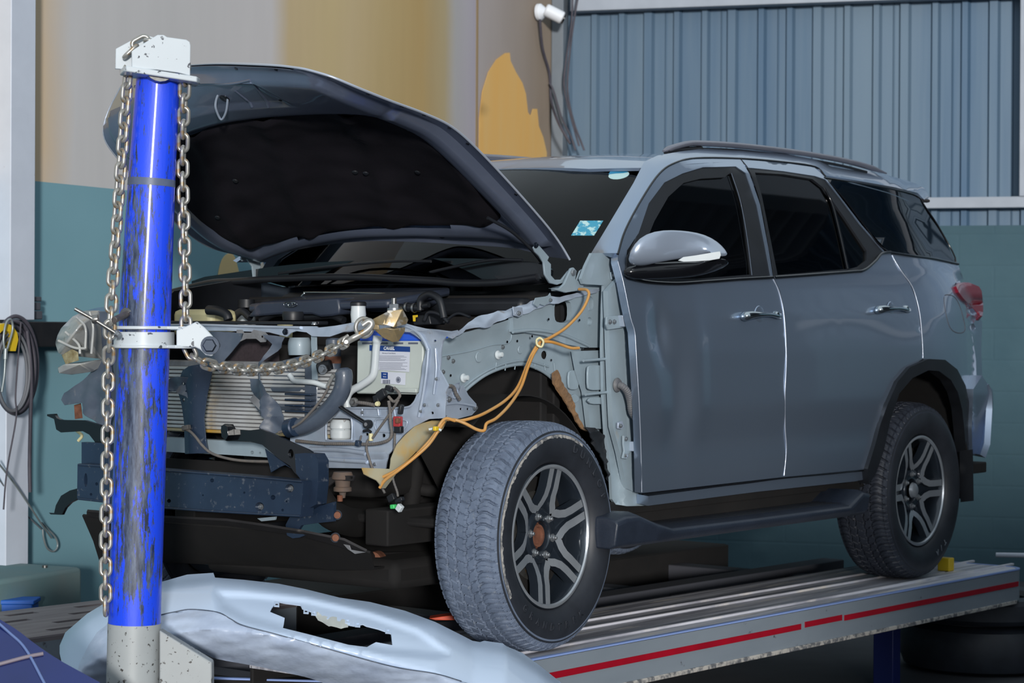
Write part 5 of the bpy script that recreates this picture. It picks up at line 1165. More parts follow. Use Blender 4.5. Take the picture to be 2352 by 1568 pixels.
# ================================================================== bonnet (open) as a patch between four edges read from the photo
def nearp(u, v, y=-.72): return W(u, v, y=y)
NE = [nearp(1309, 596, -.73), nearp(1285, 556), nearp(1250, 510), nearp(1180, 430), nearp(1100, 345), nearp(1040, 292), nearp(980, 262), nearp(900, 232), nearp(820, 200, -.70), nearp(760, 175, -.66), W(700, 158, y=-.58)]
FE = [W(606, 592, y=.715), W(560, 586, y=.72), W(475, 563, y=.72), W(402, 509, y=.72), W(335, 440, y=.72), W(268, 359, y=.72), W(244, 325, y=.72), W(238, 300, y=.72), W(241, 275, y=.71), W(255, 240, y=.69), W(278, 198, y=.63)]
RE_ = [NE[0], W(1255, 588, y=-.60), W(1180, 570, y=-.47), W(1057, 561, y=-.25), W(950, 555, y=-.1), W(850, 553, y=.06), W(760, 560, y=.25), W(680, 573, y=.47), FE[0]]
FR = [NE[-1], W(650, 151, y=-.48), W(580, 147, y=-.34), W(500, 145, y=-.16), W(440, 148, y=-.0), W(400, 152, y=.12), W(350, 162, y=.32), W(310, 176, y=.50), FE[-1]]
def param(pts, n=40):
    P = spline(pts, 10); L = [0]
    for a, b in zip(P, P[1:]): L.append(L[-1]+(b-a).length)
    def f(t):
        t = max(0, min(1, t))*L[-1]; i = 0
        lo, hi = 0, len(L)-1
        while hi-lo > 1:
            m_ = (lo+hi)//2
            if L[m_] <= t: lo = m_
            else: hi = m_
        return P[lo].lerp(P[hi], (t-L[lo])/max(1e-9, L[hi]-L[lo]))
    return f
cN, cF, cR, cT = param(NE), param(FE), param(RE_), param(FR)
def H0(s, t):
    a = cN(s)*(1-t)+cF(s)*t; b = cR(t)*(1-s)+cT(t)*s
    c = (cN(0)*(1-s)+cN(1)*s)*(1-t)+(cF(0)*(1-s)+cF(1)*s)*t
    p = a+b-c; crown = math.sin(math.pi*t)*math.sin(math.pi*min(1, s*1.0))*.05
    return p+V((.3, 0, .95)).normalized()*crown
def HN(s, t):
    e = 2e-3; a = H0(min(1, s+e), t)-H0(max(0, s-e), t); b = H0(s, min(1, t+e))-H0(s, max(0, t-e)); n = a.cross(b)
    n = n.normalized() if n.length > 1e-9 else V((0, 0, 1))
    return n if n.z > 0 or abs(n.z) < .05 and n.x > 0 else -n
def Hp(s, t, d=0): return H0(s, t)-HN(s, t)*d       # d below the outer skin, towards the engine side
def hgrid(name, s0, s1, t0, t1, fn, m, par, ns=40, nt=50, smooth=60, thick=.0015):
    bm = bmesh.new(); g = [[bm.verts.new(fn(s0+(s1-s0)*i/ns, t0+(t1-t0)*j/nt)) for j in range(nt+1)] for i in range(ns+1)]
    for i in range(ns):
        for j in range(nt): bm.faces.new((g[i][j], g[i+1][j], g[i+1][j+1], g[i][j+1]))
    bm.normal_update()
    return mk(name, bm, m, par, smooth, thick=thick)
hood = hgrid('bonnet', 0, 1, 0, 1, lambda s, t: Hp(s, t, 0), M['paint'], suv, 40, 60, thick=.0012)
hood['label'] = 'open bonnet standing raised on its hinges'
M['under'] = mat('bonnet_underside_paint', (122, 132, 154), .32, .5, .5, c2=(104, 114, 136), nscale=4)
def edge_d(s, t):
    Ls, Lt = 1.15, 1.35
    return min(s*Ls, (1-s)*Ls, t*Lt, (1-t)*Lt)
def sm(a, b, x): x = max(0, min(1, (x-a)/(b-a))); return x*x*(3-2*x)
def uprof(s, t):
    d = edge_d(s, t); k = .004+.038*sm(.045, .075, d)-.022*sm(.115, .15, d)
    if s > .70 and .04 < t < .96:      # broad latch panel at the nose
        k = .004+.030*sm(.05, .10, d)+.006*sm(.70, .73, s)
        k -= .010*(sm(.79, .80, s)*(1-sm(.905, .915, s)))*sm(.25, .27, t)*(1-sm(.74, .76, t))
    return k
def inner_uv(s, t): return (.003+.994*s, .003+.994*t)
# ring of pressed steel with the felt opening cut out
ns, nt = 76, 92; bm = bmesh.new(); g = []
def infelt(s, t): 
    a = (s-.395)/.285; b = (t-.5)/.405; return abs(a)**4.5+abs(b)**4.5 < 1
for i in range(ns+1):
    g.append([bm.verts.new(Hp(*inner_uv(i/ns, j/nt), uprof(*inner_uv(i/ns, j/nt)))) for j in range(nt+1)])
for i in range(ns):
    for j in range(nt):
        if not infelt(*inner_uv((i+.5)/ns, (j+.5)/nt)): bm.faces.new((g[i][j], g[i+1][j], g[i+1][j+1], g[i][j+1]))
bmesh.ops.delete(bm, geom=[v for v in bm.verts if not v.link_faces], context='VERTS')
inner = mk('bonnet_inner_frame', bm, M['under'], suv, 50, thick=.0012, label='pressed steel frame on the underside of the bonnet')
hem = tube('bonnet_hem', [Hp(s_, 0, .001) for s_ in [i/30 for i in range(31)]]+[Hp(1, t_, .001) for t_ in [i/24 for i in range(1, 25)]]+[Hp(1-s_, 1, .001) for s_ in [i/30 for i in range(1, 31)]], .0042, M['edgeglint'], hood, 8, 2)  # hem in highlight paint: sky-lit rim put into its colour
def feltd(s, t):
    d = .030+.010*noise.noise(V((s*5, t*6, 0)))+.008*noise.noise(V((s*14, t*15, 2)))
    for k in range(5):
        q = t*1.35+s*.55-(.32+k*.32); d += .019*math.exp(-(q/.04)**2)
    return d
def fpt(i, j):
    a = -1+2*i/44; b = -1+2*j/60; r = max(abs(a), abs(b)); q = (abs(a)**4.5+abs(b)**4.5)**(1/4.5) if r > 0 else 1; f = r/max(q, 1e-6)
    a *= f; b *= f; s = .395+a*.296; t = .5+b*.417; k = (abs(a)**4.5+abs(b)**4.5)
    return Hp(s, t, feltd(s, t)*(1-.0*k)-(.012 if k > .97 else 0))
bm = bmesh.new(); g = [[bm.verts.new(fpt(i, j)) for j in range(61)] for i in range(45)]
for i in range(44):
    for j in range(60): bm.faces.new((g[i][j], g[i+1][j], g[i+1][j+1], g[i][j+1]))
felt = mk('insulation_pad', bm, M['pad'], suv, 60, thick=.006, label='dark felt insulation pad under the bonnet')
def hst(u, v, d=.04):    # patch parameters under a pixel
    s, t = .5, .5
    for it in range(50):
        pu, pv, _ = proj(Hp(s, t, d)); e = 2e-3; a = proj(Hp(s+e, t, d)); b = proj(Hp(s, t+e, d)); J = ((a[0]-pu)/e, (b[0]-pu)/e, (a[1]-pv)/e, (b[1]-pv)/e); du, dv = u-pu, v-pv; det = J[0]*J[3]-J[1]*J[2]
        if abs(det) < 1e-6: break
        s += .6*(J[3]*du-J[1]*dv)/det; t += .6*(-J[2]*du+J[0]*dv)/det; s = max(.01, min(.99, s)); t = max(.01, min(.99, t))
    return s, t
for (u, v) in [(843, 224), (938, 254), (990, 273), (1033, 301), (1076, 336), (1189, 452), (541, 146+14), (633, 162), (775, 188)]:
    s, t = hst(u, v, .014); p = Hp(s, t, uprof(s, t)+.0015); n = -HN(s, t); lathe('frame_hole', [(0, .0005), (.006, .0005), (.006, -.001)], p, n, M['gloss_black'], inner, 14)
for (u, v) in [(940, 297), (1010+2, 552), (560, 560), (595, 534)]:
    s, t = hst(u, v, .03); p = Hp(s, t, uprof(s, t)+.0015); lathe('rubber_plug', [(0, .004), (.007, .004), (.008, .001), (.013, .001), (.013, -.002)], p, -HN(s, t), M['darkbolt'], inner, 18)
for (u, v) in [(840, 400), (815, 400), (540, 418), (958, 400), (500, 500)]:
    s, t = hst(u, v, .045); p = Hp(s, t, feltd(s, t)+.0065); lathe('felt_clip', [(0, .004), (.008, .003), (.011, 0)], p, -HN(s, t), M['black'], felt, 14)
# striker loop and stiffener ribs on the latch panel
ctr = [hst(u, v, .03) for u, v in [(501, 216), (499, 226), (502, 235), (514, 249), (524, 240), (522, 222)]]
offs_ = [.022, .04, .055, .07, .055, .022]
tube('striker_loop', [Hp(s, t, o) for (s, t), o in zip(ctr, offs_)], .004, M['silver'], inner, 10, 5, 'bare steel striker loop')
for a, b in [((578, 186), (618, 240)), ((540, 208), (580, 240)), ((440, 196), (575, 184))]:
    P = []
    for k in range(7): s, t = hst(a[0]+(b[0]-a[0])*k/6, a[1]+(b[1]-a[1])*k/6, .03); P.append(Hp(s, t, uprof(s, t)-.0015))
    tube('pressed_rib', P, .005, M['under'], inner, 8, 3)
s, t = hst(516, 226, .03); lathe('latch_slot', [(0, .001), (.018, .001), (.018, -.001)], Hp(s, t, uprof(s, t)+.0012), -HN(s, t), M['gloss_black'], inner, 20)
s, t = hst(644, 230, .03); lathe('frame_hole', [(0, .001), (.006, .001), (.006, -.001)], Hp(s, t, uprof(s, t)+.0012), -HN(s, t), M['gloss_black'], inner, 16)
# hinges
def hinge(pts, w, arm, par=suv):
    return tube(arm, pts, w, M['primer'], par, 10, 8, None, 1.0)
hn = panel('bonnet_hinge', [(1226, 568), (1233, 560), (1241, 566), (1262, 590), (1258, 598), (1266, 606), (1266, 632), (1275, 642), (1290, 642), (1306, 622), (1313, 618), (1312, 628), (1298, 648), (1280, 654), (1264, 650), (1252, 630), (1249, 602), (1240, 588), (1230, 578)], PL(y=-.755), M['primer'], suv, step=8, thick=.008, bev=.002)
bolt(W(1231, 563, y=-.760), (0, -1, 0), .0075, suv, 'darkbolt'); 
pprism('hinge_bracket', [(1263, 662), (1285, 662), (1296, 652), (1312, 616), (1318, 614), (1325, 622), (1322, 640), (1340, 652), (1342, 665), (1300, 672)], PL(y=-.775), (0, .01, 0), M['primer'], suv, .002)
pprism('hinge_bracket', [(1326, 640), (1333, 622), (1338, 618), (1345, 620), (1348, 630), (1340, 636), (1336, 645), (1340, 655), (1326, 652)], PL(y=-.765), (0, .008, 0), M['primer'], suv, .002)
lathe('hinge_pivot', [(0, .006), (.010, .005), (.012, 0)], W(1317, 626, y=-.778), (0, -1, 0), M['bolt'], suv, 18)
pprism('bonnet_hinge', [(555, 575), (562, 568), (570, 572), (580, 585), (597, 598), (600, 610), (590, 640), (583, 640), (580, 612), (568, 595), (557, 600), (554, 592), (560, 586)], PL(y=.70), (0, .008, 0), M['primer'], suv, .002)
bolt(W(565, 577, y=.69), (0, -1, 0), .008, suv, 'darkbolt'); bolt(W(588, 597, y=.69), (0, -1, 0), .007, suv, 'darkbolt')
tube('bonnet_seal', [W(1120, 500, y=-.60), W(1180, 535, y=-.62), W(1235, 590, y=-.64), W(1262, 640, y=-.62)], .006, M['black'], suv)
# ================================================================== cowl, bulkhead, engine bay
def cw(u, v, x=.30): return W(u, v, x=x)
cowl = panel('cowl', [(440, 640), (560, 622), (640, 610), (760, 600), (900, 596), (1050, 592), (1200, 598), (1250, 608), (1262, 625), (1250, 650), (1210, 655), (1150, 655), (1000, 640), (800, 628), (650, 632), (540, 645), (440, 662)], PL(x=.22), M['gloss_black'], suv, step=18, thick=.03, sm=1, bev=.006, smooth=60)
tube('wiper_arm', [W(640, 628, x=.19), W(760, 612, x=.17), W(900, 600, x=.16), W(990, 600, x=.16)], .005, M['black'], cowl)
tube('wiper_arm', [W(940, 640, x=.19), W(1010, 620, x=.17), W(1120, 598, x=.15), W(1200, 597, x=.15)], .0055, M['black'], cowl)
tube('weatherstrip', [W(390, 672, x=.10), W(480, 650, x=.10), W(540, 646, x=.10), W(640, 640, x=.10), W(800, 636, x=.10), W(980, 644, x=.10), W(1060, 650, x=.10), W(1150, 648, x=.10), W(1235, 636, x=.10)], .013, M['black'], suv, 10)
bx('firewall', .18, .22, -.70, .70, .45, 1.20, M['dark']); bx('cowl_box', .12, .36, -.66, .66, 1.13, 1.19, M['black'], suv, .02)
panel('cowl_grille', [(1135, 633), (1235, 628), (1240, 640), (1150, 646)], PL(x=.095), M['black'], suv, step=10, thick=.01)
# engine cover with badge outline: top sheet at its own height
ec = lambda z: (lambda u, v, off=0: W(u, v, z=z))
def bxr(name, x0, x1, y0, y1, z0, z1, m, b=.02, tilt=0, par=suv): return box(name, ((x0+x1)/2, (y0+y1)/2, (z0+z1)/2), (x1-x0, y1-y0, z1-z0), m, par, Matrix.Rotation(tilt, 3, 'Y') if tilt else None, b)
M['ecover'] = mat('engine_cover_plastic', (40, 46, 60), .42, 0, .1, c2=(54, 62, 78), nscale=5, c3=(92, 86, 96), thr3=(.62, .75), n3=7)
# loft of engine cover: sections along y with traced front top / front bottom silhouettes
xe = -.20
fp_ = [W(u, v, x=xe) for u, v in [(567, 728), (580, 712), (586, 700), (600, 693), (700, 688), (776, 684), (780, 706), (778, 722), (760, 726), (735, 728), (715, 722), (640, 722)]]
ecv = prism('engine_cover', fp_, (.10, 0, .004), M['ecover'], suv, .008)
tp = [W(585, 700, x=xe), W(600, 692, x=xe), W(776, 684, x=xe), W(800, 686, x=xe-.0), W(920, 690, x=xe+.1)]
zt_ = W(680, 690, x=xe).z
cov2 = prism('engine_cover_top', [V((xe+.004, .34, zt_-.012)), V((xe+.004, -.32, zt_+.002)), V((xe+.12, -.36, zt_+.022)), V((xe+.34, -.33, zt_+.05)), V((xe+.36, .12, zt_+.052)), V((xe+.24, .28, zt_+.022))], (0, 0, -.03), M['ecover'], suv, .01)
prism('engine_cover_step', [W(800, 700, x=-.1), W(812, 682, x=-.1), W(920, 682, x=-.1), W(925, 700, x=-.1), W(900, 716, x=-.1), W(850, 716, x=-.1)], (.2, 0, .01), M['ecover'], suv, .008)
bm = bmesh.new(); c = W(667, 699, x=xe-.006)
for (rx, rz, dx, dz) in [(.032, .0095, 0, 0), (.010, .009, 0, -.0005), (.021, .0045, 0, .004)]:
    tube_bm(bm, [c+V((0, rx*math.cos(a), dz+rz*math.sin(a))) for a in [2*math.pi*i/28 for i in range(28)]], .0016, 6, True)
bmesh.ops.recalc_face_normals(bm, faces=bm.faces[:]); mk('cover_badge', bm, M['chrome'], ecv, 60)
tube('metal_pipe', [W(692, 682, x=.02), W(700, 673, x=.02), W(712, 671, x=.02), W(860, 673, x=.02), W(968, 677, x=.02)], .004, M['chrome'], suv, 8, 3)
lathe('oil_filler', [(0, .03), (.035, .03), (.038, .02), (.036, 0)], W(673, 735, x=-.30), (0, 0, 1), M['black'], suv, 24)
lathe('filler_neck', [(.028, 0), (.026, -.05)], W(655, 742, x=-.30), (0, 0, 1), M['ylwplastic'], suv, 20)
# fluid bottles and hoses on the far side
bxr('coolant_tank', *(lambda p: (p.x, p.x+.14, p.y-.10, p.y+.10, p.z-.10, p.z))(W(440, 710, x=-.30)), M['ylwplastic'], .02)
lathe('tank_cap', [(0, .02), (.025, .02), (.027, 0)], W(425, 708, x=-.22), (0, 0, 1), M['black'], suv, 20)
tube('bay_hose', [W(478, 712, x=-.36), W(500, 714, x=-.36), W(520, 722, x=-.36), W(525, 735, x=-.36)], .017, M['black'], suv, 12)
lathe('brake_reservoir', [(.035, -.05), (.035, .0), (.028, .005)], W(566, 722, x=-.02), (0, 0, 1), M['milky'], suv, 24); lathe('reservoir_cap', [(0, .03), (.03, .03), (.034, 0)], W(566, 706, x=-.02), (0, 0, 1), M['black'], suv, 24)
for pts, r in [([(900, 704), (930, 706), (965, 708)], .012), ([(965, 712), (966, 690), (975, 680), (990, 676), (1010, 690), (1020, 730)], .013), ([(930, 700), (960, 704), (985, 700)], .009), ([(975, 735), (985, 718), (1010, 722), (1030, 740)], .007), ([(600, 735), (640, 718), (700, 728), (760, 724), (790, 736)], .014), ([(1020, 740), (1050, 720), (1080, 728)], .005), ([(530, 735), (555, 715), (575, 730)], .014)]:
    tube('bay_hose', [W(u, v, x=-.16) for u, v in pts], r, M['black'], suv, 10)
for (u, v, r) in [(936, 705, .016), (952, 707, .016)]: lathe('hose_clip', [(r, -.004), (r, .004)], W(u, v, x=-.16), (0, 1, 0), M['bolt'], suv, 16)
pprism('relay_box', [(944, 724), (985, 722), (990, 745), (950, 748)], PL(x=-.12), (.08, 0, 0), M['black'], suv, .004)
pprism('relay_tag', [(949, 724), (960, 723), (960, 728), (955, 729), (955, 738), (950, 738)], PL(x=-.125), (-.004, 0, 0), M['yellow'], suv, .001)
bxr('engine_block', -.25, .16, -.30, .32, .5, 1.02, M['dark'], .03)
bxr('bay_floor', -.3, .2, -.72, .74, .42, .45, M['dark'])
# far inner wing and fender rail
panel('far_inner_wing', [(300, 760), (300, 700), (380, 690), (400, 668), (470, 655), (560, 640), (600, 640), (600, 800), (300, 900)], PL(y=.70), M['black'], suv, step=30, thick=.01)
# filler neck of the washer bottle, white
lathe('washer_filler', [(.022, -.05), (.024, -.02), (.026, .0), (.024, .022), (.024, .03)], W(823, 722, x=-.42), (0, 0, 1), M['milky'], suv, 28); lathe('washer_cap', [(0, .014), (.022, .014), (.027, .01), (.027, 0), (.02, -.002)], W(823, 702, x=-.42), (0, 0, 1), M['black'], suv, 28)
# ================================================================== near inner wing (apron), hinge pillar
ap_ = PL(y=-.72)
awh = [rrect(1267, 689, 1313, 741, 9), rrect(1346, 680, 1363, 714, 6), circ(1354, 738, 6, 12, 10), circ(1250, 815, 7, 12, 10)]
apron_top = [(1384, 664), (1340, 676), (1300, 684), (1240, 704), (1180, 728), (1120, 748), (1060, 764), (1022, 778)]
apron = panel('inner_wing', [(1386, 658)]+apron_top[1:]+[(1012, 800), (1008, 870), (1020, 895), (1060, 905), (1075, 895), (1110, 865), (1140, 848), (1165, 840), (1205, 836), (1240, 848), (1270, 870), (1292, 900), (1306, 935), (1322, 962), (1345, 985), (1372, 990), (1400, 1000), (1400, 880), (1392, 760)], ap_, M['primer'], suv, awh, step=15, thick=.004, smooth=50,
    relief=lambda u, v: V((0, -.012*sm(14, -14, v-(800-.115*(u-1010)-30*math.sin((u-1010)/390*3.14)))*sm(1010, 1040, u), 0)) if u < 1390 else V((0, 0, 0)))
def sheet(name, poly, y, m=None, th=.003, sm_=0, holes=(), par=None, step=12, bev=.0015, x=None, rel=None): return panel(name, poly, PL(y=y) if x is None else PL(x=x), m or M['primer'], par or suv, holes, step=step, thick=th, sm=sm_, bev=bev, relief=rel)
# upper reinforcement with crumpled top flange
sheet('upper_rail', [(1386, 662), (1386, 798), (1340, 798), (1300, 790), (1250, 770), (1200, 762), (1180, 762), (1178, 728), (1240, 706), (1300, 688)], -.745, th=.02, holes=awh[:3], par=apron)
def crump(u, v): return V((0, .014*noise.noise(V((u/28., v/14., 0))), .012*noise.noise(V((u/24., 5, 0)))))
def topfl(u, v, off=0): return W(u, v, y=-.76+.0011*max(0, min(60, (lerpT([(1020, 765), (1100, 745), (1180, 728), (1240, 706), (1300, 690), (1384, 672)], u)-v)))) 
panel('crumpled_flange', [(1022, 778), (1050, 764), (1075, 740), (1110, 722), (1140, 716), (1160, 712), (1200, 700), (1220, 690), (1250, 684), (1300, 678), (1340, 668), (1350, 656), (1386, 654), (1386, 660), (1370, 672), (1340, 678), (1300, 690), (1262, 700), (1240, 706), (1225, 712), (1200, 722), (1180, 727), (1165, 728), (1130, 750), (1100, 752), (1070, 756), (1055, 770)], topfl, M['silver'], suv, step=9, thick=.003, relief=crump, smooth=40)
sheet('rail_bracket', [(1225, 697), (1230, 684), (1258, 680), (1264, 672), (1268, 688), (1262, 694), (1250, 702), (1240, 698), (1236, 706)], -.775, par=suv, bev=.001)
sheet('rail_bracket', [(1180, 716), (1178, 704), (1200, 706), (1202, 722), (1192, 728), (1180, 724)], -.775, M['silver'], bev=.001)
bolt(W(1192, 719, y=-.78), (0, -1, .3), .006, suv); bolt(W(1265, 689, y=-.78), (0, -1, .3), .005, suv)
pprism('pillar_flange', [(1318, 660), (1340, 655), (1376, 652), (1388, 655), (1380, 664), (1350, 672), (1318, 668)], PL(y=-.75), (0, .10, 0), M['primer'], suv, .003)
# wheel-arch lip and pressed details
def bead(name, pts, y, r, m=None, par=None, x=None): return tube(name, [W(u, v, y=y) if x is None else W(u, v, x=x) for u, v in pts], r, m or M['primer'], par or apron, 8, 5)
bead('arch_lip', [(1060, 905), (1085, 882), (1120, 858), (1165, 841), (1205, 837), (1242, 850), (1272, 873), (1295, 905), (1312, 945)], -.722, .006)
bead('arch_lip', [(1062, 892), (1092, 868), (1130, 846), (1170, 832), (1210, 828), (1260, 842)], -.722, .004)
for k in range(7):
    u = 1140+k*22; bead('pressed_rib', [(u, 836-abs(u-1210)*.05), (u-2+4*(u > 1210), 846+abs(u-1210)*.1)], -.723, .0022)
bead('seam_line', [(1015, 818), (1080, 806), (1130, 792), (1170, 786), (1176, 750)], -.7215, .0025)
bead('pressed_edge', [(1178, 762), (1230, 758), (1290, 768), (1330, 784), (1352, 794)], -.748, .006)
for (u, v) in [(1143, 815), (1064, 868)]:
    lathe('plastic_clip', [(0, .022), (.008, .02), (.010, .006), (.015, .003), (.015, 0)], W(u, v, y=-.723), (0, -1, .1), M['milky'], apron, 16)
for (u, v) in [(1155, 797), (1030, 821), (1041, 829), (1018, 854)]: bolt(W(u, v, y=-.723), (0, -1, 0), .0055, apron, 'bolt', 'weld_bolt')
for (u, v) in [(1165, 785), (1035, 862), (1188, 783), (1222, 772), (1260, 733), (1331, 735), (1266, 827)]:
    lathe('pierced_hole', [(0, .0008), (.0045, .0008), (.0045, 0)], W(u, v, y=-.7235 if u < 1178 or v > 780 else -.7655), (0, -1, 0), M['gloss_black'], apron, 12)
lathe('pressed_disc', [(0, .002), (.016, .002), (.018, 0)], W(1100, 820, y=-.723), (0, -1, 0), M['primer'], apron, 24); lathe('pressed_disc', [(0, .002), (.012, .002), (.014, 0)], W(1195, 803, y=-.723), (0, -1, 0), M['primer'], apron, 24)
M['rubberdirt'] = mat('rust_brown_sealer', (150, 112, 72), .8, 0, 0, c2=(112, 92, 76), nscale=20, bump=.4, bscale=80)
panel('torn_sealer', [(1270, 858), (1280, 850), (1286, 858), (1290, 875), (1305, 900), (1318, 920), (1322, 945), (1338, 975), (1350, 990), (1336, 985), (1318, 955), (1300, 925), (1284, 900), (1272, 880)], PL(y=-.755), M['rubberdirt'], apron, step=7, thick=.006, relief=lambda u, v: V((0, -.008*noise.noise(V((u/9., v/9., 1))), 0)))
# hinge pillar: stepped pressing
pil = panel('hinge_pillar', [(1360, 581), (1418, 581), (1420, 600), (1432, 650), (1446, 720), (1456, 765), (1461, 830), (1466, 930), (1470, 1030), (1474, 1132), (1490, 1138), (1489, 1161), (1440, 1162), (1414, 1158), (1406, 1146), (1404, 1100), (1398, 1040), (1392, 1000), (1386, 900), (1384, 800), (1386, 700), (1388, 655), (1340, 652), (1335, 640), (1346, 610)], lambda u, v, off=0: W(u, v, y=-.80-.03*sm(1415, 1440, u)), M['primer'], suv, step=12, thick=.012, smooth=40, bev=.002)
M['pilblue'] = mat('pillar_paint', (112, 126, 146), .45, .3, .2, c2=(98, 112, 134), nscale=5)
panel('pillar_outer_face', [(1396, 668), (1422, 640), (1428, 700), (1434, 760), (1436, 830), (1438, 930), (1442, 1030), (1452, 1100), (1466, 1134), (1440, 1122), (1424, 1040), (1408, 980), (1404, 900), (1400, 800)], lambda u, v, off=0: W(u, v, y=-.835), M['primer'], suv, step=14, thick=.02, bev=.004)
for pts in [[(1392, 682), (1392, 800)], [(1340, 828), (1392, 824)], [(1345, 906), (1398, 900)], [(1395, 806), (1396, 900), (1404, 990)]]: bead('pillar_pressing', pts, -.815, .005, par=pil)
panel('pillar_step', [(1322, 806), (1390, 804), (1392, 900), (1400, 985), (1356, 984), (1346, 900), (1330, 850)], PL(y=-.757), M['primer'], suv, step=14, thick=.02, bev=.004)
for k, (u0, v0, u1, v1) in enumerate([(1350, 838, 1386, 896), (1352, 912, 1394, 928), (1306, 850, 1330, 895), (1312, 905, 1330, 925)]): panel('pressed_pad', rrect(u0, v0, u1, v1, 6), PL(y=-.783 if u0 > 1340 else -.735), M['primer'], pil, step=12, thick=.008, bev=.002)
# door hinges, check and loom boot
def plate(name, poly, y, m, par=suv, th=.008): return pprism(name, poly, PL(y=y), (0, th, 0), m, par, .0015)
hg = plate('door_hinge', [(1394, 727), (1446, 722), (1450, 750), (1398, 757), (1393, 745)], -.850, M['primer'])
plate('hinge_knuckle', [(1430, 724), (1446, 722), (1448, 748), (1434, 750)], -.868, M['silver'], hg, .02)
for u in (1401, 1411): bolt(W(u, 739, y=-.852), (0, -1, 0), .0065, hg)
hg = plate('door_hinge', [(1432, 1000), (1444, 1004), (1450, 1016), (1470, 1012), (1470, 1038), (1452, 1036), (1444, 1042), (1440, 1054), (1430, 1052), (1434, 1036), (1432, 1020)], -.850, M['primer'])
plate('hinge_knuckle', [(1456, 1014), (1470, 1012), (1470, 1036), (1456, 1036)], -.868, M['silver'], hg, .02)
for u, v in [(1438, 1008), (1438, 1046)]: bolt(W(u, v, y=-.852), (0, -1, 0), .006, hg)
plate('check_plate', [(1420, 970), (1430, 966), (1434, 980), (1428, 986), (1420, 984)], -.850, M['silver']); bolt(W(1426, 978, y=-.855), (0, -1, 0), .0055, suv)
plate('check_plate', [(1404, 625), (1416, 622), (1418, 640), (1406, 642)], -.81, M['primer']); bolt(W(1411, 632, y=-.815), (0, -1, 0), .006, suv)
M['boot'] = mat('loom_boot', (88, 90, 98), .6, 0, 0, c2=(112, 112, 112), nscale=40)
tube('wiring_boot', [W(1420, 884, y=-.85), W(1428, 886, y=-.865), W(1440, 898, y=-.875), W(1447, 920, y=-.875), W(1451, 945, y=-.872), W(1462, 962, y=-.87)], .0125, M['boot'], suv, 14, corr=.0072, label='ribbed rubber wiring boot')
lathe('boot_flange', [(0, .012), (.020, .008), (.026, 0)], W(1418, 884, y=-.842), (0, -1, 0), M['boot'], suv, 24)
panel('door_shut_face', [(1440, 640), (1452, 720), (1462, 780), (1468, 900), (1472, 1000), (1476, 1130), (1462, 1090), (1456, 1000), (1454, 900), (1448, 800), (1436, 700)], PL(y=-.80), M['pilblue'], fd, step=14, thick=.01)
# torn black liner behind the front tyre
panel('torn_liner', [(1350, 980), (1370, 985), (1388, 1000), (1396, 1050), (1404, 1110), (1396, 1100), (1388, 1060), (1372, 1040), (1360, 1010)], PL(y=-.79), M['black'], suv, step=8, thick=.004, relief=lambda u, v: V((0, .02*noise.noise(V((u/12., v/12., 0))), 0)))
# ================================================================== stripped nose: radiator support and what hangs on it
X1 = -.47
SI = M['silver']
sup = sheet('radiator_support', [(380, 744), (455, 743), (560, 746), (690, 749), (727, 749), (731, 752), (770, 748), (806, 741), (850, 737), (905, 741), (930, 742), (960, 750), (1000, 758), (1040, 763), (1054, 760), (1055, 768), (1040, 778), (1026, 772), (1017, 782), (1010, 850), (1030, 886), (1024, 900), (1022, 960), (985, 962), (950, 979), (925, 1000), (908, 1021), (893, 1052), (885, 1076), (734, 1074), (728, 1052), (700, 1028), (668, 1012), (668, 990), (700, 960), (735, 935), (776, 934), (935, 935), (950, 925), (962, 901), (968, 850), (977, 800), (966, 780), (945, 763), (900, 755), (860, 757), (818, 758), (790, 762), (758, 773), (740, 773), (716, 772), (704, 763), (680, 760), (668, 764), (659, 773), (647, 770), (618, 763), (540, 760), (380, 758)],
            0, SI, .006, 0, [rrect(749, 959, 807, 1010, 6), circ(843, 997, 4), circ(881, 1000, 4.5), circ(998, 783, 3), circ(993, 948, 3.5)], suv, 10, .001, x=X1,
            rel=lambda u, v: V((-.010*sm(770, 800, u)*math.exp(-((v-760)/6.)**2)-.012*math.exp(-((v-1042)/9.)**2)*sm(700, 730, u)-.006*math.exp(-((v-1062)/5.)**2)+.006*noise.noise(V((u/30., v/30., 4))), 0, 0)))
sup['label'] = 'bent bare-silver radiator support panel'
def xb(name, pts, r, m=SI, par=sup, x=X1-.004): return tube(name, [W(u, v, x=x) for u, v in pts], r, m, par, 8, 5)
xb('support_bead', [(984, 800), (980, 850), (972, 905), (962, 957)], .0055); xb('support_bead', [(908, 744), (940, 752), (962, 766), (976, 786), (984, 806)], .006)
xb('support_bead', [(775, 936), (860, 937), (930, 936), (950, 925), (960, 905)], .004); xb('support_bead', [(1000, 800), (1002, 850), (996, 905)], .004)
xb('support_bead', [(712, 1031), (780, 1033), (838, 1040)], .0085, x=X1-.010); xb('support_bead', [(734, 1053), (790, 1057), (842, 1060)], .008, x=X1-.008)
xb('support_bead', [(380, 747), (455, 746), (560, 749), (690, 752)], .005)
xb('window_bead', [(749, 962), (749, 1005), (755, 1011), (802, 1012), (808, 1005), (808, 965), (800, 959), (755, 959), (749, 962)], .003)
xb('pressed_rib', [(812, 962), (820, 955), (870, 957), (900, 960)], .003); xb('pressed_rib', [(860, 976), (868, 962), (925, 964), (935, 972), (920, 990), (870, 990), (860, 976)], .003)
xb('pressed_rib', [(832, 938), (832, 954)], .003); xb('pressed_rib', [(868, 938), (870, 954)], .003); xb('pressed_rib', [(905, 938), (908, 956)], .003)
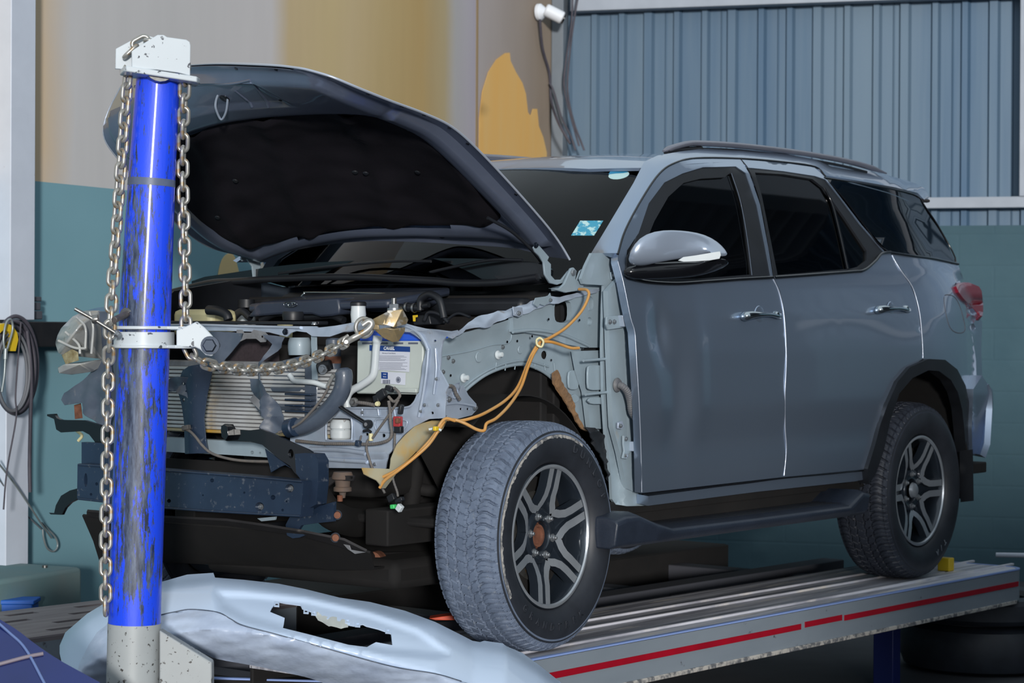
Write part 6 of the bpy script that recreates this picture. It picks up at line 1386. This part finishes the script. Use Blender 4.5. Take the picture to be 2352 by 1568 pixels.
for (u, v) in [(832, 947), (898, 946), (966, 944), (1006, 930), (745, 1060), (860, 1066), (905, 962), (745, 1020), (1002, 870), (975, 930)]: bolt(W(u, v, x=X1-.006), (-1, 0, 0), .0045, sup, 'bolt', 'weld_bolt')
bolt(W(655, 762, x=X1-.006), (-1, 0, 0), .008, sup, 'darkbolt'); bolt(W(722, 744, x=X1), (0, 0, 1), .008, sup, 'bolt')
# black rubber top strip
box('top_seal', (W(560, 741, x=-.44)+V((.0, 0, 0))), (.05, .74, .012), M['black'], suv, None, .003)
# bracket at the end of the frame leg
fb = panel('leg_bracket', [(1008, 900), (1020, 908), (1053, 889), (1064, 884), (1076, 907), (1094, 927), (1096, 940), (1084, 953), (1050, 962), (1007, 958)], lambda u, v, off=0: W(u, v, y=-.745+.02*sm(1060, 1095, u)), SI, suv, [circ(1059, 939, 3), circ(1075, 939, 3), circ(1025, 956, 3)], step=9, thick=.004)
for (u, v) in [(1014, 914), (1032, 917), (1008, 955), (1092, 936)]: bolt(W(u, v, y=-.748), (0, -1, 0), .007, fb)
tube('bracket_fold', [W(u, v, y=-.75) for u, v in [(1010, 930), (1050, 926), (1092, 932)]], .004, SI, fb)
panel('bent_gusset', [(1020, 905), (1030, 890), (1052, 878), (1060, 888), (1056, 905), (1044, 915)], PL(y=-.75), SI, fb, step=8, thick=.003, relief=lambda u, v: V((0, .02*noise.noise(V((u/11., v/11., 2))), 0)))
tube('loom_stub', [W(u, v, y=-.77) for u, v in [(1018, 888), (1034, 886), (1042, 890), (1048, 905), (1056, 918)]], .006, M['harness'], suv, corr=.01)
# stained inner face behind the support
panel('stained_panel', [(955, 975), (985, 965), (1018, 965), (1013, 985), (991, 1005), (962, 1030), (956, 1040), (948, 1036), (930, 1054), (918, 1068), (905, 1085), (893, 1105), (882, 1121), (868, 1120), (856, 1102), (836, 1088), (832, 1074), (886, 1076), (893, 1052), (910, 1020), (930, 998)], lambda u, v, off=0: W(u, v, y=-.66), M['yellowprimer'], suv, step=10, thick=.004, relief=lambda u, v: V((0, -.02*math.exp(-((u-960)+(v-1010))**2/900.), 0)))
# radiator: side tanks, core, fins
zA = W(520, 842, x=-.44).z; zB = W(520, 988, x=-.44).z
rad = thing if 0 else None
bm = bmesh.new(); box_bm(bm, (-.415, .15, (zA+zB)/2), (.02, .98, zA-zB)); rad = mk('radiator', bm, M['findark'], suv, 0); rad['label'] = 'pale radiator core with horizontal fins'
nb = 16
for k in range(nb):
    z = zB+(zA-zB)*(k+.5)/nb; bm = bmesh.new(); box_bm(bm, (-.432, .15, z), (.012, .98, .0098)); mk('fin', bm, M['fin'], rad, 0, bev=.0015)
bx('radiator_top', -.43, -.39, -.16, .62, zA-.005, zA+.02, M['findark']); bx('radiator_foot', -.44, -.39, -.34, .64, zB-.012, zB, M['yellowprimer'])
bx('radiator_tank', -.44, -.38, -.22, -.16, zB, zA+.02, M['duct'])
panel('fan_mesh', [(470, 780), (540, 760), (640, 765), (640, 850), (470, 852)], PL(x=-.36), mat('fan_mesh_brown', (62, 52, 58), .8, c2=(44, 38, 42), nscale=90), suv, step=30, thick=.004)
M['latch'] = M['bkt']
def kb(name, poly, x, th=.004, m=None, rel=None, holes=(), sm_=0, step=10): return panel(name, poly, PL(x=x), m or M['bkt'], suv, holes, step=step, thick=th, sm=sm_, relief=rel, bev=.001)
bend = lambda a, w, k: (lambda u, v: V((-k*math.exp(-((u-a)/w)**2), 0, 0)))
kb('latch_post', [(409, 900), (412, 870), (421, 850), (440, 841), (465, 836), (488, 842), (486, 862), (478, 905), (472, 960), (476, 1015), (480, 1040), (428, 1042), (425, 970), (418, 930)], -.53, .005, rel=bend(450, 22, .02), holes=[circ(422, 881, 3.5), circ(427, 899, 2.5), circ(424, 918, 4)])
kb('latch_wing', [(380, 884), (392, 868), (408, 864), (438, 868), (452, 875), (450, 928), (440, 928), (428, 910), (405, 898), (384, 900)], -.545, .003, M['duct'], rel=lambda u, v: V((-.02*noise.noise(V((u/25., v/25., 8))), 0, 0)), holes=[circ(421, 881, 3), circ(427, 898, 2)])
kb('latch_brace', [(452, 800), (470, 770), (490, 760), (560, 765), (556, 778), (538, 800), (520, 824), (508, 848), (488, 846), (470, 838), (455, 835)], -.50, .004, M['duct'], rel=bend(500, 16, .02))
kb('stop_plate', [(543, 757), (556, 757), (560, 764), (576, 764), (582, 757), (608, 762), (616, 770), (610, 785), (598, 786), (588, 778), (565, 778), (552, 784), (543, 783)], -.50, .003, M['findark'], holes=[circ(553, 767, 2), circ(602, 773, 2.5)])
kb('air_guide', [(616, 768), (636, 771), (652, 774), (645, 798), (630, 815), (618, 828), (608, 840), (610, 870), (622, 900), (640, 930), (652, 955), (650, 985), (632, 997), (610, 985), (618, 960), (597, 944), (574, 920), (584, 904), (575, 889), (575, 869), (594, 870), (600, 836), (614, 826), (622, 808), (628, 790)], -.55, .003, M['duct'], rel=lambda u, v: V((-.03*math.exp(-((u-612)/14.)**2)+.012*noise.noise(V((u/22., v/22., 5))), 0, 0)))
kb('guide_tab', [(572, 918), (582, 906), (602, 925), (596, 942)], -.575, .003, M['findark'])
kb('side_shield', [(640, 830), (700, 815), (740, 830), (720, 870), (700, 900), (700, 950), (660, 975), (650, 940), (625, 890), (630, 850)], -.43, .006, M['duct'], rel=lambda u, v: V((-.02*math.sin(v/7.)*sm(880, 900, v), 0, 0)))
for k in range(4): box('shield_slat', W(690, 905+k*13, x=-.455), (.03, .12, .006), M['bkt'], suv, None, .002)
# pale bottle, strip and pipework between radiator and battery
tube('pale_bottle', [W(688, 775, x=-.40), W(688, 790, x=-.40), W(688, 815, x=-.40)], .036, M['primer'], suv, 24, 3, flat=1.0, rf=lambda t: .034+.006*math.sin(t*2.6))
kb('strut_strip', [(714, 770), (726, 772), (728, 872), (716, 872)], -.45, .006, M['primer'])
kb('inner_plate', [(655, 848), (700, 842), (745, 852), (752, 900), (735, 930), (700, 930), (700, 880), (660, 862)], -.42, .004, SI, rel=lambda u, v: V((.014*noise.noise(V((u/14., v/14., 6))), 0, 0)))
tube('alloy_pipe', [W(u, v, x=-.47) for u, v in [(665, 860), (676, 874), (695, 876), (720, 878), (740, 884), (752, 888)]], .009, M['milky'], suv, 10)
tube('alloy_pipe', [W(u, v, x=-.44) for u, v in [(728, 860), (722, 872), (714, 880)]], .005, SI, suv, 8)
cyl('dryer_bottle', W(765, 858, x=-.40), W(766, 776, x=-.40), .026, M['duct'], suv, 24, bev=.006)
lathe('rust_band', [(.027, -.012), (.0285, 0), (.027, .012)], W(765, 826, x=-.40), (0, 0, 1), M['rust'], suv, 28)
cyl('dryer_elbow', W(762, 838, x=-.43), W(730, 846, x=-.45), .020, M['black'], suv, 18, bev=.004); bolt(W(741, 848, x=-.47), (-1, -.2, 0), .012, suv, 'bolt')
# intake hose and its fittings
duct = tube('intake_hose', [W(u, v, x=-.53) for u, v in [(787, 846), (790, 868), (784, 898), (766, 928), (738, 956), (704, 976), (672, 984)]], .029, M['duct'], suv, 22, 8, rf=lambda t: .029*(1-.35*max(0, .06-t)/.06), label='dusty dark intake hose')
cyl('hose_collar', W(680, 980, x=-.55), W(662, 984, x=-.545), .032, M['bkt'], duct, 24, bev=.004)
tube('duct_cable', [W(u, v, x=-.565) for u, v in [(766, 860), (758, 878), (749, 900), (732, 925), (713, 947), (690, 970), (664, 985), (640, 993)]], .0045, M['harness'], suv, 8)
tube('cable_sleeve', [W(u, v, x=-.567) for u, v in [(766, 860), (760, 872), (752, 888)]], .0065, M['chain'], suv, 8)
st_ = tube('stay_arm', [W(779, 932, x=-.53), W(800, 946, x=-.53), W(838, 970, x=-.53)], .009, M['gloss_black'], suv, 8, 3, flat=.7)
lathe('stay_eye', [(.006, .010), (.014, .010), (.015, 0), (.014, -.010), (.006, -.010)], W(845, 974, x=-.53), (-1, 0, 0), M['black'], st_, 24); lathe('eye_bush', [(0, .012), (.006, .012), (.007, 0)], W(845, 974, x=-.53), (-1, 0, 0), M['findark'], st_, 16)
lathe('stained_vessel', [(0, .03), (.03, .03), (.037, .018), (.037, .002), (.033, -.002), (.037, -.006), (.036, -.03), (.02, -.05), (0, -.052)], W(783, 984, x=-.42), (0, 0, 1), M['milky'], suv, 32)
# battery
bt = prism('battery_case', [W(u, v, x=-.43) for u, v in [(820, 782), (972, 782), (970, 906), (818, 904)]], (.17, 0, 0), M['batcase'], suv, .005); bt['label'] = 'pale grey battery with blue lid and printed label'
pprism('battery_lid', [(824, 783), (972, 783), (968, 768), (944, 758), (830, 758)], PL(x=-.432), (.175, 0, 0), M['batblue'], bt, .005)
for u in (845, 905, 945): cyl('cell_cap', W(u, 758, x=-.38), W(u, 752, x=-.38), .012, M['batblue'], bt, 16)
for k, u in enumerate((832, 868, 904, 938)): pprism('case_slot', [(u, 786), (u+22, 786), (u+22, 790), (u, 790)], PL(x=-.4315), (-.001, 0, 0), M['ink'], bt, 0)
lb = pprism('battery_label', [(868, 795), (942, 796), (940, 854), (868, 849)], PL(x=-.4325), (-.001, 0, 0), M['label'], bt, 0)
pprism('label_header', [(849, 792), (942, 796), (942, 808), (849, 805)], PL(x=-.4330), (-.001, 0, 0), M['navy'], bt, 0)
def xplane_mw(u, v, x): return frame_at(W(u, v, x=x), (0, -1, 0), (0, 0, 1))
text('label_text', 'CAMEL', .0150, xplane_mw(893, 800, -.4345), M['white'], bt, .0006, bold=.0009, shear=.2)
text('label_text', 'Warranty of Camel Battery', .0052, xplane_mw(893, 811, -.4345), M['ink'], bt, .0004)
for k in range(13):
    if k in (5,): continue
    pprism('print_line', [(871, 816.5+k*2.6), (928+8*math.sin(k*2.3), 817+k*2.6), (928+8*math.sin(k*2.3), 817.7+k*2.6), (871, 817.2+k*2.6)], PL(x=-.4338), (-.0003, 0, 0), M['ink'], bt, 0)
pprism('specification_label', [(876, 853), (932, 856), (931, 884), (875, 880)], PL(x=-.4325), (-.001, 0, 0), M['label'], bt, 0)
pprism('label_block', [(876, 854), (891, 855), (891, 870), (876, 869)], PL(x=-.4330), (-.001, 0, 0), M['navy'], bt, 0)
text('label_text', 'Global', .0048, xplane_mw(883.5, 859, -.4345), M['white'], bt, .0004); text('label_text', 'Norms', .0048, xplane_mw(883.5, 865, -.4345), M['white'], bt, .0004)
lathe('label_seal', [(0, .0006), (.010, .0006), (.010, 0)], W(915, 872, x=-.4335), (-1, 0, 0), M['ink'], bt, 24); lathe('label_seal_ring', [(.0065, .001), (.0075, .001), (.0075, 0)], W(915, 872, x=-.4335), (-1, 0, 0), M['label'], bt, 24)
for k in range(9): pprism('barcode_bar', [(879+k*1.9, 872), (879.9+k*1.9+.3*(k % 3), 872), (879.9+k*1.9+.3*(k % 3), 881), (879+k*1.9, 881)], PL(x=-.4338), (-.0003, 0, 0), M['ink'], bt, 0)
box('battery_clamp', W(925, 896, x=-.445), (.02, .13, .014), M['batcase'], bt, None, .003)
wt = tube('washer_tube', [W(u, v, x=-.49) for u, v in [(868, 772), (864, 800), (860, 850), (852, 868), (830, 884), (806, 898), (797, 915), (798, 935)]], .0135, M['milky'], suv, 16, 8, rf=lambda t: .0155 if t < .08 else .0125, label='translucent white washer filler tube')
# loose looms and plugs
def loom(name, pts, r=.0042, m='harness', x=-.52, corr=.009): return tube(name, [W(u, v, x=x) for u, v in pts], r, M[m], suv, 8, 6, corr=corr)
loom('wire_loom', [(915, 918), (905, 935), (888, 960), (870, 985), (856, 1005), (845, 1010)]); loom('wire_loom', [(845, 1010), (842, 1030), (850, 1060), (862, 1090), (875, 1115), (884, 1132)])
loom('wire_loom', [(893, 920), (896, 945), (897, 970), (900, 995), (895, 1008), (878, 1016), (850, 1020), (800, 1019), (740, 1018), (680, 1012)], .0055, 'harness'); loom('wire_loom', [(907, 990), (906, 1030), (903, 1070), (903, 1100), (912, 1128), (914, 1140)], .004)
loom('wire_loom', [(905, 890), (915, 900), (918, 910), (905, 922), (892, 910)], .005, 'harness'); loom('tape_wrap', [(852, 995), (852, 1012)], .0075, 'ylwplastic', corr=0)
loom('wire_loom', [(830, 1000), (828, 1008), (824, 1016)], .003); loom('plug_strap', [(835, 990), (845, 988), (852, 992)], .005, 'black', corr=0)
def plug(name, u, v, w, h, m, rot=0, x=-.53, lab=None):
    return box(name, W(u, v, x=x), (.018, w/F*7, h/F*7), M[m], suv, Matrix.Rotation(rot, 3, 'X'), .003, lab)
plug('plug', 823, 1018, 12, 14, 'bkt', .2); plug('red_plug', 914, 968, 20, 24, 'red', 0, -.53, 'red connector plug'); plug('plug_socket', 916, 986, 20, 16, 'black', 0); plug('plug_latch', 914, 966, 8, 12, 'rust', 0, -.542)
plug('plug', 921, 940, 8, 22, 'black', .2, -.545); plug('plug', 877, 905, 24, 20, 'black', -.5, -.50); plug('plug', 866, 915, 16, 16, 'black', -.3, -.50); plug('plug', 895, 892, 20, 12, 'black', .3, -.50)
plug('plug', 900, 1143, 20, 16, 'black', -.5); plug('plug', 918, 1148, 22, 9, 'black', -.45); plug('green_plug', 904, 1163, 13, 10, 'green', -.1, -.53, 'bright green connector'); plug('plug', 918, 1166, 14, 16, 'milky', .6)
for (u, v) in [(812, 923), (868, 927)]:
    lathe('bulb_holder', [(0, .014), (.006, .014), (.008, .004), (.014, .003), (.015, -.006)] if u < 820 else [(0, .01), (.007, .009), (.009, 0)], W(u, v, x=-.51), (-1, -.3, 0), M['steel'] if u < 820 else M['ylwplastic'], suv, 18)
loom('wire_loom', [(820, 924), (840, 926), (860, 930)], .006); 
# ---- orange hoses and ties
def oh(pts, r=.0052, name='orange_hose'): return tube(name, [W(u, v, dep=d) for u, v, d in pts], r, M['orange'], suv, 10, 8)
oh([(1330, 664, 7.46), (1348, 666, 7.42), (1352, 680, 7.4), (1335, 715, 7.36), (1300, 752, 7.3), (1262, 776, 7.24), (1240, 786, 7.2), (1222, 812, 7.18), (1208, 845, 7.14), (1188, 890, 7.06), (1160, 920, 6.98), (1120, 945, 6.9), (1090, 958, 6.85), (1055, 966, 6.82), (1032, 962, 6.82)])
oh([(1240, 784, 7.2), (1265, 785, 7.22), (1290, 792, 7.26), (1312, 799, 7.28), (1330, 799, 7.3)])
oh([(1240, 790, 7.2), (1226, 812, 7.18), (1212, 845, 7.12), (1196, 890, 7.04), (1170, 930, 6.95), (1140, 960, 6.88), (1118, 972, 6.84), (1112, 988, 6.83), (1095, 986, 6.82), (1068, 972, 6.81), (1045, 964, 6.81), (1026, 963, 6.8)])
oh([(1045, 966, 6.8), (1025, 961, 6.79), (1012, 972, 6.78), (1000, 995, 6.78), (975, 1025, 6.78), (945, 1055, 6.78), (910, 1080, 6.78), (880, 1095, 6.8)])
oh([(1020, 968, 6.79), (1006, 990, 6.77), (985, 1020, 6.77), (955, 1048, 6.77), (915, 1080, 6.77), (885, 1102, 6.79), (872, 1120, 6.8)])
oh([(1316, 970, 7.36), (1330, 966, 7.36)], .004) if 0 else None
tube('cable_tie', [W(u, v, dep=7.17) for u, v in [(1232, 780), (1240, 776), (1248, 784), (1244, 796), (1234, 792), (1232, 780)]], .004, M['ylwplastic'], suv, 8)
tube('cable_tie', [W(u, v, dep=6.75) for u, v in [(985, 986), (1000, 984), (1014, 988)]], .004, M['milky'], suv, 8); plug('tie_head', 1001, 984, 9, 10, 'yellow', 0, -.60)
# ---- lower cross member, beam, brackets
lc = kb('lower_crossmember', [(370, 1004), (430, 1007), (520, 1012), (600, 1018), (640, 1024), (640, 1050), (612, 1050), (520, 1044), (430, 1040), (370, 1036)], -.49, .05, M['primer'], holes=[circ(579, 1039, 4), circ(597, 1040, 2.5)])
kb('lower_air_panel', [(380, 1052), (560, 1062), (700, 1078), (700, 1110), (560, 1100), (380, 1085)], -.40, .01, M['dark'])
loomz = tube('sensor_cable', [W(u, v, x=-.56) for u, v in [(420, 984), (436, 990), (450, 1004), (464, 1022), (485, 1040), (520, 1052), (560, 1058), (620, 1060)]], .005, M['harness'], suv, 8); plug('sensor_plug', 428, 982, 22, 12, 'harness', -.2, -.56)
XB = -.74
beam = kb('crash_beam', [(178, 1068), (182, 1064), (350, 1076), (560, 1092), (694, 1104), (697, 1108), (690, 1187), (560, 1180), (380, 1168), (180, 1147), (177, 1142)], XB, .06, M['bkt'], holes=[circ(487, 1103, 4.5), circ(388, 1150, 4.5), circ(665, 1121, 10), circ(596, 1163, 10), circ(627, 1142, 5.5), circ(561, 1131, 2.5), circ(466, 1137, 2), circ(649, 1171, 3), circ(658, 1151, 2.5), circ(197, 1102, 4, 12, 16), circ(222, 1111, 3.5), circ(209, 1135, 3)], step=12)
beam['label'] = 'dusty blue-black crash beam with punched holes'
tube('beam_edge', [W(u, v, x=XB-.003) for u, v in [(180, 1067), (350, 1078), (560, 1094), (694, 1106)]], .004, M['bkt'], beam, 8, 2); tube('beam_edge', [W(u, v, x=XB-.003) for u, v in [(180, 1145), (380, 1166), (560, 1178), (690, 1185)]], .004, M['bkt'], beam, 8, 2)
for (u, v) in [(668, 1122), (599, 1164)]: bolt(W(u, v, x=XB+.02), (-1, 0, 0), .008, beam, 'bolt')
kb('beam_post', [(677, 1042), (700, 1040), (722, 1042), (731, 1058), (731, 1110), (726, 1158), (704, 1170), (692, 1168), (697, 1108), (690, 1100), (680, 1086)], -.70, .05, M['bkt'])
arm = kb('support_arm', [(507, 990), (508, 978), (516, 973), (530, 974), (536, 985), (572, 988), (598, 985), (622, 994), (665, 1014), (706, 1032), (724, 1044), (731, 1060), (731, 1075), (700, 1076), (690, 1100), (675, 1084), (665, 1069), (641, 1054), (602, 1021), (575, 1014), (521, 1013), (510, 1003)], -.66, .012, M['gloss_black'], holes=[circ(668, 1042, 6, 12, 11)])
kb('arm_gusset', [(608, 1030), (641, 1054), (668, 1075), (655, 1068), (644, 1072), (622, 1085), (616, 1060)], -.64, .004, M['bkt']); kb('hook_lip', [(509, 1003), (507, 985), (514, 975), (522, 980), (524, 1000), (518, 1012)], -.69, .03, M['gloss_black'])
kb('tow_bracket', [(767, 1152), (766, 1197), (720, 1202), (692, 1206), (685, 1217), (700, 1229), (688, 1234), (672, 1236), (659, 1229), (656, 1205), (666, 1186), (685, 1176), (706, 1170)], -.66, .012, M['bkt'])
kb('far_support_arm', [(108, 951), (124, 950), (130, 960), (140, 964), (195, 965), (226, 975), (250, 992), (252, 1060), (238, 1060), (222, 1020), (205, 998), (190, 990), (140, 993), (129, 986), (124, 962), (108, 955)], -.66, .014, M['gloss_black'])
kb('far_beam_post', [(187, 1015), (250, 1018), (250, 1075), (187, 1068)], -.69, .03, M['bkt'])
kb('far_tow_bracket', [(112, 1177), (124, 1178), (128, 1160), (140, 1138), (160, 1126), (182, 1120), (182, 1144), (162, 1154), (150, 1166), (142, 1182), (116, 1181)], -.66, .012, M['gloss_black'])
for (u, v) in [(774, 1182), (770, 1234)]: bolt(W(u, v, x=-.62), (-.6, -.8, 0), .012, suv, 'rust' if 0 else 'darkbolt'); lathe('rusty_bolt', [(0, .018), (.011, .017), (.013, 0)], W(u, v, x=-.64), (-.7, -.7, 0), M['rust'], suv, 12)
# undertray and suspension seen beneath
M['under2'] = mat('undertray', (52, 50, 52), .7, .2, 0, c2=(34, 33, 34), nscale=6, c3=(96, 90, 86), thr3=(.62, .75), n3=12)
def skin(name, pts2, m, par=suv, th=.008):   # 3-D quad strip through (u, v, x) rows
    bm = bmesh.new(); R = [[bm.verts.new(W(u, v, x=x)) for (u, v, x) in row] for row in pts2]
    for a, b in zip(R, R[1:]):
        for k in range(len(a)-1): bm.faces.new((a[k], a[k+1], b[k+1], b[k]))
    bmesh.ops.recalc_face_normals(bm, faces=bm.faces[:]); return mk(name, bm, m, par, 30, thick=th, offs=0)
skin('undertray', [[(200, 1172, -.70), (377, 1186, -.70), (520, 1193, -.70), (600, 1204, -.70), (690, 1218, -.68), (790, 1238, -.62), (842, 1264, -.58)], [(200, 1184, -.66), (377, 1196, -.66), (520, 1204, -.66), (600, 1215, -.66), (690, 1228, -.64), (780, 1252, -.58), (832, 1272, -.55)]], M['under2'])
skin('skid_plate', [[(190, 1182, -.60), (400, 1200, -.60), (600, 1215, -.60), (760, 1240, -.55), (850, 1268, -.50)], [(215, 1240, -.5), (400, 1260, -.5), (600, 1285, -.48), (760, 1305, -.44), (860, 1305, -.40)], [(230, 1290, -.3), (400, 1290, -.3), (620, 1300, -.28), (780, 1308, -.25), (900, 1300, -.22)]], M['dark'])
kb('bracket_tab', [(590, 1190), (632, 1186), (630, 1194), (600, 1197)], -.66, .01, M['primer'])
kb('tray_tab', [(780, 1240), (800, 1244), (806, 1262), (840, 1268), (815, 1272), (800, 1262)], -.60, .003, M['findark'])
bsh = thing if 0 else None
lathe('body_mount', [(0, .035), (.03, .035), (.036, .02), (.036, .012), (.026, .008), (.024, -.012), (.030, -.016), (.030, -.028), (.012, -.032), (.009, -.05), (0, -.052)], W(787, 1108, x=-.52), (0, 0, 1), mat('mount_rubber', (84, 78, 76), .8, c2=(112, 90, 74), nscale=20), suv, 28)
kb('mount_bracket', [(730, 1120), (745, 1100), (770, 1092), (812, 1092), (808, 1104), (770, 1104), (752, 1118), (742, 1140), (730, 1150)], -.54, .01, M['under2'])
lathe('rusty_nut', [(0, -.012), (.009, -.010), (.010, .01), (0, .012)], W(781, 1144, x=-.53), (0, 0, 1), M['rust'], suv, 10)
tube('chassis_horn', [W(720, 1130, x=-.52), W(760, 1180, x=-.45), W(820, 1200, x=-.2), W(900, 1190, x=.1)], .05, M['dark'], suv, 12, 6)
tube('lower_arm', [W(815, 1275, x=-.40), W(860, 1290, x=-.2), W(930, 1290, x=-.05), W(1000, 1288, x=.05)], .028, M['under2'], suv, 12, 6, flat=1.3)
lathe('arm_bush', [(0, .03), (.02, .03), (.034, .024), (.034, -.024), (.02, -.03), (0, -.03)], W(862, 1288, x=-.22), (-1, -.3, 0), M['rust'], suv, 20)
tube('steering_rod', [W(860, 1200, x=-.10), W(930, 1215, x=-.05), W(1000, 1216, x=.02)], .014, M['rust'], suv, 10); tube('rack_boot', [W(870, 1203, x=-.10), W(905, 1210, x=-.07), W(940, 1216, x=-.04)], .035, M['dark'], suv, 14, corr=.02, rf=None)
cyl('damper', W(940, 1190, x=-.02), W(960, 1040, x=.0), .03, M['dark'], suv, 16)
tube('upper_arm', [W(880, 1100, x=-.05), W(950, 1120, x=.0), W(1010, 1130, x=.05)], .022, M['dark'], suv, 10)
tube('coil_spring', [W(930, 1230, x=.05)+V((.055*math.cos(a), .055*math.sin(a), a*.0075)) for a in [i*math.pi/6 for i in range(60)]], .009, M['dark'], suv, 8, 2)
# ---- far headlamp hanging at the corner
hl = hull('far_headlamp', [W(u, v, x=x) for u, v, x in [(126, 792, -.62), (132, 770, -.62), (142, 750, -.60), (166, 726, -.55), (192, 713, -.52), (232, 713, -.5), (245, 728, -.45), (243, 790, -.40), (236, 826, -.45), (150, 815, -.60), (132, 812, -.62), (185, 745, -.66), (165, 770, -.68)]], M['lampshell'], suv, .008); hl['label'] = 'broken milky headlamp shell at the far front corner'
hull('lamp_lower', [W(u, v, x=x) for u, v, x in [(131, 843, -.60), (146, 836, -.62), (236, 824, -.5), (232, 845, -.48), (215, 853, -.52), (160, 861, -.58), (134, 858, -.60), (185, 835, -.62)]], M['lampshell'], hl, .006)
hull('lamp_cavity', [W(u, v, x=x) for u, v, x in [(140, 814, -.60), (180, 808, -.63), (182, 828, -.63), (150, 838, -.61), (165, 800, -.63)]], mat('lamp_inside', (120, 100, 56), .5, c2=(186, 176, 140), nscale=40), hl, .004)
for pts in [[(150, 762), (180, 790), (184, 812)], [(176, 728), (196, 752), (196, 800)], [(206, 716), (214, 752), (210, 812)], [(134, 782), (170, 798), (196, 800)]]: tube('lamp_rib', [W(u, v, x=-.665+.0005*(u-150)) for u, v in pts], .005, M['lampshell'], hl, 8)
kb('far_corner_panel', [(232, 716), (252, 716), (252, 990), (232, 975), (205, 958), (192, 948), (188, 925), (148, 930), (141, 918), (144, 902), (166, 892), (190, 872), (214, 848), (232, 826)], -.50, .006, M['duct'], rel=lambda u, v: V((.03*noise.noise(V((u/30., v/40., 7))), 0, 0)))
kb('far_wing_stub', [(200, 712), (225, 706), (252, 704), (300, 690), (300, 716), (232, 720)], -.42, .01, M['paint'])
kb('rust_strap', [(170, 930), (184, 926), (188, 960), (172, 962)], -.46, .004, M['rust'])
tube('far_bracket', [W(u, v, x=-.45) for u, v in [(175, 988), (188, 1000), (180, 1012)]], .006, M['ylwplastic'], suv, 8)
# far side of the nose, behind the post
panel('far_nose_panel', [(252, 760), (310, 750), (380, 745), (380, 1010), (252, 1010)], PL(x=-.44), M['duct'], suv, step=30, thick=.006)
